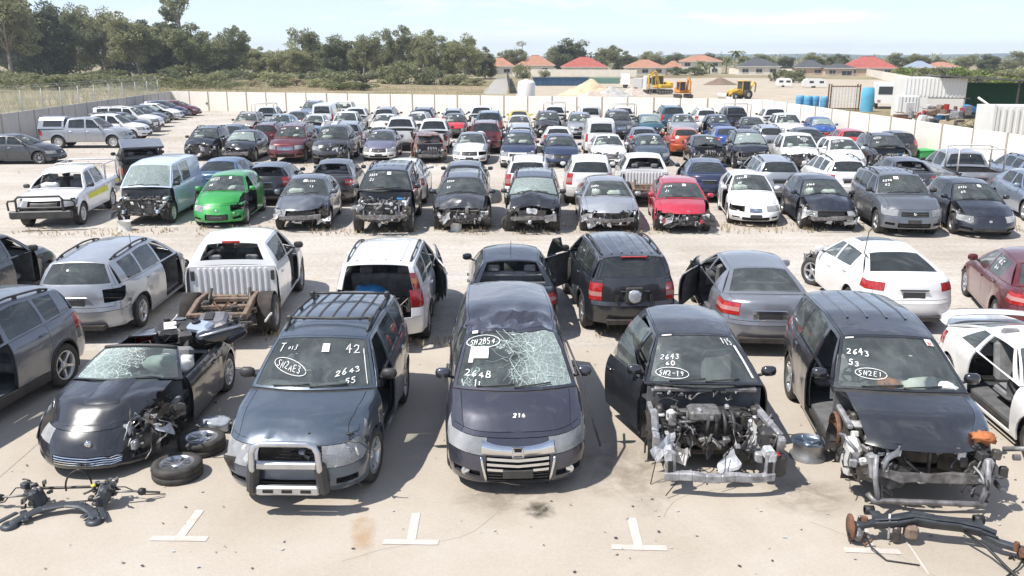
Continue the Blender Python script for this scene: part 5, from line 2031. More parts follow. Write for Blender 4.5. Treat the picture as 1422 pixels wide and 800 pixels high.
# chalk writing on glass and paint: hand-drawn strokes ------------------------------------------
GL = {
    '0': [[(.5, 1), (.15, .8), (.1, .3), (.4, 0), (.8, .2), (.85, .7), (.5, 1)]], '1': [[(.25, .8), (.5, 1), (.5, 0)]],
    '2': [[(.1, .8), (.4, 1), (.8, .85), (.7, .5), (.1, 0), (.9, .05)]], '3': [[(.1, .95), (.6, 1), (.75, .75), (.4, .55), (.8, .35), (.6, .02), (.1, .08)]],
    '4': [[(.65, 0), (.6, 1), (.1, .4), (.95, .4)]], '5': [[(.85, 1), (.25, .98), (.2, .6), (.65, .6), (.8, .25), (.5, 0), (.1, .08)]],
    '6': [[(.7, 1), (.3, .7), (.12, .25), (.45, 0), (.8, .2), (.6, .48), (.18, .3)]], '8': [[(.5, .52), (.15, .75), (.5, 1), (.8, .75), (.5, .52), (.15, .22), (.5, 0), (.85, .25), (.5, .52)]],
    '9': [[(.8, .65), (.4, .5), (.2, .78), (.5, 1), (.8, .8), (.75, .3), (.5, 0)]], 'B': [[(.15, 0), (.2, 1), (.65, .95), (.7, .65), (.2, .52), (.8, .42), (.8, .08), (.15, 0)]],
    'S': [[(.85, .9), (.45, 1), (.15, .75), (.75, .35), (.55, 0), (.1, .08)]], 'N': [[(.1, 0), (.15, 1), (.8, 0), (.85, 1)]], 'H': [[(.15, 0), (.2, 1)], [(.8, 0), (.8, 1)], [(.15, .5), (.8, .5)]],
    'U': [[(.1, 1), (.15, .2), (.5, 0), (.8, .25), (.85, 1)]], 'C': [[(.85, .85), (.5, 1), (.12, .6), (.2, .15), (.6, 0), (.9, .15)]], 'E': [[(.85, 1), (.2, 1), (.15, 0), (.85, 0)], [(.18, .52), (.7, .52)]],
    'T': [[(.05, 1), (.95, 1)], [(.5, 1), (.45, 0)]], 'A': [[(.05, 0), (.5, 1), (.9, 0)], [(.25, .4), (.75, .4)]], '/': [[(.0, -.1), (1, .2)]], '-': [[(.1, .5), (.8, .5)]], ' ': [],
    'o': [[(.5, .7), (.2, .4), (.5, 0), (.8, .35), (.5, .7)]],
}


def chalk(mb, surf, text, u0, v0, du, dv, width=.011, slope=0.0, m=None, Lh=0.0, lift=.008, ring=False, rnd=None, sgn=1):
    """strokes laid on surf(u,v); du, dv = glyph size in surface units; ring draws an oval round the word"""
    rnd = rnd or random.Random(text + str(u0))
    dv *= .85
    du *= .88
    strokes = []
    for i, ch in enumerate(text):
        for st in GL.get(ch, []):
            k1, k2, k3 = rnd.uniform(-.08, .08), rnd.uniform(.8, 1.12), rnd.uniform(-.1, .25)
            strokes.append([(u0 + sgn * (i * du * 1.1 + (x + k3 * y) * du * .9), v0 + (y * k2 + k1 + rnd.uniform(-.06, .06)) * dv + slope * (i + x)) for x, y in st])
    if ring:
        n = len(text)
        cu, cv = u0 + sgn * n * du * .57, v0 + dv * .5 + slope * n * .5
        strokes.append([(cu + math.cos(t) * n * du * .72, cv + math.sin(t) * dv * 1.05 + slope * n * .72 * math.cos(t)) for t in np.linspace(0.2, 6.4, 22)])
    for st in strokes:
        pts = []
        for a, b in zip(st, st[1:]):
            for t in (0, .5):
                pts.append((a[0] + (b[0] - a[0]) * t, a[1] + (b[1] - a[1]) * t))
        pts.append(st[-1])
        P = np.array([surf(np.array([p[0]]), np.array([p[1]]))[0] for p in pts])
        e = 1e-3
        Pu = np.array([surf(np.array([p[0] + e]), np.array([p[1]]))[0] for p in pts]) - P
        Pv = np.array([surf(np.array([p[0]]), np.array([p[1] + e]))[0] for p in pts]) - P
        nn = np.cross(Pu, Pv)
        nn /= np.linalg.norm(nn, axis=1)[:, None]
        nn *= np.where(nn[:, 2:3] < 0, -1, 1)
        T = np.gradient(P, axis=0)
        T /= np.maximum(1e-9, np.linalg.norm(T, axis=1))[:, None]
        S = np.cross(T, nn)
        wd = width * .38
        A = P + S * wd + nn * lift
        B = P - S * wd + nn * lift
        A[:, 1] -= Lh
        B[:, 1] -= Lh
        mb.grid(np.stack([A, B], 1), m or CHALK, False)


def sheet(mb, surf, u0, u1, v0, v1, Lh, m=None, lift=.008):
    us, vs = np.linspace(u0, u1, 4), np.linspace(v0, v1, 4)
    P = surf(us[:, None] + 0 * vs[None], vs[None] + 0 * us[:, None]).copy()
    P[..., 1] -= Lh + lift * .6
    P[..., 2] += lift
    mb.grid(P, m or PAPER, False)


BAGS = {}


def cushion(mb, c, d, m, seed, fr=3.0, amp=.25, rot=None):
    """a soft crumpled lump (airbag cloth)"""
    n, k = 18, 12
    vs, fs = [], []
    for i in range(k + 1):
        t = math.pi * i / k
        for j in range(n):
            a = 2 * math.pi * j / n
            v = Vector((math.sin(t) * math.cos(a), math.sin(t) * math.sin(a), math.cos(t)))
            v = Vector([math.copysign(abs(q) ** .8, q) for q in v])
            v *= 1 + amp * mnoise.noise(v * fr + Vector((seed, 0, 0))) + amp * .4 * mnoise.noise(v * fr * 3 + Vector((0, seed, 0)))
            p = Vector((v.x * d[0], v.y * d[1], v.z * d[2]))
            if rot:
                p = rot @ p
            vs.append((c[0] + p.x, c[1] + p.y, c[2] + p.z))
    for i in range(k):
        for j in range(n):
            fs.append((i * n + j, (i + 1) * n + j, (i + 1) * n + (j + 1) % n, i * n + (j + 1) % n))
    mb.add(vs, fs, m, True)


# the car itself ----------------------------------------------------
KIND = {'sedan': 'sedan', 'bigsedan': 'sedan', 'accord': 'sedan', 'lancer': 'sedan', 'hatch': 'hatchback', 'civic': 'hatchback', 'smallhatch': 'hatchback', 'wagon': 'station_wagon', 'mpv': 'people_mover',
        'suv': 'four_wheel_drive', 'xtrail': 'four_wheel_drive', 'cx5': 'four_wheel_drive', 'bigsuv': 'four_wheel_drive', 'kluger': 'four_wheel_drive', 'ute': 'utility_truck', 'van': 'van', 'roadster': 'convertible', 'coupe': 'coupe'}
OUTER = ('reflector',)


def car(spec, X, Y, rot, pcol, label, cat, group, lost=(), over=None, dents=None, key='', bay=None, rims='five', rimmat=None, opened=None, wmat=None, sidemat=None, notes=None, nowheel=(),
        steer=0.0, mats=None, z=0.0, roll=0.0, pitch=0.0, part_labels=None, bags=0):
    M, parts = car_meshes(spec, over, dents, key)
    g = M.g
    Lh = g['L'] / 2
    root = empty(KIND[spec], (X, Y, z), R_(rot), label, cat, group)
    root.rotation_euler = (R_(pitch), R_(roll), R_(rot))
    pm = P_(pcol)
    lost = set(lost)
    mats = mats or {}
    objs = {}

    def gone(l):
        return l in lost or l.split('|')[0] in lost
    for lab, me in parts.items():
        base, _, sub = lab.partition('>')
        sub = sub.split('#')[0]
        if gone(base) or (sub and sub in lost) or lab in lost:
            continue
        nm = sub or base.split('|')[0]
        if base in ('plate_holder', 'emblem') and (gone('front_bumper') or gone('grille')):
            continue
        if base == 'intake' and gone('front_bumper'):
            continue
        if base.startswith('fog') and gone('front_bumper'):
            continue
        if base.startswith('cladding') and gone('cladding'):
            continue
        if base.startswith('window|') and gone('door|' + base[7:9]):
            continue
        if base == 'rear_window' and (gone('tailgate')):
            continue
        if nm == 'body_shell' and False:
            continue
        par = root
        if sub:
            par = objs.get(base)
            if par is None:
                continue
        m = None
        if nm in PAINTED or nm == 'roof_rib' or nm == 'door_handle':
            m = mats.get(base) or mats.get(nm) or (P_(pcol))
            if isinstance(m, str):
                m = P_(m)
        elif nm == 'mirror':
            m = mats.get('mirror') or (pm if spec not in ('suv', 'ute', 'van') else None)
        elif nm == 'windscreen':
            m = wmat
        elif nm in ('window', 'rear_window'):
            m = sidemat.get(base, sidemat.get(nm)) if isinstance(sidemat, dict) else sidemat
        elif nm == 'cladding':
            m = mats.get('cladding')
        elif nm == 'grille_bar':
            m = mats.get('grille_bar')
        nm = {'fog': 'fog_lamp_surround', 'intake': 'lower_intake', 'cladding': 'wheel_arch_trim', 'cowl': 'cowl_panel', 'window': 'side_window', 'tub': 'tub_side'}.get(nm, nm)
        o = link(nm, me, par, m)
        if not sub:
            objs[base] = o
    if bay is not None:
        seed, dense, front = bay
        for lab, me in engine_bay(M, seed, dense, front, key).items():
            if gone(lab):
                continue
            o = link(lab.split('|')[0], me, root)
            objs[lab] = o
            if lab in ('wiring', 'torn_plastic', 'engine'):
                o['kind'] = 'stuff'
            if lab.startswith('inner_apron') and pcol in ('white', 'silver', 'green', 'red', 'vanblue', 'offwhite', 'steel'):
                o.material_slots[0].link = 'OBJECT'
                o.material_slots[0].material = pm
    # wheels
    xw = g['W'] / 2 - g['tyre_w'] / 2 - .025
    for nm, s, sg in (('f-', g['fa'], -1), ('f+', g['fa'], 1), ('r-', g['ra'], -1), ('r+', g['ra'], 1)):
        if nm in nowheel:
            mb_hub(root, sg * (xw - .05), s - Lh, g['R'] * .9, sg)
            continue
        p = M.D(np.array([[sg * xw, s, g['R']]]))[0]
        w = put_wheel(root, p[0], p[1] - Lh, g['R'], g['R'], g['tyre_w'], rims, rimmat, steer if nm[0] == 'f' else 0.0, sg)
        objs['wheel|' + nm] = w
    # opened panels turn about their hinge
    for lab, (ax, ang) in (opened or {}).items():
        if lab not in objs:
            continue
        lst = [objs[lab]]
        if lab.startswith('door|') and 'window|' + lab[5:] in objs:
            wo = objs['window|' + lab[5:]]
            wo.parent = objs[lab]
        sg = -1 if lab.endswith('-') else 1
        if lab.startswith('door|'):
            s = g['d0'] if lab[5] == 'f' else g['d1']
            piv = Vector((sg * g['W'] / 2 * .97, s - Lh, .6))
        elif lab == 'bonnet':
            piv = Vector((0, g['sc'] - Lh - .08, g['zc'] + .05))
        elif lab in ('tailgate',):
            piv = Vector((0, g['srr'] - Lh + .05, g['zrr']))
            if 'rear_window' in objs:
                objs['rear_window'].parent = objs[lab]
        elif lab == 'boot_lid':
            piv = Vector((0, g['srb'] - Lh + .1, g['zrb']))
        else:
            piv = Vector((0, 0, 0))
        Rm = Matrix.Rotation(R_(ang), 3, ax)
        o = lst[0]
        o.rotation_euler = Rm.to_euler()
        o.location = piv - Rm @ piv
    if bags:                       # fired airbag hanging over the dash
        kb = (spec, bags % 3)
        if kb not in BAGS:
            mb = MB()
            x_ = (.36, -.34, .30)[bags % 3]
            cushion(mb, (x_, g['sc'] - Lh + .42, g['zc'] + .06), (.30, .15, .12), BAG, bags % 3 + 2.0)
            if bags % 3 == 2:
                cushion(mb, (-.34, g['sc'] - Lh + .62, g['zc'] + .04), (.16, .12, .14), BAG, 5.0)
            BAGS[kb] = mb.mesh('airbag')
        link('airbag', BAGS[kb], root)
    if notes:
        mb = MB()
        notes(mb, M, Lh)
        if mb.f:
            mb.build('chalk_marking', objs.get('windscreen', root))['kind'] = 'stuff'
    for k, t in (part_labels or {}).items():
        if k in objs:
            objs[k]['label'] = t
    return root, M, objs


def mb_hub(root, x, y, z, sg):
    mb = MB()
    mb.lathe([(.001, .03), (.14, .03), (.14, .01), (.001, .01)], RUST, 16, 'X', (x, y, z))
    mb.lathe([(.001, .07), (.05, .07), (.07, .02), (.07, -.06)], DARKM, 12, 'X', (x, y, z))
    mb.build('brake_disc', root)


def scribble(seed, bonnet_no=None):
    """windscreen notes for a car in the rows behind: figures, a sticker, airbag cloth or papers inside"""
    def f(mb, M, Lh):
        r = random.Random(seed)
        ws = M.wscreen
        a = ''.join(r.choice('0123456892') for _ in range(4))
        u = r.choice([-.8, -.75, .1])
        chalk(mb, ws, a, u, r.uniform(.55, .72), .10, .13, .022, 0, None, Lh, ring=r.random() < .3)
        chalk(mb, ws, a[:2], u + .1, r.uniform(.3, .42), .10, .13, .022, 0, None, Lh)
        if r.random() < .7:
            uu = r.uniform(-.8, .5)
            sheet(mb, ws, uu, uu + r.uniform(.12, .22), .70, .86, Lh)
    return f

# ------------------------------------------------------------------ gravel track, neighbours' lot and its machines
TRACK = mat('grey_track', (.36, .34, .31), .95, var=.15, scale=.6)
sheet_poly('gravel_track', [(-1.188, 129.821), (2.612, 129.723), (5.175, 237.532), (2.097, 237.612)], .006, TRACK)
LOT = mat('bare_sand', (.42, .36, .28), .95, var=.15, scale=.25)
sheet_poly('dirt_lot', [(3.661, 122.404), (32.342, 93.333), (50.027, 92.876), (104.486, 205.055), (61.728, 236.071), (6.879, 207.577)], .008, LOT)
TRACKF = mat('dark_shade_cloth', (.07, .075, .08), .9)


def panel_fence(a, b, h, m, label, n, cat='fence', name='fence'):
    A, B = Vector(a), Vector(b)
    d = B - A
    e = empty(name, (A.x, A.y, 0), math.atan2(d.y, d.x), label, cat, 'fences beyond the yard')
    st = d.length / n
    for i in range(n):
        mb = MB()
        mb.box(((i + .5) * st, 0, h / 2 + .05), (st - .06, .05, h), m)
        mb.build('fence_panel', e)
        mb = MB()
        mb.box((i * st, 0, h / 2 + .1), (.08, .10, h + .12), m)
        mb.build('fence_post', e)
    return e


panel_fence((3.096, 132.336), (4.623, 229.294), 2.0, TRACKF, 'dark fence along the right side of the gravel track', 8)
panel_fence((6.819, 255.901), (40.877, 245.474), 1.9, RENDER, 'cream fence in front of the orange roofed houses', 14)
panel_fence((121.082, 286.577), (76.534, 159.832), 1.9, RENDER, 'white fence slanting down from the bright red roofed house', 10)
panel_fence((77.984, 287.691), (94.481, 275.120), 1.8, RENDER, 'cream fence below the dark roofed house', 7)


def mound(name, X, Y, rx, ry, h, m, label, seed, cat='heap'):
    n, k = 26, 8
    vs, fs = [(X, Y, h)], []
    for i in range(1, k + 1):
        t = i / k
        for j in range(n):
            a = 2 * math.pi * j / n
            q = 1 + .25 * mnoise.noise(Vector((math.cos(a) * 1.5, math.sin(a) * 1.5, seed)))
            z = h * (1 - t) ** 1.1 + .22 * h * mnoise.noise(Vector((math.cos(a) * t * 5, math.sin(a) * t * 5, seed + 2))) * (1 - t)
            vs.append((X + rx * q * t * math.cos(a), Y + ry * q * t * math.sin(a), z - (.05 if i == k else 0)))
    for j in range(n):
        fs.append((0, 1 + j, 1 + (j + 1) % n))
    for i in range(k - 1):
        for j in range(n):
            fs.append((1 + i * n + j, 1 + (i + 1) * n + j, 1 + (i + 1) * n + (j + 1) % n, 1 + i * n + (j + 1) % n))
    mb = MB()
    mb.add(vs, fs, m, False)
    return tag(mb.build(name), label, cat, 'heaps in the dirt lot')


SAND = mat('heap_sand', (.56, .44, .30), .95, var=.25, scale=1.2, bump=.6, bscale=4)
RUBB = mat('heap_rubble', (.45, .36, .29), .95, var=.35, scale=3, bump=.8, bscale=8, col2=(.56, .50, .45))
GREYG = mat('heap_grey', (.42, .41, .39), .95, var=.2, scale=2)
mound('sand_heap', 14.570, 126.890, 4.6, 3.0, 2.3, SAND, 'tallest sandy heap left of the machines', 1)
mound('rubble_heap', 13.244, 113.608, 3.6, 1.5, 1.1, RUBB, 'reddish rubble heap against the wall', 4)
mound('gravel_heap', 16.709, 119.813, 3.2, 2.0, 1.5, GREYG, 'grey gravel heap right of the sandy heap', 7)
mound('rubble_heap', 19.810, 121.987, 2.6, 1.6, 1.3, RUBB, 'rubble heap below the parked truck', 9)
mound('soil_heap', 45.460, 173.530, 3.6, 2.4, 1.5, RUSTD, 'dark soil heap in the open ground', 12)
# white water tank
e = empty('water_tank', (4.971, 117.943, 0), 0, 'white rounded tank at the end of the gravel track', 'tank')
mb = MB()
mb.lathe([(.001, 2.35), (.5, 2.32), (1.05, 2.1), (1.15, 1.9), (1.15, 0)], mat('white_poly', (.78, .78, .77), .5), 24)
mb.build('shell', e)
mb = MB()
mb.lathe([(.001, 2.45), (.25, 2.45), (.25, 2.3)], mat('white_poly', (.78, .78, .77), .5), 14)
mb.build('lid', e)
# long blue bin
BLUEB = mat('blue_container', (.05, .12, .22), .6, var=.15, scale=1)
e = empty('long_skip_bin', (13.782, 169.829, 0), R_(-3), 'long open dark blue skip bin behind the sandy heap', 'skip bin')
mb = MB()
w_, d_, h_ = 11.0, 2.4, 1.55
vs = [(-w_ / 2 + .6, -d_ / 2, .1), (w_ / 2 - .3, -d_ / 2, .1), (w_ / 2 - .3, d_ / 2, .1), (-w_ / 2 + .6, d_ / 2, .1), (-w_ / 2, -d_ / 2 - .1, h_), (w_ / 2, -d_ / 2 - .1, h_), (w_ / 2, d_ / 2 + .1, h_), (-w_ / 2, d_ / 2 + .1, h_)]
mb.add(vs, [(3, 2, 1, 0), (0, 1, 5, 4), (1, 2, 6, 5), (2, 3, 7, 6), (3, 0, 4, 7)], BLUEB)
mb.build('hull', e)
for i in range(12):
    mb = MB()
    mb.box((-w_ / 2 + .9 + i * .84, -d_ / 2 - .1, .8), (.10, .12, 1.4), BLUEB)
    mb.build('rib', e)
mb = MB()
mb.box((0, -d_ / 2 - .16, h_), (w_, .14, .14), BLUEB)
mb.build('rim', e)

YEL = mat('digger_yellow', (.62, .40, .05), .55, var=.2, scale=2)
ORA = mat('digger_orange', (.62, .24, .03), .55, var=.2, scale=2)
CABG = mat('cab_glass', (.05, .06, .065), .1)


def excavator(X, Y, rot, m, label, reach=1.0, sc=1.0):
    e = empty('excavator', (X, Y, 0), rot, label, 'excavator', 'diggers in the dirt lot')
    e.scale = (sc, sc, sc)
    for sg in (-1, 1):
        mb = MB()
        pts = [(sg * .85, -1.4, .42), (sg * .85, -1.2, .12), (sg * .85, 1.2, .12), (sg * .85, 1.4, .42), (sg * .85, 1.2, .72), (sg * .85, -1.2, .72)]
        vs = [(x + dx, y, z) for dx in (-.22, .22) for x, y, z in pts]
        mb.add(vs, [tuple(range(5, -1, -1)), tuple(range(6, 12))] + [(i, (i + 1) % 6, 6 + (i + 1) % 6, 6 + i) for i in range(6)], DARKM)
        t = mb.build('track', e)
        for k in range(5):
            mb = MB()
            mb.lathe([(.001, .02), (.18, .02), (.18, -.02)], METALR, 10, 'X', (sg * 1.08, -1.0 + k * .5, .34))
            mb.build('roller', t)
    mb = MB()
    mb.box((0, .25, 1.15), (2.0, 2.4, .55), m, None, .12)
    mb.box((.0, 1.15, 1.45), (1.9, .7, .7), m, None, .18)
    mb.build('house', e)
    mb = MB()
    mb.box((-.5, -.35, 1.95), (.95, 1.3, 1.25), CABG, None, .08)
    cb = mb.build('cab', e)
    for x in (-.97, -.03):
        for y in (-1.0, .3):
            mb = MB()
            mb.box((x, y, 1.95), (.09, .09, 1.3), m)
            mb.build('cab_post', cb)
    mb = MB()
    mb.box((-.5, -.35, 2.62), (1.05, 1.4, .09), m, None, .03)
    mb.build('cab_roof', cb)
    mb = MB()
    for a, b, t in (((.35, -.7, 1.4), (.35, -2.2 * reach, 3.3), .34), ((.35, -2.2 * reach, 3.3), (.35, -3.9 * reach, 2.7), .28)):
        d = Vector(b) - Vector(a)
        mb.box(tuple((Vector(a) + Vector(b)) / 2), (.30, d.length, t), m, d.to_track_quat('Y', 'Z').to_matrix(), .05)
    mb.build('boom', e)
    mb = MB()
    d = Vector((.35, -4.2 * reach, .8)) - Vector((.35, -3.9 * reach, 2.8))
    mb.box((.35, -4.05 * reach, 1.8), (.24, .26, d.length), m, None, .04)
    mb.tube([(.35, -2.6 * reach, 3.5), (.35, -3.8 * reach, 3.0)], .07, METALR, 7)
    mb.build('dipper_arm', e)
    mb = MB()
    mb.lathe([(.45, -.4), (.45, .4)], DARKM, 10, 'X', (.35, -4.0 * reach, .55), False, math.pi * .9, math.pi * 2.2)
    mb.build('bucket', e)
    return e


excavator(25.201, 129.139, R_(-65), YEL, 'yellow excavator with its arm folded over the rubble', .62, 1.0)
excavator(25.376, 115.319, R_(10), ORA, 'orange excavator with dark cab facing the yard', .5, .82)
# backhoe loader
e = empty('backhoe_loader', (32.176, 113.119, 0), R_(-70), 'backhoe loader with yellow cab frame and dusty white bucket', 'loader')
e.scale = (.86, .86, .86)
mb = MB()
mb.box((0, -.7, 1.1), (1.0, 2.0, .8), YEL, None, .15)
mb.box((0, .6, .95), (1.1, 1.8, .5), YEL, None, .08)
mb.build('body', e)
mb = MB()
mb.box((0, .75, 1.95), (1.3, 1.3, 1.3), CABG, None, .06)
cb = mb.build('cab', e)
mb = MB()
mb.box((0, .75, 2.68), (1.5, 1.6, .1), YEL, None, .03)
mb.build('cab_roof', cb)
for x in (-.66, .66):
    for y in (.1, 1.4):
        mb = MB()
        mb.box((x, y, 1.95), (.1, .1, 1.4), YEL)
        mb.build('cab_post', cb)
for sg in (-1, 1):
    put_w = ((sg * .95, .9, .72, .72, .45), (sg * .85, -1.25, .48, .48, .32))
    for x, y, z, R0, wd in put_w:
        mb = MB()
        mb.lathe([(R0 * .5, -wd / 2), (R0 * .9, -wd / 2), (R0, -wd * .3), (R0, wd * .3), (R0 * .9, wd / 2), (R0 * .5, wd / 2)], RUBBER, 22, 'X', (x, y, z))
        w = mb.build('wheel', e)
        mb = MB()
        mb.lathe([(.001, sg * wd * .3), (R0 * .5, sg * wd * .4), (R0 * .52, -sg * wd * .4)], STEELW, 16, 'X', (x, y, z))
        mb.build('rim', w)
    mb = MB()
    mb.tube([(sg * .6, -.2, 1.5), (sg * .6, -1.6, 1.1), (sg * .6, -2.3, .6)], .10, YEL, 6)
    mb.build('loader_arm', e)
mb = MB()
mb.lathe([(.6, -1.15), (.6, 1.15)], STEELW, 10, 'X', (0, -2.5, .62), False, math.pi * .8, math.pi * 1.9)
mb.build('loader_bucket', e)
mb = MB()
mb.tube([(0, 1.6, .9), (0, 2.5, 2.6), (0, 2.9, 2.2), (0, 2.8, 1.0)], [.18, .15, .13, .10], YEL, 6)
mb.build('backhoe_arm', e)


def box_truck(X, Y, rot, label, m, cabm, L=6.5, h=2.6, name='parked_truck', cat='truck'):
    e = empty(name, (X, Y, 0), rot, label, cat, 'vehicles in the dirt lot')
    mb = MB()
    vs = [(-1.1, -L / 2, .6), (1.1, -L / 2, .6), (1.1, -L / 2 + 1.7, .6), (-1.1, -L / 2 + 1.7, .6), (-1.0, -L / 2 + .12, 2.5), (1.0, -L / 2 + .12, 2.5), (1.0, -L / 2 + 1.7, 2.6), (-1.0, -L / 2 + 1.7, 2.6)]
    mb.add(vs, [(3, 2, 1, 0), (0, 1, 5, 4), (1, 2, 6, 5), (2, 3, 7, 6), (3, 0, 4, 7), (4, 5, 6, 7)], cabm)
    cb = mb.build('cab', e)
    mb = MB()
    mb.add([(-.92, -L / 2 + .035, 1.5), (.92, -L / 2 + .035, 1.5), (.88, -L / 2 + .085, 2.3), (-.88, -L / 2 + .085, 2.3)], [(0, 1, 2, 3)], CABG)
    mb.build('windscreen', cb)
    mb = MB()
    mb.box((0, .95, .75 + h / 2), (2.3, L - 2.0, h), m, None, .04)
    mb.build('load_body', e)
    for sg in (-1, 1):
        for y in (-L / 2 + .9, L / 2 - 1.2):
            mb = MB()
            mb.lathe([(.001, -.14), (.25, -.14), (.44, -.13), (.46, 0), (.44, .13), (.25, .14), (.001, .14)], RUBBER, 16, 'X', (sg * .95, y, .46))
            mb.build('wheel', e)
        mb = MB()
        mb.box((sg * .8, -L / 2 - .01, .85), (.3, .05, .2), CLRL)
        mb.build('headlight', cb)
    return e


WPAINT = P_('white')
box_truck(23.924, 134.530, R_(8), 'white truck with a square front behind the yellow excavator', mat('truck_grey', (.45, .45, .44), .6), WPAINT, 6.5, 1.4)
box_truck(21.383, 157.369, R_(80), 'white tray truck parked side on behind the heaps', mat('truck_green', (.12, .22, .18), .6), WPAINT, 7.5, 1.0)
box_truck(42.184, 93.079, R_(-20), 'white small truck beside the blue upright boat', mat('truck_white', (.72, .72, .71), .6), WPAINT, 5.0, 1.9)


def caravan(X, Y, rot, label, L=5.0):
    e = empty('caravan', (X, Y, 0), rot, label, 'caravan', 'caravans in the open ground')
    pr = [(-.5, .45), (-.5, 1.6), (-.42, 2.2), (-.3, 2.4), (.3, 2.4), (.42, 2.25), (.5, 1.5), (.5, .6), (.4, .45)]
    vs = [(sx, y * L, z) for sx in (-1.1, 1.1) for y, z in pr]
    n = len(pr)
    mb = MB()
    mb.add(vs, [tuple(range(n)), tuple(range(2 * n - 1, n - 1, -1))] + [((i + 1) % n, i, n + i, n + (i + 1) % n) for i in range(n)], mat('caravan_white', (.72, .72, .70), .5))
    mb.build('body', e)
    for sg in (-1, 1):
        mb = MB()
        mb.lathe([(.001, -.1), (.3, -.1), (.32, 0), (.3, .1), (.001, .1)], RUBBER, 14, 'X', (sg * 1.0, .1, .32))
        mb.build('wheel', e)
        for y in (-.28, .15):
            mb = MB()
            mb.box((sg * 1.11, y * L, 1.55), (.03, .9, .55), WINM)
            mb.build('window', e)
    e.scale = (.8, .8, .66)
    return e


caravan(57.789, 156.428, R_(80), 'white caravan parked side on below the dark roofed houses')
caravan(53.685, 160.423, R_(70), 'small white caravan beside the large dark bush', 3.6)
# blue drums
G6 = 'blue drums behind the right wall'
DRUM = mat('blue_drum', (.10, .33, .56), .45, var=.15, scale=3)
for i, (X, Y) in enumerate(((33.111, 93.313), (33.477, 91.958), (34.236, 91.938), (34.731, 90.616))):
    e = empty('plastic_drum', (X, Y, 0), 0, '%s blue drum from the left behind the right wall' % ['first', 'second', 'third', 'fourth'][i], 'drum', G6)
    mb = MB()
    mb.lathe([(.001, 1.32), (.32, 1.32), (.40, 1.26), (.42, 1.1), (.42, .1), (.38, .0)], DRUM, 18)
    mb.build('body', e)
    mb = MB()
    mb.lathe([(.43, .95), (.45, .9), (.43, .85)], DRUM, 18)
    mb.build('hoop', e)
# steel stillage
e = empty('steel_stillage', (36.172, 89.306, 0), R_(-10), 'brown framed steel stillage with upright bars behind the right wall', 'stillage')
for sx in (-1.4, 1.4):
    for sy in (-.6, .6):
        mb = MB()
        mb.box((sx, sy, 1.3), (.12, .12, 2.6), RUST)
        mb.build('corner_post', e)
for i in range(9):
    mb = MB()
    mb.box((-1.2 + i * .3, -.6, 1.35), (.14, .05, 2.2), STEELW)
    mb.build('upright_bar', e)
for z in (.2, 2.4):
    mb = MB()
    mb.box((0, -.6, z), (2.7, .08, .1), RUST)
    mb.build('frame_bar', e)
# boat hull stood on end
e = empty('upright_boat_hull', (37.574, 86.825, 0), R_(-15), 'bright blue boat hull stood up on its end', 'boat')
BOAT = mat('boat_blue', (.12, .42, .62), .35, var=.15, scale=1)
pr = []
for z, w_, d_ in ((0, .60, .30), (.8, .64, .34), (1.6, .62, .30), (2.1, .58, .24), (2.35, .52, .14)):
    pr.append([(-w_, 0, z), (-w_ * .8, -d_ * .7, z), (0, -d_, z), (w_ * .8, -d_ * .7, z), (w_, 0, z)])
mb = MB()
mb.grid(np.array(pr), BOAT, True)
mb.add([q for q in pr[-1]], [(0, 1, 2, 3, 4)], BOAT)
mb.build('hull', e)
mb = MB()
mb.grid(np.array([[(r[0][0], .02, r[0][2]), (0, .2, r[0][2]), (r[4][0], .02, r[4][2])] for r in pr]), mat('boat_white', (.7, .72, .74), .5), True)
mb.build('deck', e)
# liquid tote
e = empty('liquid_tote', (36.141, 75.451, 0), R_(-12), 'white caged liquid tote in front of the shed', 'tote')
mb = MB()
mb.box((0, 0, 1.3), (1.7, 1.2, 1.5), mat('white_poly', (.78, .78, .77), .5), None, .12)
mb.build('tank', e)
for i in range(7):
    mb = MB()
    mb.box((-.84 + i * .28, -.64, 1.25), (.03, .03, 1.7), FENCE)
    mb.build('cage_bar', e)
mb = MB()
mb.box((0, 0, .25), (1.75, 1.25, .3), RUST)
mb.build('pallet', e)
# shed with lean-to
CORR = mat('white_steel_cladding', (.74, .73, .70), .55, var=.06, scale=.7)
sx0, sy0 = 38.909, 76.295
e = empty('workshop_shed', (sx0, sy0, 0), R_(-14), 'white steel shed with a dark open lean-to roof on its right', 'shed')
mb = MB()
mb.box((0, 2.5, 1.75), (5.0, 5.0, 3.5), CORR)
mb.build('wall', e)
for i in range(16):
    mb = MB()
    mb.box((-2.4 + i * .316, -.02, 2.7), (.09, .05, 1.5), CORR)
    mb.build('cladding_rib', e)
mb = MB()
mb.box((1.2, -.05, 1.78), (3.4, .06, .09), DARKM)
mb.build('door_track', e)
mb = MB()
mb.box((.9, -.09, .9), (2.9, .05, 1.7), mat('shed_door', (.66, .64, .60), .6))
mb.build('sliding_door', e)
mb = MB()
mb.add([(.2, -.6, 3.62), (17.5, -.6, 2.65), (17.5, 6.2, 2.55), (.2, 6.2, 3.58), (.2, -.6, 3.74), (17.5, -.6, 2.77), (17.5, 6.2, 2.67), (.2, 6.2, 3.7)], [(3, 2, 1, 0), (4, 5, 6, 7), (0, 1, 5, 4), (1, 2, 6, 5), (2, 3, 7, 6), (3, 0, 4, 7)], mat('dark_roof_steel', (.10, .10, .10), .6, var=.2))
mb.build('lean_to_roof', e)
for x in (6.5, 10, 13.5, 17):
    mb = MB()
    mb.box((x, -.3, (3.9 - x * .077) / 2), (.14, .14, 3.9 - x * .077), DARKM)
    mb.build('roof_post', e)
mb = MB()
mb.box((10.5, 5.9, 1.5), (14, .1, 2.9), mat('green_shade_wall', (.05, .16, .09), .8, var=.2))
mb.build('back_wall', e)
mb = MB()
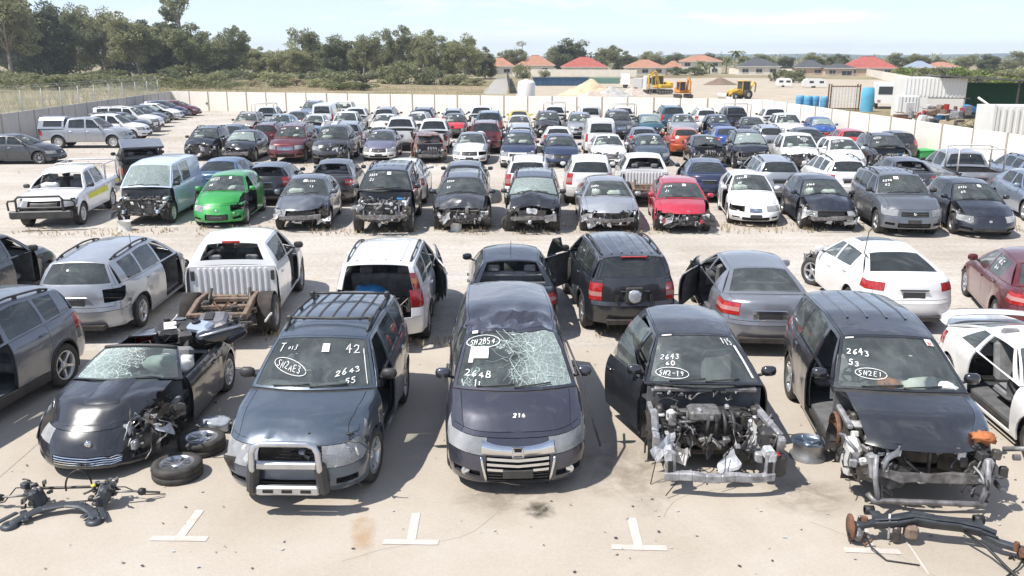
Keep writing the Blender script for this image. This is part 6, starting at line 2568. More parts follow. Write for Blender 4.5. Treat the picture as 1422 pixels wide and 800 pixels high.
mb.tube([(3.3, -.7, 1.9), (5.6, -1.0, .3)], .10, STEELW, 7)
mb.build('downpipe', e)
# shipping container
e = empty('shipping_container', (29.725, 47.751, 0), R_(-8), 'white shipping container behind the right wall at the edge', 'container')
mb = MB()
mb.box((1.2, 1.2, 1.38), (6.06, 2.4, 2.45), CORR)
mb.build('shell', e)
for i in range(17):
    mb = MB()
    mb.box((-1.6 + i * .35, -.03, 1.38), (.14, .06, 2.2), CORR)
    mb.build('corrugation', e)
for x in (-1.78, 4.18):
    mb = MB()
    mb.box((x, -.02, 1.4), (.14, .12, 2.6), CORR)
    mb.build('corner_post', e)
# scrap in front of the shed
rnd = random.Random(77)
mb = MB()
sx, sy = 35.993, 65.928
clutter(mb, (sx - 3.5, sy - 1.5, .1), (sx + 3, sy + 2.0, 1.5), 70, rnd, [RUST, RUSTD, METALR, STEELW, GALV, REDL, BLUEC], .15, .8)
tag(mb.build('scrap_pile'), 'jumbled scrap metal in front of the lean-to', 'scrap', None, 'stuff')
# parked trailer frame by the back wall, green bin, posts in the yard
e = empty('trailer_frame', (-25.995, 89.673, 0), R_(3), 'bare brown trailer frame lying by the back wall', 'trailer')
mb = MB()
mb.box((0, 0, .75), (5.0, .14, .18), RUSTD)
mb.box((0, 1.4, .75), (5.0, .14, .18), RUSTD)
for i in range(6):
    mb.box((-2.3 + i * .9, .7, .75), (.1, 1.4, .12), RUSTD)
mb.build('frame', e)
for x in (1.6, 2.3):
    mb = MB()
    mb.lathe([(.2, -.1), (.38, -.1), (.4, 0), (.38, .1), (.2, .1)], RUBBER, 16, 'Y', (x, -.15, .4))
    mb.build('wheel', e)
e = empty('green_bin_lid', (23.046, 45.112, 0), R_(12), 'flat bright green crate near the right wall', 'crate')
mb = MB()
mb.box((0, 0, .25), (1.7, .9, .5), mat('bright_green', (.04, .36, .10), .5, var=.1), None, .05)
mb.build('body', e)
mb = MB()
mb.box((0, 0, .53), (1.8, 1.0, .06), mat('bright_green', (.04, .36, .10), .5), None, .02)
mb.build('lid', e)
mb = MB()
mb.tube([(0, 0, 0), (.02, 0, 1.7)], .035, RUST, 6)
o = tag(mb.build('steel_picket', None, (23.699, 46.112, 0)), 'thin rusty steel picket standing by the green crate', 'picket')
# hills on the horizon
HILL = mat('far_hill', (.10, .14, .15), .95, var=.2, scale=.004)
mb = MB()
n = 90
A, B, C_ = [], [], []
for i in range(n):
    x = -1500 + 3200 * i / (n - 1)
    h = 12 + 26 * abs(mnoise.noise(Vector((x * .0011, 2.0, 0)))) + 6 * mnoise.noise(Vector((x * .006, 5.0, 0))) + (8 if x > 400 else 0)
    A.append((x, 1750, -1))
    B.append((x, 2000, h * .55))
    C_.append((x, 2300, -1))
mb.grid(np.array([A, B, C_])[:, ::-1], HILL, True)
mb.build('hills')['kind'] = 'structure'

# dry grass along the front of the third row and by the walls
def grass(name, spots, n, hgt, m, label):
    rs = np.random.RandomState(len(spots) + n)
    V = []
    for (x0, x1, y0, y1, k) in spots:
        P = np.stack([rs.uniform(x0, x1, k), rs.uniform(y0, y1, k)], 1)
        keep = np.array([mnoise.noise(Vector((p[0] * .9, p[1] * .9, 1.0))) > -.05 for p in P])
        P = P[keep]
        for p in P:
            nb = rs.randint(5, 10)
            a = rs.uniform(0, 6.28, nb)
            ln = hgt * rs.uniform(.4, 1.2, nb)
            for t, l in zip(a, ln):
                dx, dy = math.cos(t), math.sin(t)
                lx = .35 * l
                w = .008
                V += [(p[0] - dy * w, p[1] + dx * w, 0), (p[0] + dy * w, p[1] - dx * w, 0), (p[0] + dx * lx + dy * w * .3, p[1] + dy * lx, l), (p[0] + dx * lx - dy * w * .3, p[1] + dy * lx, l)]
    V = np.array(V)
    o = bpy.data.objects.new(name, cloud_mesh(name, V, np.arange(len(V)).reshape(-1, 4), m))
    COL.objects.link(o)
    return tag(o, label, 'grass', None, 'stuff')


STRAW = leaf_mat('straw', (.38, .30, .16), (.58, .48, .29), .2)
grass('dry_grass', [(-16, 21, 25.7, 27.2, 1500), (-14, 20, 31.5, 33, 700), (-20, 20, 42.8, 44.0, 900), (-6.5, 8, 15.2, 16.4, 500), (-28, -18, 40, 90, 500), (-20, 20, 47, 48.5, 400)], 1, .11, STRAW, 'dry straw coloured grass tufts between the car rows')
SCR = leaf_mat('pale_scrub', (.22, .23, .12), (.38, .38, .22), .3)
grass('scrub', [(-150, -36, 96, 190, 9000), (-110, -36, 60, 110, 3000)], 3, 1.3, SCR, 'pale green knee high scrub left of the yard')
GF = leaf_mat('paddock_grass', (.40, .32, .18), (.56, .46, .28), .2)
grass('paddock_grass', [(-60, 0, 92, 165, 5000)], 2, .5, GF, 'long dry grass in the paddock behind the wall')

# thin air between here and the hills
hm = bpy.data.materials.new('thin_air')
hm.use_nodes = True
hm.node_tree.nodes.clear()
ho = hm.node_tree.nodes.new('ShaderNodeOutputMaterial')
hv_ = hm.node_tree.nodes.new('ShaderNodeVolumePrincipled')
hv_.inputs['Color'].default_value = (.80, .88, .97, 1)
hv_.inputs['Density'].default_value = 0.00032
hv_.inputs['Anisotropy'].default_value = 0.2
hm.node_tree.links.new(hv_.outputs[0], ho.inputs['Volume'])
mb = MB()
mb.box((100, 1170, 18), (3700, 2500, 40), hm)
o = mb.build('haze')
tag(o, 'thin pale air over the whole scene', 'haze', None, 'stuff')

# shards of glass and plastic trodden into the ground
rs_ = np.random.RandomState(8)
V_ = []
for (x0, x1, y0, y1, k) in ((-9, 9, 7.6, 15, 420), (-16, 20, 25.6, 31, 520), (-12, 14, 15, 22, 300), (-20, 20, 42, 49, 260)):
    for i in range(k):
        p = np.array([rs_.uniform(x0, x1), rs_.uniform(y0, y1), .018])
        q = rs_.uniform(.006, .028) * (1 if y0 < 16 else 1.8)
        t = rs_.uniform(0, 6.28)
        for j in range(4):
            u = t + j * 1.57 + rs_.uniform(-.4, .4)
            V_.append(p + np.array([math.cos(u) * q, math.sin(u) * q * rs_.uniform(.5, 1.2), rs_.uniform(0, .012)]))
o = bpy.data.objects.new('litter', cloud_mesh('litter', np.array(V_), np.arange(len(V_)).reshape(-1, 4), mat('litter_mixed', (.05, .05, .05), .5, col2=(.45, .46, .45), scale=3, thr=(.48, .52))))
COL.objects.link(o)
tag(o, 'small shards of glass and plastic scattered over the yard', 'litter', None, 'stuff')

# ------------------------------------------------------------------ extra equipment for some cars
def bull_bar(root, M, m=None, low=False):
    g = M.g
    Lh = g['L'] / 2
    m = m or PLASTIC
    mb = MB()
    y = -Lh - .13
    zb, zn = g['zbf'], g['zn']
    mb.box((0, y + .02, zb + .18), (g['W'] * .98, .14, .26), m, None, .04)
    mb.box((0, y + .0, zb + .40), (g['W'] * .70, .05, .06), m, None, .015)
    w = g['W'] * .36
    mb.tube([(-w, y, zb + .15), (-w, y - .02, zn + .06), (-w + .07, y, zn + .14), (w - .07, y, zn + .14), (w, y - .02, zn + .06), (w, y, zb + .15)], .036, m, 8)
    for sg in (-1, 1):
        mb.tube([(sg * w, y, zn + .02), (sg * (w + .24), y + .06, zn + .0), (sg * (w + .30), y + .12, zn - .08), (sg * (w + .30), y + .16, zb + .3)], .03, m, 8)
    return mb.build('bull_bar', root)


def ladder_rack(root, M, m=None, up=.25):
    g = M.g
    Lh = g['L'] / 2
    m = m or STEELW
    y0, y1, z0, z1 = g['srb'] - Lh + .15, Lh - .1, g['zd'], g['H'] + up
    w = g['W'] / 2 - .12
    for y in (y0, y1):
        mb = MB()
        mb.tube([(-w, y, z0), (-w, y, z1 - .06), (-w + .06, y, z1), (w - .06, y, z1), (w, y, z1 - .06), (w, y, z0)], .03, m, 6)
        mb.build('rack_hoop', root)
    for x in (-w, w):
        mb = MB()
        mb.tube([(x, y0, z1 - .03), (x, y1, z1 - .03)], .024, m, 6)
        mb.build('rack_rail', root)


def canopy(root, M, pcol):
    g = M.g
    Lh = g['L'] / 2
    y0, y1, z0, z1 = g['srb'] - Lh + .04, Lh - .04, g['zd'] + .01, g['H'] - .02
    w0, w1 = g['W'] / 2 - .06, g['wr'] + .02
    mb = MB()
    rows = []
    for y, k in ((y0, 1.0), (y0 + .05, 1.0), (y1 - .25, 1.0), (y1, .93)):
        rr = []
        for (x, z) in ((-w0, z0), (-w1 * 1.05, z0 + (z1 - z0) * .75), (-w1 * .86, z1 - .01), (0, z1 + .04), (w1 * .86, z1 - .01), (w1 * 1.05, z0 + (z1 - z0) * .75), (w0, z0)):
            rr.append((x, y + (0 if k == 1 else -.12 * (z - z0) / (z1 - z0) + .02), z))
        rows.append(rr)
    mb.grid(np.array(rows)[:, ::-1], P_(pcol), False)
    for r, o in ((rows[0], 1), (rows[-1], -1)):
        mb.add(r, [tuple(range(7))[::o]], P_(pcol))
    c = mb.build('canopy', root)
    for sg in (-1, 1):
        mb = MB()
        xa, xb = w0 - .01, w1 * 1.05 + .02
        za, zb = z0 + .12, z0 + (z1 - z0) * .72
        fx = lambda z: w0 + (w1 * 1.05 - w0) * (z - z0) / ((z1 - z0) * .75) + .006
        vs = [(sg * fx(za), y0 + .12, za), (sg * fx(za), y1 - .3, za), (sg * fx(zb), y1 - .35, zb), (sg * fx(zb), y0 + .12, zb)]
        mb.add(vs, [(0, 1, 2, 3) if sg > 0 else (3, 2, 1, 0)], TINTG)
        mb.build('canopy_window', c)


def spare_cover(root, M, m, x=0.0, r=.33):
    g = M.g
    Lh = g['L'] / 2
    mb = MB()
    mb.lathe([(r, -.04), (r, .14), (r * .93, .19), (.001, .205)], m, 28, 'Y', (x, Lh + .0, g['zbr'] + .62))
    o = mb.build('spare_wheel_cover', root)
    return o


def bare_chassis(root, M, m=RUSTD):
    """frame, axle, springs and the ribbed back of the cab of a truck that lost its tub"""
    g = M.g
    Lh = g['L'] / 2
    s0 = g['srb'] - Lh
    for sg in (-1, 1):
        mb = MB()
        pts = [(sg * .46, s0 - .3, .52), (sg * .46, s0 + .2, .56), (sg * .48, g['ra'] - Lh - .25, .70), (sg * .50, g['ra'] - Lh + .3, .72), (sg * .50, Lh - .12, .62)]
        for a, b in zip(pts, pts[1:]):
            d = Vector(b) - Vector(a)
            c = (Vector(a) + Vector(b)) / 2
            mb.box(tuple(c), (.09, d.length + .04, .13), m, d.to_track_quat('Y', 'Z').to_matrix(), .012)
        mb.build('chassis_rail', root)
        mb = MB()
        for i in range(3):
            l = .55 - i * .13
            mb.tube([(sg * .58, g['ra'] - Lh - l, .52 + .05), (sg * .58, g['ra'] - Lh, .44 - i * .018), (sg * .58, g['ra'] - Lh + l, .52 + .05)], .022, m, 5)
        mb.build('leaf_spring', root)
        mb = MB()
        mb.tube([(sg * .42, g['ra'] - Lh + .1, .48), (sg * .36, g['ra'] - Lh - .15, .86)], .035, DARKM, 8)
        mb.build('shock_absorber', root)
    for y in (s0 + .3, g['ra'] - Lh - .3, g['ra'] - Lh + .42, Lh - .16):
        mb = MB()
        mb.box((0, y, .64), (1.0, .10, .09), m, None, .015)
        mb.build('cross_member', root)
    mb = MB()
    mb.tube([(-.66, g['ra'] - Lh, .375), (-.2, g['ra'] - Lh, .375), (0, g['ra'] - Lh, .375), (.2, g['ra'] - Lh, .375), (.66, g['ra'] - Lh, .375)], [.05, .06, .14, .06, .05], m, 10)
    mb.build('rear_axle', root)
    mb = MB()
    clutter(mb, (-.45, s0 + .1, .55), (.45, Lh - .2, .72), 18, random.Random(4), [RUSTD, DARKM, RUST, METALR], .05, .16)
    mb.tube([(.42, s0 + .3, .5), (.40, g['ra'] - Lh - .2, .55), (.62, g['ra'] - Lh + .3, .6), (.62, Lh - .2, .5)], .03, METALR, 7)
    o = mb.build('pipework', root)
    o['kind'] = 'stuff'
    w = put_wheel(root, 0, Lh - .35, .48, .34, .22, 'steel')
    w.rotation_euler = (0, R_(90), 0)
    mb = MB()
    mb.box((0, Lh - .05, .50), (1.3, .06, .10), PLASTIC, None, .01)
    mb.build('tow_bar', root)
    # cab back: plain panel with pressed upright ribs
    zt_, zb_ = g['zrb'] + .015, .60
    mb = MB()
    mb.box((0, s0 - .02, (zt_ + zb_) / 2), (g['W'] - .16, .05, zt_ - zb_), PLASTIC, None, .01)
    cb = link('cab_back', mb.mesh('cab_back'), root, P_('white'))
    for i in range(12):
        mb = MB()
        x = -.64 + 1.28 * i / 11
        mb.box((x, s0 + .012, (zt_ + zb_) / 2), (.055, .03, (zt_ - zb_) * .86), PLASTIC, None, .012)
        link('pressed_rib', mb.mesh('pressed_rib'), cb, P_('white'))
    for sg in (-1, 1):
        mb = MB()
        mb.box((sg * .77, s0 + .012, zt_ - .20), (.07, .04, .20), PLASTIC, None, .01)
        mb.build('vent', cb)


# ------------------------------------------------------------------ what has happened to each car in the rows
STRIP = ('front_bumper', 'grille', 'headlight', 'plate_holder')
BARE = STRIP + ('bonnet', 'cowl')
RIM = ['five', 'seven', 'ten', 'six', 'steel']
DN = {
    'a': [((.55, .25, .62), .65, (-.06, .22, .03), .07, 4.0), ((.1, .8, .85), .5, (0, .05, .05), .035, 5.0)],
    'b': [((-.55, .25, .62), .65, (.06, .22, .03), .07, 4.2), ((-.1, .7, .85), .5, (0, .05, .06), .04, 5.0)],
    'c': [((0, .15, .6), .75, (0, .25, .05), .07, 3.6), ((0, .85, .9), .55, (0, .04, .09), .05, 4.5)],
    'd': [((0, .8, .85), .6, (0, .0, .06), .04, 4.0)],
}


def o_intact(i):
    return dict(notes=scribble(i), rims=RIM[i % 5], rimmat=ALLOYD if i % 2 else None)


def o_wreck(i):
    v = i % 4
    k = dict(notes=scribble(i), rims=RIM[(i * 3) % 5], bay=(i % 3, .8, True), dents=DN['acbc'[v]], key='w' + 'acbc'[v])
    k['lost'] = [STRIP, STRIP + ('front_fender|+',), STRIP + ('front_fender|-', 'door|f-'), BARE][v]
    if i % 5 == 2:
        k['wmat'] = CRACKA
    return k


def o_onelight(i):
    v = 'ab'[i % 2]
    return dict(notes=scribble(i), rims=RIM[i % 5], dents=DN[v], key='w' + v, lost=('headlight|' + ('+' if v == 'a' else '-'),), bay=(i % 3, .5, True))


def o_back(i):
    k = dict(rims=RIM[(i * 2) % 5], rimmat=ALLOYD if i % 3 else None)
    if i in (2, 3, 12):
        k['lost'] = ('rear_window',)
    if i in (9, 10, 31):
        k['lost'] = ('door|f+',)
    if i in (24, 35, 63):
        k['lost'] = ('tail_light|+',)
    return k


def o_named(n):
    if n == 'UTE1':
        return dict(lost=('windscreen', 'rear_window', 'front_bumper', 'plate_holder', 'wiper', 'tub_liner', 'tailgate'), rims='steel', dents=[((-.2, 2.0, 1.6), .8, (0, .05, -.10), .06, 3.5)], key='ute1', mats={'mirror': PLASTIC})
    if n == 'VAN1':
        return dict(lost=BARE + ('front_fender|-', 'front_fender|+'), bay=(1, 1.1, True), wmat=CRACKA, rims='steel', sidemat=SIDEG)
    if n == 'GREEN1':
        return dict(lost=('headlight|+', 'front_fender|+', 'door|f+'), bay=(1, .5, False), notes=scribble(31), rims='seven', dents=[((.65, .35, .5), .5, (-.05, .12, 0), .06, 5.0)], key='grn', sidemat=SIDEG)
    if n == 'SILV1':
        return dict(lost=('front_bumper', 'grille', 'headlight|+', 'plate_holder'), bay=(2, 1, True), notes=scribble(32), dents=[((.35, .7, .85), .45, (0, .05, .10), .07, 4.0), ((.7, .3, .55), .5, (-.1, .15, 0), .06, 5)], key='slv', rims='five')
    if n == 'PATH1':
        return dict(lost=BARE + ('front_fender|-', 'front_fender|+', 'cladding'), bay=(0, 1.4, True), notes=scribble(33), rims='six')
    if n == 'FORD1':
        return dict(lost=STRIP + ('front_fender|+',), bay=(1, 1.3, True), notes=scribble(34), dents=DN['c'], key='wc', rims='ten')
    if n == 'BLK1':
        return dict(lost=STRIP + ('front_fender|-', 'cladding'), bay=(2, 1.3, True), dents=DN['c'] + [((0, .7, 1.0), .6, (0, 0, .05), .07, 6.0)], key='blk', wmat=CRACKA, rims='five', mats={'mirror': PLASTIC})
    if n == 'COMM1':
        return dict(lost=STRIP, bay=(0, 1.2, True), notes=scribble(36), dents=DN['d'], key='wd', rims='five')
    if n == 'RED1':
        return dict(lost=STRIP + ('front_fender|+',), bay=(1, 1.3, True), notes=scribble(37), rims='seven', dents=[((.0, .5, .8), .5, (0, .02, .02), .02, 4)], key='red')
    if n == 'LANC1':
        return dict(lost=('door|f-', 'headlight|-'), notes=scribble(38), rims='steel', bay=(1, .4, False))
    if n == 'MAZ1':
        return dict(lost=('front_bumper', 'grille', 'plate_holder', 'front_fender|-'), bay=(2, 1, True), notes=scribble(39), dents=DN['c'][1:], key='mz', rims='five')
    if n == 'CRV1':
        return dict(notes=scribble(40), rims='five', over=dict(slats=3), mats={'grille_bar': PLASTIC}, lost=('wheel_cover',))
    if n == 'PEUG1':
        return dict(notes=scribble(41), lost=('front_fender|-',), rims='steel', rimmat=ALLOYD, bay=(1, .4, False), over=dict(gr=(.62, .12, .34), li=(.1, 0, .02)), key='peug')
    if n == 'PLAIN1':
        return dict(rims='five')
    if n == 'CANOPY1':
        return dict(rims='six', lost=('rear_window', 'tailgate'))
    if n in ('NOTUB', 'NOTUB2'):
        return dict(lost=('tub', 'tailgate', 'tail_light', 'rear_bumper', 'tub_liner'), rims='steel')
    if n in ('RACKB', 'RACKF', 'CANOPY2'):
        return dict(rims='steel')
    if n == 'BURNT':
        return dict(lost=STRIP + ('windscreen', 'window', 'rear_window', 'bonnet', 'mirror', 'wiper', 'door|f-'), bay=(2, .5, True), dents=DN['c'] + [((0, 2.2, 1.4), .8, (0, 0, -.15), .08, 3.0)], key='burnt', nowheel=('f-', 'f+'), rims='steel')
    if n == 'WHITEHOOD(6)':
        return dict(mats={'bonnet': 'white', 'front_bumper': 'white'}, dents=DN['d'], key='wd', notes=scribble(6), lost=('headlight|+',), bay=(0, .4, False))
    if n == 'REDHOOD':
        return dict(mats={'bonnet': 'brightred'}, notes=scribble(47), lost=('front_bumper', 'plate_holder'), bay=(0, .6, True))
    if n in ('SPARE', 'SPARE2'):
        return dict(rims='six')
    return {}


exec_opts = {'INTACT': o_intact, 'WRECK': o_wreck, 'ONELIGHT': o_onelight, 'BACK': o_back}
ORD = ['leftmost', 'second from left', 'third from left', 'fourth from left', 'fifth from left', 'sixth from left', 'seventh from left', 'eighth from left', 'ninth from left', 'tenth from left',
       'eleventh from left', 'twelfth from left', 'thirteenth from left', 'fourteenth from left', 'fifteenth from left', 'sixteenth from left', 'seventeenth from left', 'rightmost']

ROWSET = [
    ('third row', [
        ('ute', -14.16, 29.42, 6.9, 'white', 'white dual cab truck with yellow side stripe and black bull bar', 'truck', 'UTE1'),
        ('van', -11.16, 29.51, 2.1, 'vanblue', 'pale blue delivery van with its nose stripped to the engine', 'van', 'VAN1'),
        ('smallhatch', -8.64, 28.87, 2.5, 'green', 'bright green small hatchback with a broken headlight', 'hatchback', 'GREEN1'),
        ('sedan', -5.90, 28.31, 2.8, 'steel', 'silver grey sedan with creased bonnet and no bumper', 'sedan', 'SILV1'),
        ('bigsuv', -3.25, 27.94, -0.2, 'black', 'black four wheel drive stripped to its radiator and wheels', 'four wheel drive', 'PATH1'),
        ('wagon', -0.87, 28.36, 0.1, 'charcoal', 'dark grey wagon with crushed nose and white bucket under it', 'wagon', 'FORD1'),
        ('xtrail', 1.43, 27.83, -4.3, 'black', 'black crumpled car with shattered windscreen and a loose wheel in front', 'four wheel drive', 'BLK1'),
        ('bigsedan', 3.78, 27.92, -3.2, 'silver', 'silver sedan with bumper gone and wheels bare', 'sedan', 'COMM1'),
        ('hatch', 6.11, 27.62, -6.9, 'red', 'bright red hatchback with bonnet intact and nose torn off', 'hatchback', 'RED1'),
        ('lancer', 8.69, 28.82, -8.1, 'white', 'white sedan with complete bumper and missing front door', 'sedan', 'LANC1'),
        ('hatch', 10.70, 27.73, -6.9, 'navyblack', 'black hatchback with torn bumper showing its white bumper beam', 'hatchback', 'MAZ1'),
        ('suv', 12.85, 27.05, -7.4, 'steel', 'grey four wheel drive with dark grille and unbroken front', 'four wheel drive', 'CRV1'),
        ('hatch', 15.12, 26.76, -10.3, 'navyblack', 'dark navy hatchback with peeled wing and no front wheel rim cover', 'hatchback', 'PEUG1'),
        ('sedan', 18.65, 28.91, -11.5, 'silverblue', 'pale silver sedan cut off by the right edge', 'sedan', 'PLAIN1'),
    ]),
    ('fourth row', [
        ('ute', -14.73, 36.96, 205, 'black', 'black utility truck with raised canopy lid', 'truck', 'CANOPY1'),
        ('sedan', -10.28, 34.47, 181.1, 'midblue', 'mid blue sedan behind the green hatchback', 'sedan', 'BACK(1)'),
        ('hatch', -8.17, 33.31, 182.5, 'black', 'black hatchback with its rear window broken out', 'hatchback', 'BACK(2)'),
        ('sedan', -5.82, 33.29, 182.3, 'charcoal', 'dark grey sedan with no rear window glass', 'sedan', 'BACK(3)'),
        ('wagon', -3.20, 33.06, 180.3, 'white', 'white wagon behind the stripped black four wheel drive', 'wagon', 'BACK(4)'),
        ('hatch', -0.90, 33.28, 178.4, 'charcoal', 'grey hatchback hidden behind the crushed grey wagon', 'hatchback', 'BACK(5)'),
        ('suv', 1.47, 32.65, 176.5, 'white', 'white four wheel drive with dark rear window', 'four wheel drive', 'BACK(6)'),
        ('kluger', 3.78, 33.08, 175.5, 'white', 'white curvy four wheel drive behind the silver sedan', 'four wheel drive', 'BACK(7)'),
        ('ute', 5.84, 33.09, 176.1, 'white', 'white utility truck with ribbed cab back and no tub', 'truck', 'NOTUB'),
        ('sedan', 8.37, 33.78, 172.6, 'navy', 'navy blue sedan with red tail lights', 'sedan', 'BACK(9)'),
        ('wagon', 10.86, 33.53, 173.1, 'silver', 'silver wagon with dark tailgate glass', 'wagon', 'BACK(10)'),
        ('wagon', 13.38, 33.39, 172.8, 'white', 'white low wagon behind the torn black hatchback', 'wagon', 'BACK(11)'),
        ('sedan', 16.16, 33.74, 170.9, 'charcoal', 'grey sedan behind the grey four wheel drive', 'sedan', 'BACK(12)'),
        ('ute', 18.62, 34.14, 170.6, 'silver', 'silver utility truck with a pale ladder rack', 'truck', 'RACKB'),
        ('wagon', 21.61, 34.57, 168.7, 'silverblue', 'pale blue grey wagon by the right edge', 'wagon', 'BACK(13)'),
    ]),
    ('fifth row', [
        ('suv', -15.11, 47.40, 3.7, 'navyblack', 'dark four wheel drive with its nose smashed open', 'four wheel drive', 'WRECK(1)'),
        ('sedan', -12.95, 46.71, 0.6, 'black', 'black sedan with white airbag behind the windscreen', 'sedan', 'WRECK(2)'),
        ('bigsuv', -10.30, 46.42, 0.6, 'maroon', 'dark red four wheel drive with chrome grille', 'four wheel drive', 'INTACT(3)'),
        ('ute', -7.96, 45.77, -0.9, 'charcoal', 'grey utility truck missing one headlight', 'truck', 'ONELIGHT(4)'),
        ('sedan', -5.72, 47.15, -0.1, 'purplegrey', 'purple grey sedan with pale bumper', 'sedan', 'TWOTONE(5)'),
        ('smallhatch', -3.18, 45.57, 8, 'rustbrown', 'rust brown burnt small car without glass', 'wreck', 'BURNT'),
        ('sedan', -0.91, 45.45, -2.5, 'silver', 'silver sedan with buckled white bonnet', 'sedan', 'WHITEHOOD(6)'),
        ('suv', 1.49, 43.88, -4.1, 'navy', 'navy four wheel drive with pale bumper and upright grille', 'four wheel drive', 'TWOTONE(7)'),
        ('hatch', 3.57, 43.98, -1.6, 'navy', 'navy hatchback with intact bumper', 'hatchback', 'INTACT(8)'),
        ('sedan', 5.96, 44.10, -3.2, 'white', 'white sedan with dark lower grille and torn corner', 'sedan', 'ONELIGHT(9)'),
        ('sedan', 8.19, 44.63, -3.2, 'bluegrey', 'blue grey low sedan with plate bracket on the grille', 'sedan', 'INTACT(10)'),
        ('sedan', 10.90, 43.99, -4.9, 'navyblack', 'black sedan with missing bumper and crooked headlight', 'sedan', 'WRECK(11)'),
        ('suv', 12.80, 43.05, -7.3, 'navyblack', 'black four wheel drive with grey engine parts showing', 'four wheel drive', 'WRECK(12)'),
        ('ute', 14.61, 41.33, -8.9, 'white', 'white dual cab truck with black hole for a grille', 'truck', 'WRECK(13)'),
        ('smallhatch', 16.70, 41.09, -6.5, 'white', 'white small hatchback with black lower grille', 'hatchback', 'INTACT(14)'),
        ('cx5', 18.85, 41.34, -8.8, 'charcoal', 'charcoal four wheel drive with broken nose by the right wall', 'four wheel drive', 'WRECK(15)'),
    ]),
    ('sixth row', [
        ('sedan', -15.03, 52.25, 180.9, 'navy', 'navy sedan', 'sedan', 'BACK(21)'),
        ('wagon', -12.79, 51.70, 182.6, 'maroon', 'dark red and white wagon', 'wagon', 'BACK(22)'),
        ('hatch', -10.23, 51.25, 181.9, 'midblue', 'blue hatchback', 'hatchback', 'BACK(23)'),
        ('suv', -7.98, 50.97, 182, 'silver', 'silver four wheel drive', 'four wheel drive', 'BACK(24)'),
        ('ute', -5.21, 52.39, 181.2, 'white', 'white utility truck with open tub', 'truck', 'BACK(25)'),
        ('ute', -3.13, 50.51, 179, 'white', 'white utility truck with ribbed tailgate', 'truck', 'BACK(26)'),
        ('bigsuv', -0.20, 50.50, 178.9, 'maroon', 'dark red four wheel drive with white spare cover', 'four wheel drive', 'SPARE'),
        ('wagon', 1.81, 50.93, 179.1, 'silver', 'silver wagon', 'wagon', 'BACK(28)'),
        ('hatch', 3.92, 50.62, 177.6, 'white', 'white hatchback', 'hatchback', 'BACK(29)'),
        ('van', 6.16, 49.12, 176.1, 'white', 'white tall van with dark rear window', 'van', 'BACK(30)'),
        ('hatch', 8.67, 49.77, 175.4, 'purplegrey', 'purple grey hatchback', 'hatchback', 'BACK(31)'),
        ('hatch', 10.74, 48.74, 176.3, 'orangered', 'orange red hatchback with bright tail', 'hatchback', 'BACK(32)'),
        ('sedan', 13.45, 49.82, 173.9, 'blue', 'blue sedan', 'sedan', 'BACK(33)'),
        ('wagon', 15.52, 49.14, 173.2, 'silver', 'silver wagon', 'wagon', 'BACK(34)'),
        ('sedan', 17.61, 48.64, 172.6, 'charcoal', 'dark grey sedan', 'sedan', 'BACK(35)'),
        ('hatch', 19.90, 48.42, 172.6, 'brightred', 'red hatchback', 'hatchback', 'BACK(36)'),
        ('hatch', 21.65, 46.36, 169.4, 'black', 'black hatchback beside the right wall', 'hatchback', 'BACK(37)'),
    ]),
    ('seventh row', [
        ('suv', -16.42, 60.46, 3, 'beige', 'beige four wheel drive with open nose', 'four wheel drive', 'WRECK(41)'),
        ('sedan', -14.28, 60.85, 1.6, 'lightblue', 'light blue sedan with sun visor strip', 'sedan', 'INTACT(42)'),
        ('sedan', -11.98, 60.78, 1, 'white', 'white sedan', 'sedan', 'WRECK(43)'),
        ('ute', -9.54, 59.47, 0.5, 'white', 'white utility truck', 'truck', 'INTACT(44)'),
        ('sedan', -7.13, 60.63, -1.8, 'white', 'white sedan with orange rag on the bonnet', 'sedan', 'WRECK(45)'),
        ('wagon', -4.91, 60.67, -2.4, 'offwhite', 'off white wagon with lifted bonnet', 'wagon', 'LIFTED(46)'),
        ('hatch', -2.32, 59.82, 0.2, 'charcoal', 'grey hatchback with red bonnet', 'hatchback', 'REDHOOD'),
        ('bigsuv', 0.01, 59.71, 179.6, 'teal', 'dark spare wheeled four wheel drive', 'four wheel drive', 'SPARE2'),
        ('sedan', 2.07, 60.40, -2.5, 'offwhite', 'off white sedan in front of the yellow car', 'sedan', 'INTACT(48)'),
        ('suv', 3.99, 59.89, -1.4, 'charcoal', 'dark grey four wheel drive without headlights', 'four wheel drive', 'WRECK(49)'),
        ('suv', 6.12, 59.34, -5.2, 'silver', 'silver grey four wheel drive', 'four wheel drive', 'INTACT(50)'),
        ('bigsuv', 8.65, 58.99, -5, 'charcoal', 'dark grey four wheel drive with chrome grille', 'four wheel drive', 'INTACT(51)'),
        ('hatch', 10.88, 59.48, -3.2, 'teal', 'dark teal hatchback with crushed roof', 'hatchback', 'WRECK(52)'),
        ('sedan', 13.18, 59.62, -6.2, 'silver', 'silver sedan', 'sedan', 'INTACT(53)'),
        ('hatch', 15.37, 58.87, -6, 'navy', 'navy hatchback smashed at the front', 'hatchback', 'WRECK(54)'),
        ('sedan', 17.38, 57.96, -8.2, 'navyblack', 'black sedan', 'sedan', 'INTACT(55)'),
        ('ute', 19.39, 57.21, -5.6, 'white', 'white dual cab truck with dark grille', 'truck', 'INTACT(56)'),
        ('hatch', 21.42, 56.24, -8.5, 'blue', 'blue hatchback with smashed nose', 'hatchback', 'WRECK(57)'),
    ]),
    ('last row', [
        ('suv', -14.92, 75.21, -0.5, 'silverblue', 'pale blue four wheel drive apart by the back wall', 'four wheel drive', 'INTACT(80)'),
        ('ute', -11.96, 73.10, -0.3, 'white', 'white low tray truck apart by the back wall', 'truck', 'NOTUB2'),
        ('ute', -16.34, 65.91, 183.4, 'white', 'white utility truck', 'truck', 'RACKB'),
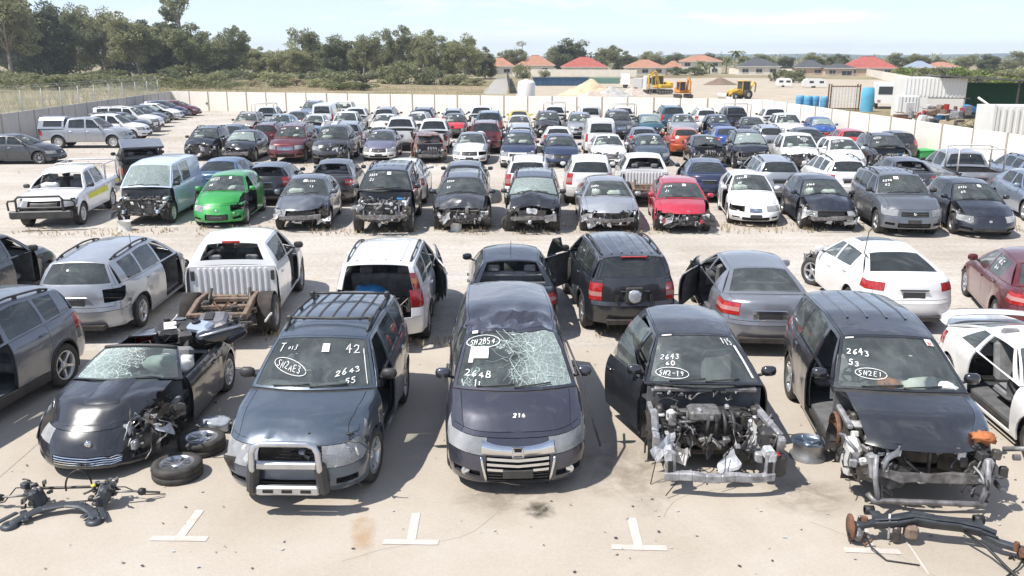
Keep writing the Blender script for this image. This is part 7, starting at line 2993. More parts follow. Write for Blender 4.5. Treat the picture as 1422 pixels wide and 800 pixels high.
        ('sedan', -14.17, 66.16, 181.3, 'charcoal', 'dark sedan', 'sedan', 'BACK(60)'),
        ('van', -12.00, 65.83, 179.2, 'white', 'white van', 'van', 'BACK(61)'),
        ('ute', -9.73, 65.23, 180.3, 'white', 'white utility truck', 'truck', 'BACK(62)'),
        ('suv', -7.54, 65.47, 179, 'silver', 'silver four wheel drive', 'four wheel drive', 'BACK(63)'),
        ('suv', -4.76, 65.65, 177.5, 'navy', 'navy four wheel drive', 'four wheel drive', 'BACK(64)'),
        ('wagon', -2.62, 65.93, 179.4, 'silverblue', 'pale blue wagon', 'wagon', 'BACK(65)'),
        ('ute', -0.54, 65.10, 178.9, 'white', 'white utility truck', 'truck', 'BACK(66)'),
        ('sedan', 2.25, 65.72, 177.5, 'yellow', 'bright yellow sedan', 'sedan', 'BACK(67)'),
        ('ute', 4.84, 64.99, 175.3, 'white', 'white utility truck', 'truck', 'RACKB'),
        ('van', 7.34, 65.21, 177.9, 'white', 'white van', 'van', 'BACK(69)'),
        ('ute', 9.79, 64.73, 176.5, 'white', 'white utility truck', 'truck', 'RACKB'),
        ('bigsuv', 13.28, 64.72, 176.4, 'teal', 'dark teal four wheel drive', 'four wheel drive', 'BACK(71)'),
        ('suv', 15.69, 64.28, 174.3, 'white', 'white four wheel drive', 'four wheel drive', 'BACK(72)'),
        ('ute', 17.70, 63.66, 174.6, 'charcoal', 'dark utility truck', 'truck', 'RACKB'),
        ('ute', 20.34, 62.65, 172.3, 'white', 'white utility truck', 'truck', 'BACK(74)'),
    ]),
    ('left column', [
        ('sedan', -24.12, 45.07, 92, 'charcoal', 'charcoal sedan beside the left wall', 'sedan', 'INTACT(101)'),
        ('ute', -24.00, 53.08, 92, 'silver', 'silver dual cab truck with a high canopy', 'truck', 'CANOPY2'),
        ('ute', -24.54, 57.31, 92, 'white', 'white truck behind the silver canopy truck', 'truck', 'INTACT(103)'),
        ('suv', -25.37, 61.08, 92, 'black', 'black four wheel drive with bull bar', 'four wheel drive', 'WRECK(104)'),
        ('bigsuv', -26.17, 64.27, 92, 'white', 'white four wheel drive', 'four wheel drive', 'INTACT(105)'),
        ('suv', -27.23, 68.83, 92, 'charcoal', 'dark grey four wheel drive', 'four wheel drive', 'INTACT(106)'),
        ('sedan', -28.15, 73.16, 92, 'bluegrey', 'blue grey sedan', 'sedan', 'WRECK(107)'),
        ('sedan', -28.71, 76.57, 92, 'white', 'white sedan', 'sedan', 'INTACT(108)'),
        ('hatch', -28.90, 79.32, 92, 'navy', 'navy hatchback', 'hatchback', 'INTACT(109)'),
        ('hatch', -28.77, 82.28, 92, 'maroon', 'dark red hatchback at the far left corner', 'hatchback', 'INTACT(110)'),
    ]),
]


random.seed(5)
for row, lst in ROWSET:
    for i, (spec, X, Y, rot, pc, desc, cat, opt) in enumerate(lst):
        fn, _, arg = opt.partition('(')
        if opt == 'WHITEHOOD(6)':
            kw = o_named(opt)
        elif fn in exec_opts:
            kw = exec_opts[fn](int(arg[:-1]))
        elif fn == 'TWOTONE':
            kw = o_intact(int(arg[:-1]))
            kw['mats'] = {'front_bumper': 'offwhite', 'front_fender': pc}
        elif fn == 'LIFTED':
            kw = dict(opened={'bonnet': ('X', -14)}, notes=scribble(46), lost=('headlight', 'grille', 'front_bumper', 'plate_holder'), bay=(1, .6, True))
        else:
            kw = o_named(opt)
        label = desc
        if row not in ('third row', 'fourth row', 'fifth row'):
            if row == 'left column':
                label = desc if i < 3 or i == 9 else '%s, %s from the near end along the left wall' % (desc, ['', '', '', 'fourth', 'fifth', 'sixth', 'seventh', 'eighth', 'ninth'][i])
            else:
                label = '%s, %s in the %s' % (desc, ORD[i] if i < len(lst) - 1 else 'rightmost', row)
        grp = 'wrecked cars in the ' + row
        if row in ('third row', 'fifth row', 'seventh row') and (i * 5) % 7 < 4 and opt != 'BURNT':
            kw['bags'] = 1 + i
        root, M, objs = car(spec, X, Y, rot, pc, label, cat, grp, **kw)
        root.scale = (random.uniform(.97, 1.03), random.uniform(.97, 1.03), random.uniform(.96, 1.05))
        if opt == 'UTE1':
            bull_bar(root, M)
            ladder_rack(root, M, None, -.08)
            for sg in (-1, 1):
                mb = MB()
                ss = np.linspace(M.g['fa'] + .55, M.g['L'] - .1, 24)
                ok = np.abs(ss - M.g['ra']) > M.Ra + .04
                for a, b in zip(ss[:-1], ss[1:]):
                    if abs((a + b) / 2 - M.g['ra']) < M.Ra + .06:
                        continue
                    P = M.D(M.side(sg, np.array([a, b])[:, None], np.array([.52, .76])[None, :]))
                    P[..., 0] += sg * .008
                    P[..., 1] -= M.g['L'] / 2
                    mb.grid(P, YELL, True)
                o = mb.build('side_stripe', root)
                o['kind'] = 'stuff'
        elif opt in ('RACKB', 'RACKF'):
            ladder_rack(root, M)
        elif opt == 'CANOPY2':
            canopy(root, M, pc)
        elif opt in ('NOTUB', 'NOTUB2'):
            bare_chassis(root, M)
        elif opt == 'CANOPY1':
            mb = MB()
            mb.box((0, M.g['L'] / 2 - .6, 1.85), (1.6, 1.7, .09), P_('black'), Matrix.Rotation(-.12, 3, 'X'), .04)
            mb.build('canopy_lid', root)
            for sg in (-1, 1):
                mb = MB()
                mb.tube([(sg * .7, M.g['L'] / 2 - 1.3, 1.1), (sg * .7, M.g['L'] / 2 - .9, 1.82)], .03, PLASTIC, 6)
                mb.tube([(sg * .7, M.g['L'] / 2 - .15, 1.1), (sg * .7, M.g['L'] / 2 - .3, 1.86)], .03, PLASTIC, 6)
                mb.build('canopy_strut', root)
        elif opt == 'SPARE':
            spare_cover(root, M, P_('white'), .25)
        elif opt == 'SPARE2':
            spare_cover(root, M, P_('silver'), -.1)
        elif opt == 'WRECK(45)':
            mb = MB()
            mb.box((.3, -M.g['L'] / 2 + .8, .93), (.4, .3, .06), ORANGE, .4, .02)
            mb.build('orange_rag', root)
        elif opt == 'WRECK(104)':
            bull_bar(root, M)

# ------------------------------------------------------------------ the cars of the front row
def bend(o, amp=.04, fr=2.6):
    co = np.zeros(len(o.data.vertices) * 3)
    o.data.vertices.foreach_get('co', co)
    co = co.reshape(-1, 3)
    for i in range(len(co)):
        co[i] += amp * np.array(mnoise.noise_vector(Vector(co[i] * fr)))
    o.data.vertices.foreach_set('co', co.ravel())
    o.data.update()


def n_vitara(mb, M, Lh):
    ws = M.wscreen
    chalk(mb, ws, '42', .52, .66, .16, .20, .017, 0, None, Lh)
    chalk(mb, ws, '2643', .36, .20, .115, .13, .016, .030, None, Lh)
    chalk(mb, ws, '55', .52, .09, .10, .11, .016, .012, None, Lh)
    chalk(mb, ws, 'SN2AE3', -.70, .40, .085, .14, .011, -.024, None, Lh, ring=True)
    chalk(mb, ws, 'T', -.80, .66, .15, .22, .015, 0, None, Lh)
    chalk(mb, ws, 'o13', -.62, .72, .07, .10, .010, -.01, None, Lh)
    chalk(mb, ws, '1', .86, .12, .02, .78, .014, 0, None, Lh)
    sheet(mb, ws, .08, .22, .66, .82, Lh)


root, M, vit = car('suv', -2.24, 11.48, -3, 'bluegrey', 'blue grey four wheel drive with silver bull bar and roof bars', 'four wheel drive', 'wrecked cars in the front row',
                   lost=('door|f+', 'grille', 'grille_bar', 'rear_window'), bay=(1, .7, True), rims='five', notes=n_vitara, over=dict(wr=.645, railmat=PLASTIC, clad=False, hl=(.50, .52, .90, .30), gr=(.44, .56, .88), hc=.035, slant=.02),
                   dents=[((.75, .55, .8), .42, (-.05, .05, -.01), .05, 5.0), ((-.2, .28, .85), .3, (0, .02, .02), .03, 6)], key='vit', sidemat=SIDEG, steer=-.12,
                   mats={'roof_rib': PLASTIC}, part_labels={'front_fender|+': 'creased blue grey wing'})
g = M.g
Lh = g['L'] / 2
mb = MB()
y = -Lh - .06
mb.tube([(-.38, y + .02, .42), (-.39, y - .08, .66), (-.38, y - .08, .84), (-.34, y - .08, .92), (-.26, y - .08, .95), (.26, y - .08, .95), (.34, y - .08, .92), (.38, y - .08, .84), (.39, y - .08, .66), (.38, y + .02, .42)], .036, ALLOY, 10)
bb = mb.build('bull_bar', root)
for sg in (-1, 1):
    mb = MB()
    mb.box((sg * .40, y - .02, .50), (.14, .14, .44), PLASTIC, Matrix.Rotation(-sg * .10, 3, 'Y'), .05)
    mb.build('side_plate', bb)
mb = MB()
mb.box((0, y - .05, .36), (.74, .08, .12), ALLOY, None, .02)
for i in range(3):
    mb.box((-.22 + .22 * i, y - .095, .36), (.12, .012, .035), MESHG)
mb.build('skid_plate', bb)
mb = MB()
mb.box((0, y - .03, .66), (.72, .07, .10), ALLOY, None, .02)
mb.build('cross_plate', bb)
for v in (.2, .78):
    mb = MB()
    p = M.roof(np.array([-.9, -.5, 0, .5, .9]), np.full(5, v))
    mb.tube([(q[0] * 1.08, q[1] - Lh, g['H'] + .02) for q in p], .020, PLASTIC, 8)
    for k in (0, 4):
        mb.box((p[k][0], p[k][1] - Lh, g['H'] + .01), (.07, .09, .09), PLASTIC, None, .015)
    mb.build('roof_bar', root)


def n_odyssey(mb, M, Lh):
    ws = M.wscreen
    chalk(mb, ws, 'SN2B54', -.86, .70, .088, .12, .014, .0, None, Lh, ring=True)
    chalk(mb, ws, '264B', -.84, .20, .12, .12, .017, -.008, None, Lh)
    chalk(mb, ws, '11', -.66, .05, .06, .10, .016, 0, None, Lh)
    sheet(mb, ws, -.82, -.47, .47, .66, Lh)
    sheet(mb, ws, -.82, -.74, .40, .47, Lh)
    sheet(mb, ws, -.86, -.74, .90, .95, Lh)
    # long cracks run in from the far corner
    r = random.Random(3)
    for i in range(16):
        u, v = r.uniform(.05, .55), r.uniform(.25, .75)
        a = r.uniform(0, 6.28)
        st = [(u, v)]
        for k in range(r.randint(3, 7)):
            a += r.uniform(-.5, .5)
            u += math.cos(a) * .09
            v += math.sin(a) * .09
            if abs(u) < .9 and .06 < v < .94:
                st.append((u, v))
        if len(st) > 2:
            P = np.array([ws(np.array([q[0]]), np.array([q[1]]))[0] for q in st])
            P[:, 1] -= Lh + .004
            P[:, 2] += .006
            mb.tube([tuple(q) for q in P], .0022, CRKL, 3, False)
    for st in ([(-.35, .93), (-.15, .75), (.0, .55), (-.08, .45), (.05, .25), (.15, .12), (.22, .06)], [(-.2, .95), (.1, .7), (.35, .45), (.5, .2), (.8, .16)], [(-.1, .42), (-.22, .47)]):
        P = np.array([ws(np.array([q[0]]), np.array([q[1]]))[0] for q in st])
        P[:, 1] -= Lh + .004
        P[:, 2] += .006
        mb.tube([tuple(q) for q in P], .0035, CRKL, 3, False)


root, M, ody = car('mpv', .28, 11.98, 1.0, 'plum', 'dark purple grey people mover with cracked windscreen and chrome grille', 'people mover', 'wrecked cars in the front row',
                   dents=[((.2, 2.15, 1.66), .62, (0, 0, -.05), .12, 4.5), ((-.4, 2.1, 1.62), .5, (0, 0, -.03), .11, 5.5)], key='ody', wmat=CRACKG, rims='ten', notes=n_odyssey, sidemat=SIDEG,
                   part_labels={'roof': 'crumpled dark roof panel', 'windscreen': 'cracked windscreen with chalk numbers'})
g = M.g
Lh = g['L'] / 2
mb = MB()
us = np.linspace(-.53, .53, 21)
rows = []
for q, d in ((.65, .0), (.665, -.018), (.79, -.016), (.805, .0)):
    P = M.nose(us, q + (.10 if q > .75 else .0) * np.abs(us / .56) ** 3)
    P[:, 1] -= Lh - d
    rows.append(P)
mb.grid(np.stack(rows), CHROME, True)
gs = mb.build('grille_surround', root)
p = M.nose(np.array([0.0]), np.array([.725]))[0]
mb = MB()
yy = p[1] - Lh - .022
for c, d in (((-.052, yy, p[2]), (.016, .02, .10)), ((.052, yy, p[2]), (.016, .02, .10)), ((0, yy, p[2]), (.10, .02, .018)), ((-.068, yy, p[2]), (.01, .022, .125)), ((.068, yy, p[2]), (.01, .022, .125)),
             ((0, yy, p[2] + .064), (.15, .022, .010)), ((0, yy, p[2] - .064), (.15, .022, .010))):
    mb.box(c, d, CHROME, None, .003)
mb.box((0, yy + .009, p[2]), (.135, .008, .125), MESHG)
mb.build('emblem', gs)
for sg in (-1, 1):
    mb = MB()
    q = M.nose(np.array([sg * .77]), np.array([.235]))[0]
    mb.lathe([(.055, .03), (.05, -.005), (.02, .02), (.001, .02)], CHROME, 14, 'Y', (q[0], q[1] - Lh + .01, q[2]))
    mb.build('fog_lamp', root)
    mb = MB()   # bright edge beside the grille
    Q = M.nose(np.full(7, sg * .50), np.linspace(.10, .60, 7) + 0)
    Q[:, 0] *= np.linspace(.94, 1.06, 7)
    mb.tube([(a[0], a[1] - Lh - .004, a[2]) for a in Q], .018, CHROME, 6)
    mb.build('bumper_trim', root)
mb = MB()
chalk(mb, M.bonnet, '216', -.07, .30, .075, .085, .020, 0, None, Lh)
mb.build('chalk_marking', ody['bonnet'])['kind'] = 'stuff'
mb = MB()
mb.tube([(.72, -1.0, 1.52), (.90, -1.35, 1.10), (1.02, -1.62, .62), (1.10, -1.75, .34)], .016, PLASTIC, 6)
mb.build('loose_weather_strip', root)


def n_civic(mb, M, Lh):
    ws = M.wscreen
    chalk(mb, ws, '115', .58, .78, .09, .15, .018, -.008, None, Lh)
    chalk(mb, ws, '2643', -.82, .46, .10, .12, .016, -.006, None, Lh)
    chalk(mb, ws, '60', -.70, .33, .10, .10, .016, 0, None, Lh)
    chalk(mb, ws, 'SN2-19', -.80, .16, .075, .11, .012, -.006, None, Lh, ring=True)
    chalk(mb, ws, '1', .84, .10, .03, .76, .045, 0, None, Lh)
    sheet(mb, ws, -.86, -.62, .95, .975, Lh)


root, M, civ = car('civic', 2.91, 11.65, -3.5, 'black', 'black hatchback with bonnet and nose gone and engine laid bare', 'hatchback', 'wrecked cars in the front row',
                   lost=BARE + ('front_fender', 'radiator', 'radiator_support', 'bumper_beam'), bay=(5, 2.2, True), notes=n_civic, rims='five', sidemat=SIDEG, nowheel=('f-', 'f+'),
                   opened={'door|f-': ('Z', 20), 'door|r-': ('Z', 8)})
g = M.g
Lh = g['L'] / 2
rnd = random.Random(11)
# the bare front frame, pushed well ahead of the engine
for sg in (-1, 1):
    mb = MB()
    mb.box((sg * .60, -Lh + .42, .52), (.11, .85, .14), GALVL, Matrix.Rotation(sg * .05, 3, 'Z'), .02)
    mb.box((sg * .60, -Lh + .04, .42), (.13, .08, .36), GALV, None, .02)
    mb.box((sg * .60, -Lh - .00, .40), (.06, .02, .16), MESHG)
    mb.box((sg * .72, -Lh + .62, .72), (.10, .75, .09), GALV, Matrix.Rotation(sg * .12, 3, 'Z'), .02)
    mb.box((sg * .76, -Lh + .22, .62), (.10, .10, .26), GALV, Matrix.Rotation(.4, 3, 'X'), .02)
    bend(mb.build('frame_rail', root))
mb = MB()
pts = [(x, -Lh - .06 + .10 * (x / .7) ** 2, .26) for x in np.linspace(-.66, .66, 9)]
for a, b in zip(pts, pts[1:]):
    d = Vector(b) - Vector(a)
    mb.box(tuple((Vector(a) + Vector(b)) / 2), (d.length + .02, .09, .11), GALV, d.to_track_quat('X', 'Z').to_matrix(), .015)
bend(mb.build('lower_cross_beam', root))
for (x, y, z, m, d) in ((.66, -Lh + .36, .62, PLASTIC, (.26, .22, .24)), (-.10, -Lh + .72, .80, CAST, (.40, .30, .14)), (.74, -Lh + .20, .34, PLASTIC, (.2, .16, .28)), (.70, -Lh + .14, .50, REDL, (.10, .06, .07)), (-.52, -Lh + .70, .76, STEELW, (.11, .11, .16))):
    mb = MB()
    mb.box((x, y, z), d, m, Matrix.Rotation(rnd.uniform(-.2, .2), 3, 'Z'), .03)
    mb.build({PLASTIC.name: 'fuse_box', CAST.name: 'gearbox_case', REDL.name: 'side_lamp', STEELW.name: 'fluid_bottle'}[m.name], root)
mb = MB()
for i in range(30):
    x = rnd.choice([-1, 1]) * rnd.uniform(.25, .82)
    y = -Lh + rnd.uniform(.15, .95)
    z = rnd.uniform(.30, .86)
    p = wire(rnd, (x * .9, y + .06, z), 4, .06, .5, .05)
    mb.tube(p, rnd.uniform(.005, .015), rnd.choice([HOSE, HOSE, METALR, CAST, GALV]), 5)
for (a, b) in (((-.30, -Lh + .3, .62), (-.66, -Lh - .1, .05)), ((.1, -Lh + .2, .5), (-.05, -Lh + .05, .2)), ((-.78, -Lh + .5, .7), (-.80, -Lh + .25, .02))):
    mid = ((a[0] + b[0]) / 2 + .06, (a[1] + b[1]) / 2, (a[2] + b[2]) / 2 - .08)
    mb.tube([a, mid, b], .007, HOSE, 5)
mb.build('wiring', root)['kind'] = 'stuff'
mb = MB()
clutter(mb, (-.62, -Lh + .42, .34), (.62, -Lh + 1.02, .84), 60, rnd, [DARKM, CAST, METALR, PLASTIC, GALV, CAST], .03, .13)
mb.build('engine', root)['kind'] = 'stuff'
mb = MB()
mb.box((0, -Lh + 1.20, .93), (1.36, .10, .06), METALR, None, .015)
clutter(mb, (-.70, -Lh + 1.12, .86), (.70, -Lh + 1.24, .92), 26, rnd, [GALV, PLASTIC, PLASTIC, METALR], .02, .08)
mb.build('scuttle_panel', root)['kind'] = 'stuff'


def n_kluger(mb, M, Lh):
    ws = M.wscreen
    chalk(mb, ws, '2643', -.86, .62, .105, .13, .017, -.012, None, Lh)
    chalk(mb, ws, '53', -.82, .42, .10, .11, .017, -.02, None, Lh)
    chalk(mb, ws, 'SN2E1', -.66, .24, .075, .10, .011, -.006, None, Lh, ring=True)
    sheet(mb, ws, .70, .84, .82, .95, Lh)
    sheet(mb, ws, -.90, -.74, .93, .955, Lh)
    chalk(mb, ws, 'BA', .72, .83, .05, .10, .012, 0, REDL, Lh, lift=.012)


root, M, klu = car('kluger', 5.38, 11.24, -8, 'black', 'black four wheel drive with ribbed roof and torn off nose', 'four wheel drive', 'wrecked cars in the front row',
                   lost=STRIP + ('front_fender|-', 'door|f-', 'radiator'), bay=(7, 1.6, True), notes=n_kluger, rims='five', sidemat=SIDEG, nowheel=('f-', 'f+'),
                   dents=[((.75, .35, .85), .4, (-.08, .12, -.03), .05, 5)], key='klu', mats={'front_fender|+': 'bluegrey'})
g = M.g
Lh = g['L'] / 2
rnd = random.Random(21)
mb = MB()
vs = [(.45, -Lh + .32, .92), (.62, -Lh + .22, 1.02), (.80, -Lh + .40, .95), (.95, -Lh + .50, .90), (.70, -Lh + .48, .86), (.52, -Lh + .50, 1.0), (.60, -Lh + .38, .84)]

mb = MB()
mb.box((-.78, -Lh + .45, .55), (.16, .28, .46), STEELW, Matrix.Rotation(.3, 3, 'X'), .04)
mb.build('washer_bottle', root)
mb = MB()
mb.lathe([(.001, .03), (.22, .03), (.24, 0), (.22, -.03)], RUST, 18, 'X', (-.86, -Lh + .95, .66), True, 0, math.pi * 1.2)
mb.build('inner_guard', root)
mb = MB()
mb.tube([(-.66, -Lh + .02, .30), (-.60, -Lh - .04, .24), (.60, -Lh - .04, .24), (.68, -Lh + .1, .30)], .035, METALR, 8)
bend(mb.build('lower_cross_beam', root))
for sg in (-1, 1):
    mb = MB()
    mb.tube([(sg * .60, -Lh + .06, .78), (sg * .62, -Lh - .02, .52), (sg * .56, -Lh - .04, .26)], .03, GALV, 7)
    mb.box((sg * .62, -Lh + .10, .62), (.10, .12, .30), GALV, Matrix.Rotation(.15 * sg, 3, 'Y'), .02)
    bend(mb.build('frame_rail', root))
mb = MB()
for i in range(30):
    sx = rnd.choice([-1, 1, 1])
    x = sx * rnd.uniform(.38, .92)
    y = -Lh + rnd.uniform(-.02, .6)
    z = rnd.uniform(.25, .85)
    p = wire(rnd, (x * .9, y + .06, z), 4, .06, .5, .05)
    mb.tube(p, rnd.uniform(.005, .016), rnd.choice([HOSE, HOSE, METALR, GALV, CAST]), 5)
mb.build('wiring', root)['kind'] = 'stuff'
mb = MB()
clutter(mb, (-.9, -Lh + .1, .3), (-.5, -Lh + .7, .8), 18, rnd, [PLASTIC, GALV, METALR, STEELW], .03, .12)
clutter(mb, (.5, -Lh + .1, .3), (.95, -Lh + .7, .8), 24, rnd, [PLASTIC, GALV, METALR, DARKM], .03, .12)
mb.tube([(.86, -Lh + .3, .8), (1.18, -Lh + .1, .92)], .03, CAST, 7)
mb.build('broken_mounts', root)['kind'] = 'stuff'


mb = MB()
cushion(mb, (.66, -Lh + .38, .90), (.13, .09, .06), ORANGE, 14.0, 3.5, .55)
mb.build('torn_trim', root)
mb = MB()
cushion(mb, (.40, -Lh + 1.42, 1.10), (.34, .16, .12), BAG, 2.0)
mb.build('airbag', root)
mb = MB()
cushion(mb, (-.10, -Lh + 1.50, 1.10), (.13, .10, .07), ORANGE, 4.0, 3, .4)
mb.build('orange_cloth', root)

# open two-seater
root, M, mx5 = car('roadster', -5.06, 12.07, -1.5, 'black', 'black convertible with no roof, shattered windscreen and torn front corner', 'convertible', 'wrecked cars in the front row',
                   lost=('headlight|+', 'front_fender|+', 'inner_apron|-', 'mirror', 'cowl', 'intake', 'plate_holder', 'wiper'), bay=(3, .7, False), wmat=CRACKL, rims='ten', nowheel=('f+',),
                   dents=[((.72, .55, .52), .55, (-.10, .22, .05), .12, 5.0), ((.6, .2, .4), .4, (-.10, .12, -.05), .08, 5.0), ((.35, 1.2, .85), .3, (0, 0, .03), .04, 6)], key='mx5', mats={'grille_bar': CHROME},
                   part_labels={'bonnet': 'black bonnet with raised centre'})
g = M.g
Lh = g['L'] / 2
rnd = random.Random(31)
mb = MB()
hv = np.linspace(.42, .96, 8)
rows = []
for u, dz in ((-.30, .0), (-.24, .022), (.0, .028), (.24, .022), (.30, .0)):
    P = M.D(M.bonnet(np.full(8, u), hv))
    P[:, 1] -= Lh
    P[:, 2] += dz * np.array([.0, .6, 1, 1, 1, 1, 1, 1]) + .001
    rows.append(P)
mb.grid(np.stack(rows), P_('black'), True)
mb.build('bonnet_bulge', mx5['bonnet'])
mb = MB()
us = np.linspace(-.97, .97, 15)
top = M.wscreen(us, np.full(15, 1.0))
mb.tube([(q[0], q[1] - Lh, q[2]) for q in top], .028, PLASTIC, 7)
mb.build('windscreen_header', root)
mb = MB()
cushion(mb, (.42, -Lh + 1.85, .92), (.36, .22, .13), BAG, 7.0)
mb.build('airbag', root)
mb = MB()
cushion(mb, (-.12, -Lh + 2.0, .92), (.14, .16, .16), mat('brown_cloth', (.20, .12, .10), .9, var=.3), 5.0, 3, .4)
mb.build('torn_lining', root)
mb = MB()
for i in range(16):
    mb.tube(wire(rnd, (rnd.uniform(.45, .82), -Lh + rnd.uniform(.35, 1.0), rnd.uniform(.35, .78)), 7, .06, .3, .12), rnd.uniform(.006, .016), rnd.choice([HOSE, METALR, GALV, HOSE]), 5)
for i in range(30):
    c = Vector((rnd.uniform(.42, .84), -Lh + rnd.uniform(.30, 1.10), rnd.uniform(.34, .80)))
    a, b_ = Vector((rnd.uniform(-.12, .12), rnd.uniform(-.16, .16), rnd.uniform(-.08, .08))), Vector((rnd.uniform(-.05, .08), rnd.uniform(-.06, .06), rnd.uniform(.05, .15)))
    Pn = np.array([[c + a * u + b_ * v + Vector(mnoise.noise_vector((c + a * u + b_ * v) * 9)) * .06 for u in np.linspace(-1, 1, 6)] for v in np.linspace(-.6, .6, 5)])
    mb.grid(Pn, rnd.choice([P_('black'), P_('black'), PLASTIC, GALVL, DARKM, METALR]), False)
clutter(mb, (.5, -Lh + .45, .35), (.8, -Lh + .95, .62), 14, rnd, [DARKM, PLASTIC, METALR], .04, .13)
mb.build('torn_metal', root)['kind'] = 'stuff'
mb = MB()
q = M.D(M.nose(np.array([.66]), np.array([.72])))[0]
mb.lathe([(.001, -.06), (.08, -.03), (.10, .03), (.09, .12), (.001, .14)], REFL, 14, 'Y', (q[0] - .06, q[1] - Lh + .03, q[2] - .02))
mb.lathe([(.101, .03), (.105, -.01), (.085, -.035), (.001, -.065)], LENS, 14, 'Y', (q[0] - .06, q[1] - Lh + .03, q[2] - .02))
mb.build('loose_headlight', root)

# cars at the two edges of the front row
root, M, cx = car('cx5', -7.98, 12.25, -8, 'steel', 'grey blue four wheel drive with its front door off at the left edge', 'four wheel drive', 'wrecked cars in the front row', lost=('door|f+', 'mirror|+'), rims='five', sidemat=SIDEG, mats={'cladding': None})
root, M, cp = car('coupe', 8.02, 11.45, -5, 'white', 'white coupe with rear spoiler and missing door at the right edge', 'coupe', 'wrecked cars in the front row', lost=('door|f-', 'mirror|-'), rims='five', sidemat=SIDEG)
g = M.g
Lh = g['L'] / 2
mb = MB()
pr = [(-.72, .0), (-.70, .10), (-.60, .17), (-.3, .19), (0, .195), (.3, .19), (.60, .17), (.70, .10), (.72, .0)]
P = np.array([[(x, Lh - .30 + dy, .97 + z + dz) for (x, z) in pr] for dy, dz in ((-.06, 0), (.0, .025), (.12, .03), (.22, .02), (.12, -.005), (-.06, -.012))])
mb.grid(P, P_('white'), True)
mb.build('rear_spoiler', root)

# ------------------------------------------------------------------ second row, tails to the camera
G2 = 'wrecked cars in the second row'
root, M, o = car('suv', -10.9, 18.0, 181, 'navyblack', 'dark four wheel drive at the left edge, beside the silver wagon', 'four wheel drive', G2, lost=('door|f-',), sidemat=SIDEG)
root, M, o = car('wagon', -7.80, 18.0, 181, 'silver', 'silver wagon with dented rear corner and front door off', 'wagon', G2, lost=('door|f-', 'tail_light|-', 'mirror|-'), sidemat=SIDEG, rims='five',
                 dents=[((-.85, 4.15, .62), .42, (.09, -.04, .0), .05, 5.0), ((-.8, .4, .7), .6, (.1, .2, 0), .08, 4)], key='hw', over=dict(zrb=1.06))
mb = MB()
mb.tube([(-.55, .75, 1.5), (-.57, .85, 1.8)], .006, PLASTIC, 5)
mb.build('aerial', root)
root, M, o = car('ute', -5.13, 17.70, 183, 'white', 'white truck cab on a bare rusty chassis with its tray gone', 'truck', G2, lost=('tub', 'tailgate', 'tail_light', 'rear_bumper', 'tub_liner', 'door|f-'), rims='steel', rimmat=ALLOYD,
                 over=dict(rw=(.80, .22, .90), zrb=1.24, srb=3.62), key='cab')
bare_chassis(root, M)
mb = MB()
mb.box((0, M.g['srr'] - M.g['L'] / 2 + .12, M.g['zrr'] + .045), (.34, .05, .05), REDL, None, .01)
mb.build('brake_lamp', root)
root, M, o = car('xtrail', -2.0, 17.14, 179, 'white', 'white four wheel drive with tailgate missing and one tall tail light', 'four wheel drive', G2, lost=('tailgate', 'tail_light|+', 'rear_window', 'mirror|-'), sidemat=SIDEG, rims='five', opened={'door|f-': ('Z', 14)},
                 over=dict(ribs=4), key='xt')
g = M.g
Lh = g['L'] / 2
mb = MB()   # the tall lamp climbs the pillar beside the missing tailgate
for k, mm in ((0, REDL), (1, AMBL), (2, REDL)):
    vv = np.linspace(.02 + k * .22, .24 + k * .22, 4)
    A = M.rglass(np.full(4, -.86), vv)
    B = M.rglass(np.full(4, -.995), vv)
    C = B.copy()
    C[:, 0] -= .012
    C[:, 1] -= .09
    for q in (A, B, C):
        q[:, 1] -= Lh - .015
    mb.grid(np.stack([A, B, C]), mm, True)
mb.build('tail_light', root)
mb = MB()
cushion(mb, (.2, Lh - .7, .95), (.3, .25, .16), BLUEC, 3.0)
clutter(mb, (-.5, Lh - .8, .6), (.5, Lh - .3, .9), 10, random.Random(9), [PLASTIC, TRIM, BLUEC, TRIML], .08, .25)
mb.build('loose_cargo', root)['kind'] = 'stuff'
root, M, o = car('sedan', .42, 17.55, 180, 'navyblack', 'black sedan half hidden behind the people mover', 'sedan', G2, sidemat=SIDEG, lost=('rear_window',), rims='five')
mb = MB()
mb.tube([(0, .3, 1.44), (0, .42, 1.62)], .006, PLASTIC, 5)
mb.build('aerial', root)
root, M, o = car('suv', 2.60, 17.75, 183, 'black', 'black four wheel drive with empty spare wheel recess on the tailgate', 'four wheel drive', G2, rims='five', opened={'door|f+': ('Z', -38)}, lost=('front_fender|+',),
                 over=dict(tl=(.80, .52, .92, .14), wr=.645), key='bv', sidemat={'window|f+': SIDEG, 'window|f-': SIDEG})
g = M.g
Lh = g['L'] / 2
mb = MB()
mb.lathe([(.36, 0), (.36, .03), (.30, .04), (.30, .0)], P_('black'), 26, 'Y', (.02, Lh - .05, .82), True, math.pi * .9, math.pi * 2.1)
mb.box((.02, Lh - .02, .90), (.34, .06, .32), PLASTIC, None, .05)
cushion(mb, (.02, Lh + .02, .88), (.12, .05, .12), mat('clear_wrap', (.45, .48, .52), .15, .3), 6, 3, .3)
mb.build('spare_wheel_mount', root)
mb = MB()
mb.box((0, g['srr'] - Lh + .09, g['zrr'] + .03), (.5, .04, .03), REDL, None, .008)
mb.build('brake_lamp', root)
root, M, o = car('sedan', 5.18, 16.83, 175, 'midgrey', 'grey sedan with wraparound red tail lights and open front door', 'sedan', G2, rims='five', opened={'door|f+': ('Z', -24)}, lost=('door|r+',), sidemat={'rear_window': SIDEG, 'window': SIDEG},
                 over=dict(W=1.82, tl=(.64, .62, .92, .34)), key='kz')
mb = MB()
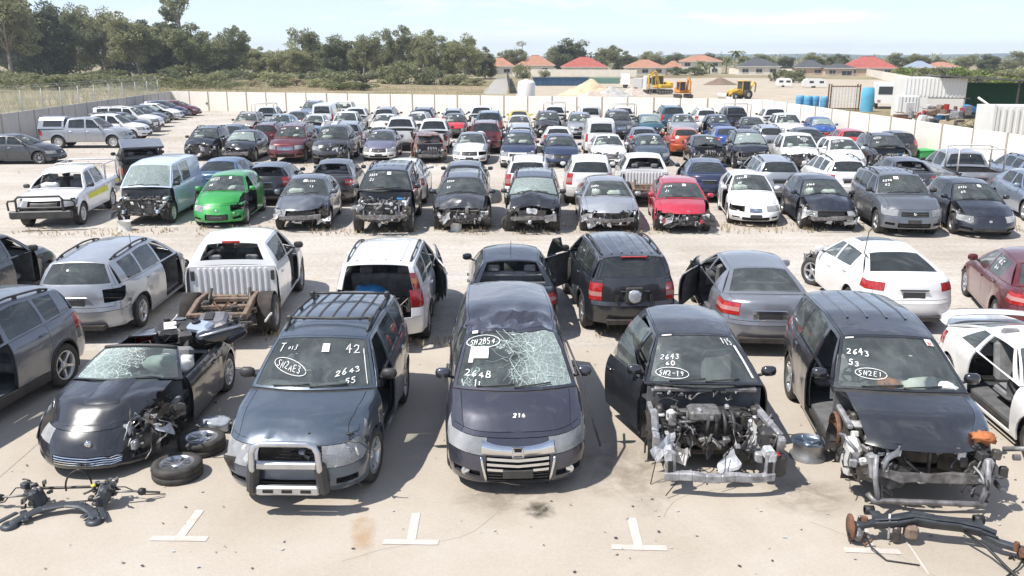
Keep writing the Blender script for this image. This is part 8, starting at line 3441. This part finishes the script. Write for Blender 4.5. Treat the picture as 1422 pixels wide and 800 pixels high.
mb.box((0, M.g['L'] / 2 - .06, .72), (.62, .03, .16), METALR, None, .01)
mb.build('plate_recess', root)
root, M, o = car('accord', 8.32, 18.15, 176, 'white', 'white sedan with dark sunroof and front end torn away', 'sedan', G2, rims='five', lost=STRIP + ('front_fender|+', 'bonnet'), bay=(4, 1, True), sidemat={'window': SIDEG, 'rear_window': TINTG}, steer=.5)
mb = MB()
mb.tube([(.40, 1.55, 1.05), (.62, 1.2, 1.35), (.5, 1.0, 1.75), (.30, .9, 1.95)], .012, PLASTIC, 5)
mb.build('hanging_seal', root)
root, M, o = car('sedan', 11.1, 17.0, 163, 'maroon', 'dark red sedan with chalk marks on a rear side window', 'sedan', G2, sidemat=SIDEG, rims='seven', lost=('bonnet',), bay=(2, .8, True))
mb = MB()
fn = lambda u, v: M.gside(1, 2.55 + u, 2.6 + u, v)
chalk(mb, fn, '2B', .42, .55, -.14, .2, .02, 0, None, M.g['L'] / 2, lift=.02)
chalk(mb, fn, '46', .42, .25, -.14, .2, .02, 0, None, M.g['L'] / 2, lift=.02)
mb.build('chalk_marking', root)['kind'] = 'stuff'

# ------------------------------------------------------------------ loose parts lying on the concrete
G3 = 'wheels lying on the concrete'


def loose_wheel(X, Y, Z, rx, ry, R, wd, style, label, rimmat=None, steel_only=False, group=G3):
    e = empty('spare_tyre_and_rim', (X, Y, Z), 0, label, 'wheel', group)
    ty, rim = wheel_meshes(R, wd, style, rimmat)
    objs = []
    if not steel_only:
        objs.append(link('tyre', ty, e))
    objs.append(link('rim', rim, e))
    for q in objs:
        q.rotation_euler = (rx, ry, 0)
    return e


loose_wheel(-4.03, 10.22, .108, 0, R_(-90), .315, .205, 'ten', 'alloy wheel lying flat nearest the camera, beside the black convertible')
loose_wheel(-3.96, 10.98, .112, 0, R_(-88), .315, .205, 'five', 'alloy wheel with dark tyre between convertible and bull bar car', ALLOY)
e = loose_wheel(4.25, 10.55, .13, 0, R_(-90), .33, .24, 'five', 'bare blue tinted alloy rim without tyre beside the stripped black car', mat('blue_alloy', (.30, .37, .46), .3, .8), True)
mb = MB()
mb.lathe([(.235, -.12), (.24, -.09), (.20, -.06), (.20, .06), (.225, .10), (.235, .12)], ALLOYD, 26, 'Z')
mb.build('barrel', e)
loose_wheel(-7.42, 11.35, .82, 0, R_(8), .32, .20, 'five', 'alloy wheel standing in the doorway of the grey blue four wheel drive')
G4 = 'bare rims propping up the third row'
P3 = [(190, 'white steel rim under the pale blue van'), (664, 'white rim under the crushed grey wagon')]
for (X, Y, R0, lab) in ((-11.35, 26.75, .22, P3[0][1]), (-1.05, 26.45, .21, P3[1][1])):
    e = empty('bare_rim', (X, Y, 0), 0, lab, 'rim', G4)
    mb = MB()
    mb.lathe([(R0, .30), (R0 * .95, .29), (R0 * .84, .24), (R0 * .82, .06), (R0 * .95, .02), (R0, .0)], STEELW, 20, 'Z')
    mb.build('barrel', e)
    mb = MB()
    mb.lathe([(R0 * .83, .20), (R0 * .5, .16), (.05, .18), (.001, .18)], STEELW, 20, 'Z')
    mb.build('centre_disc', e)
e = loose_wheel(.58, 26.35, .25, R_(10), R_(-5), .25, .17, 'five', 'small dark wheel leaning in front of the crumpled black car', ALLOYD)
for q in e.children:
    q.rotation_euler = (R_(12), 0, R_(-80))

# front subframe, left corner
e = empty('front_subframe', (-5.02, 9.30, 0), R_(4), 'dark steel front subframe with suspension arms at the lower left', 'car part')
e.scale = (.8, .8, .8)
SUBF = mat('subframe_paint', (.055, .062, .072), .5, .3, var=.35, scale=6)
mb = MB()
arc = [(-.62, -.30, .06), (-.50, -.20, .09), (-.30, -.05, .13), (0, .02, .14), (.25, -.02, .13), (.42, -.14, .10), (.52, -.28, .06)]
for i, (a, b) in enumerate(zip(arc, arc[1:])):
    d = Vector(b) - Vector(a)
    mb.box(tuple((Vector(a) + Vector(b)) / 2), (d.length + .04, .15, .05), SUBF, d.to_track_quat('X', 'Z').to_matrix(), .03)
mb.build('cross_member', e)
for sx, sy in ((-.64, -.34), (.52, -.32)):
    mb = MB()
    mb.lathe([(.12, .0), (.13, .03), (.10, .07), (.05, .08), (.04, .05), (.001, .05)], SUBF, 18, 'Z', (sx, sy, .0))
    mb.box((sx * .8, sy + .18, .08), (.10, .34, .035), SUBF, Matrix.Rotation(.5 if sx < 0 else -.5, 3, 'Z'), .012)
    mb.box((sx * 1.15, sy + .12, .09), (.08, .36, .03), SUBF, Matrix.Rotation(-.5 if sx < 0 else .5, 3, 'Z'), .012)
    mb.build('mounting_pad', e)
rnd = random.Random(41)
for sg in (-1, 1):
    mb = MB()
    mb.box((sg * .48 + .05, .12, .22), (.16, .26, .30), SUBF, Matrix.Rotation(sg * .35, 3, 'Y'), .04)
    clutter(mb, (sg * .48 - .14, .0, .10), (sg * .48 + .16, .34, .42), 26, rnd, [CAST, METALR, DARKM, SUBF], .03, .12)
    mb.build('hub_carrier', e)
    mb = MB()
    mb.tube([(sg * .55, .15, .25), (sg * .95, .22, .20), (sg * 1.25, .34, .10)], .018, METALR, 7)
    mb.lathe([(.001, -.04), (.05, -.04), (.06, 0), (.05, .05), (.001, .05)], HOSE, 10, 'X', (sg * 1.02, .24, .18))
    mb.build('drive_shaft', e)
mb = MB()
mb.tube([(-.55, .26, .30), (0, .30, .27), (.50, .26, .28)], .022, DARKM, 7)
mb.build('steering_rack', e)
mb = MB()
mb.tube([(.10 + .17 * math.cos(t), .30 + .05 * math.cos(t), .28 + .26 * math.sin(t)) for t in np.linspace(0, math.pi * 1.05, 12)], .014, HOSE, 6)
mb.tube([(-.55, .2, .35), (-.8, .3, .3), (-.95, .22, .12), (-1.2, .3, .04)], .010, HOSE, 5)
mb.tube([(.55, .2, .30), (.75, .34, .22), (1.0, .30, .10), (1.3, .42, .03)], .009, HOSE, 5)
mb.build('hose', e)['kind'] = 'stuff'
mb = MB()
mb.box((.36, .18, .34), (.07, .06, .06), YELL, None, .02)
mb.build('yellow_connector', e)

# rear axle beam, right corner
e = empty('rear_axle_beam', (4.86, 8.38, 0), R_(-6), 'dark twist beam rear axle with rusty brake discs, lower right', 'car part')
mb = MB()
pts = [(-.62, .05, .20), (-.40, .02, .24), (-.20, .06, .26), (.0, .02, .25), (.25, .0, .24), (.45, -.05, .22), (.60, -.10, .18)]
for k, (a, b) in enumerate(zip(pts, pts[1:])):      # folded V-section of the twist beam, plate by plate
    dv_ = Vector(b) - Vector(a)
    rm = dv_.to_track_quat('X', 'Z').to_matrix()
    cc = (Vector(a) + Vector(b)) / 2
    for tl_, off in ((.55, -.045), (-.55, .045)):
        mb.box(tuple(cc + rm @ Vector((0, off, 0))), (dv_.length + .03, .028, .15 - .012 * abs(k - 2)), SUBF, rm @ Matrix.Rotation(tl_, 3, 'X'), .008)
    mb.box(tuple(cc + Vector((0, 0, .055))), (dv_.length + .02, .07, .025), SUBF, rm, .008)
for (a, b) in (((.40, -.02, .22), (.62, -.17, .15)), ((.62, -.17, .15), (.84, -.27, .13)), ((-.60, .04, .22), (-.84, -.03, .21))):
    dv_ = Vector(b) - Vector(a)
    mb.box(tuple((Vector(a) + Vector(b)) / 2), (dv_.length + .05, .09, .07), SUBF, dv_.to_track_quat('X', 'Z').to_matrix(), .015)
for x_, y_ in ((-.55, .02), (.50, -.10)):
    mb.box((x_, y_ + .14, .22), (.07, .30, .05), SUBF, Matrix.Rotation(.3 if x_ < 0 else -.3, 3, 'Z'), .012)
    mb.lathe([(.035, -.05), (.055, -.05), (.055, .05), (.035, .05)], HOSE, 14, 'X', (x_ + (-.05 if x_ < 0 else .05), y_ + .29, .22))
mb.build('beam', e)
for x, y, s_ in ((-.90, -.02, -1), (.92, -.30, 1)):
    mb = MB()
    c = (x, y, .19)
    mb.lathe([(.001, .010), (.14, .010), (.14, -.010), (.001, -.010)], RUST, 24, 'X', c)
    mb.lathe([(.001, .05), (.065, .05), (.07, .0)], RUST, 16, 'X', c)
    d = mb.build('brake_disc', e)
    mb = MB()
    mb.box((x - s_ * .06, y - .05, .14), (.10, .16, .14), METALR, Matrix.Rotation(.3, 3, 'X'), .03)
    clutter(mb, (x - s_ * .10 - .08, y - .08, .04), (x - s_ * .10 + .08, y + .1, .26), 10, rnd, [METALR, RUST, CAST], .03, .10)
    mb.build('brake_caliper', e)
mb = MB()
mb.box((-.25, -.02, .16), (.14, .14, .16), RUSTD, None, .03)
mb.tube([(-.48, .02, .34), (-.48, -.02, .06)], .012, STEELW, 6)
mb.box((-.40, -.02, .12), (.08, .08, .2), DARKM, None, .02)
mb.build('spring_seat', e)
mb = MB()
mb.tube([(-.76, -.06, .15), (-.74, -.22, .08), (-.62, -.40, .02), (-.30, -.46, .015)], .010, HOSE, 5)
mb.tube([(.30, -.06, .20), (.44, -.28, .16), (.56, -.50, .06), (.66, -.85, .02)], .017, HOSE, 6)
mb.tube([(.84, -.30, .10), (.70, -.46, .05), (.50, -.62, .02), (.38, -.80, .015)], .010, HOSE, 5)
mb.build('brake_cable', e)['kind'] = 'stuff'

# bits piled on the convertible's tail
G5 = 'stripped trim piled on the convertible'
JB = [
    ('door_trim_panel', (-5.05, 13.35, .98), (.62, .36, .16), .35, PLASTIC, 'black trim panel with white label on the convertible boot', PAPER),
    ('instrument_panel', (-4.62, 13.25, 1.06), (.40, .26, .15), -.4, mat('pale_console', (.40, .47, .56), .35, .3), 'pale blue grey console piece with a round hole', MESHG),
    ('bumper_cover', (-4.25, 13.05, .99), (.75, .22, .18), .7, P_('black'), 'black bumper fragment with a silver edge lying on the convertible', ALLOY),
    ('air_box', (-4.55, 13.70, 1.0), (.45, .40, .22), .1, mat('grey_plastic', (.16, .16, .17), .5, var=.3), 'grey plastic air box at the back of the convertible', PLASTIC),
]
for nm, c, d, rz, m, lab, m2 in JB:
    e = empty(nm, c, rz, lab, 'car part', G5)
    mb = MB()
    mb.box((0, 0, 0), d, m, Matrix.Rotation(.25, 3, 'X'), .05)
    mb.box((d[0] * .3, -d[1] * .2, -.05), (d[0] * .5, d[1] * .8, d[2] * .8), m, Matrix.Rotation(-.3, 3, 'Y'), .04)
    mb.build('shell', e)
    mb = MB()
    if m2 is MESHG:
        mb.lathe([(.07, -.01), (.07, .02), (.055, .02), (.001, .0)], m2, 14, 'Z', (-.06, -.02, d[2] * .5 + .01))
    elif m2 is ALLOY:
        mb.tube([(-d[0] * .5, -d[1] * .5, d[2] * .4), (0, -d[1] * .6, d[2] * .6), (d[0] * .5, -d[1] * .3, d[2] * .5)], .022, m2, 6)
    else:
        mb.box((-d[0] * .12, -d[1] * .1, d[2] * .5 + .012), (d[0] * .3, d[1] * .6, .014), m2, Matrix.Rotation(.25, 3, 'X'))
    mb.build('label_patch' if m2 is PAPER else 'insert', e)
mb = MB()
rnd = random.Random(51)
clutter(mb, (-5.3, 12.95, .90), (-4.2, 13.9, 1.0), 26, rnd, [PLASTIC, P_('black'), DARKM, GALV, mat('grey_plastic', (.16, .16, .17))], .06, .26)
tag(mb.build('trim_scraps'), 'heap of small black trim scraps under the pieces on the convertible', 'scrap', None, 'stuff')
e = empty('plastic_bag_bundle', (-3.98, 11.62, 0), 0, 'crumpled clear plastic bundle between the convertible and the wheel', 'bundle')
mb = MB()
cushion(mb, (0, 0, .10), (.24, .16, .11), mat('clear_wrap', (.45, .48, .52), .15, .3), 9, 3, .4)
mb.build('wrap', e)
mb = MB()
cushion(mb, (.30, .05, .08), (.15, .12, .09), PLASTIC, 10, 3, .4)
mb.build('black_fold', e)
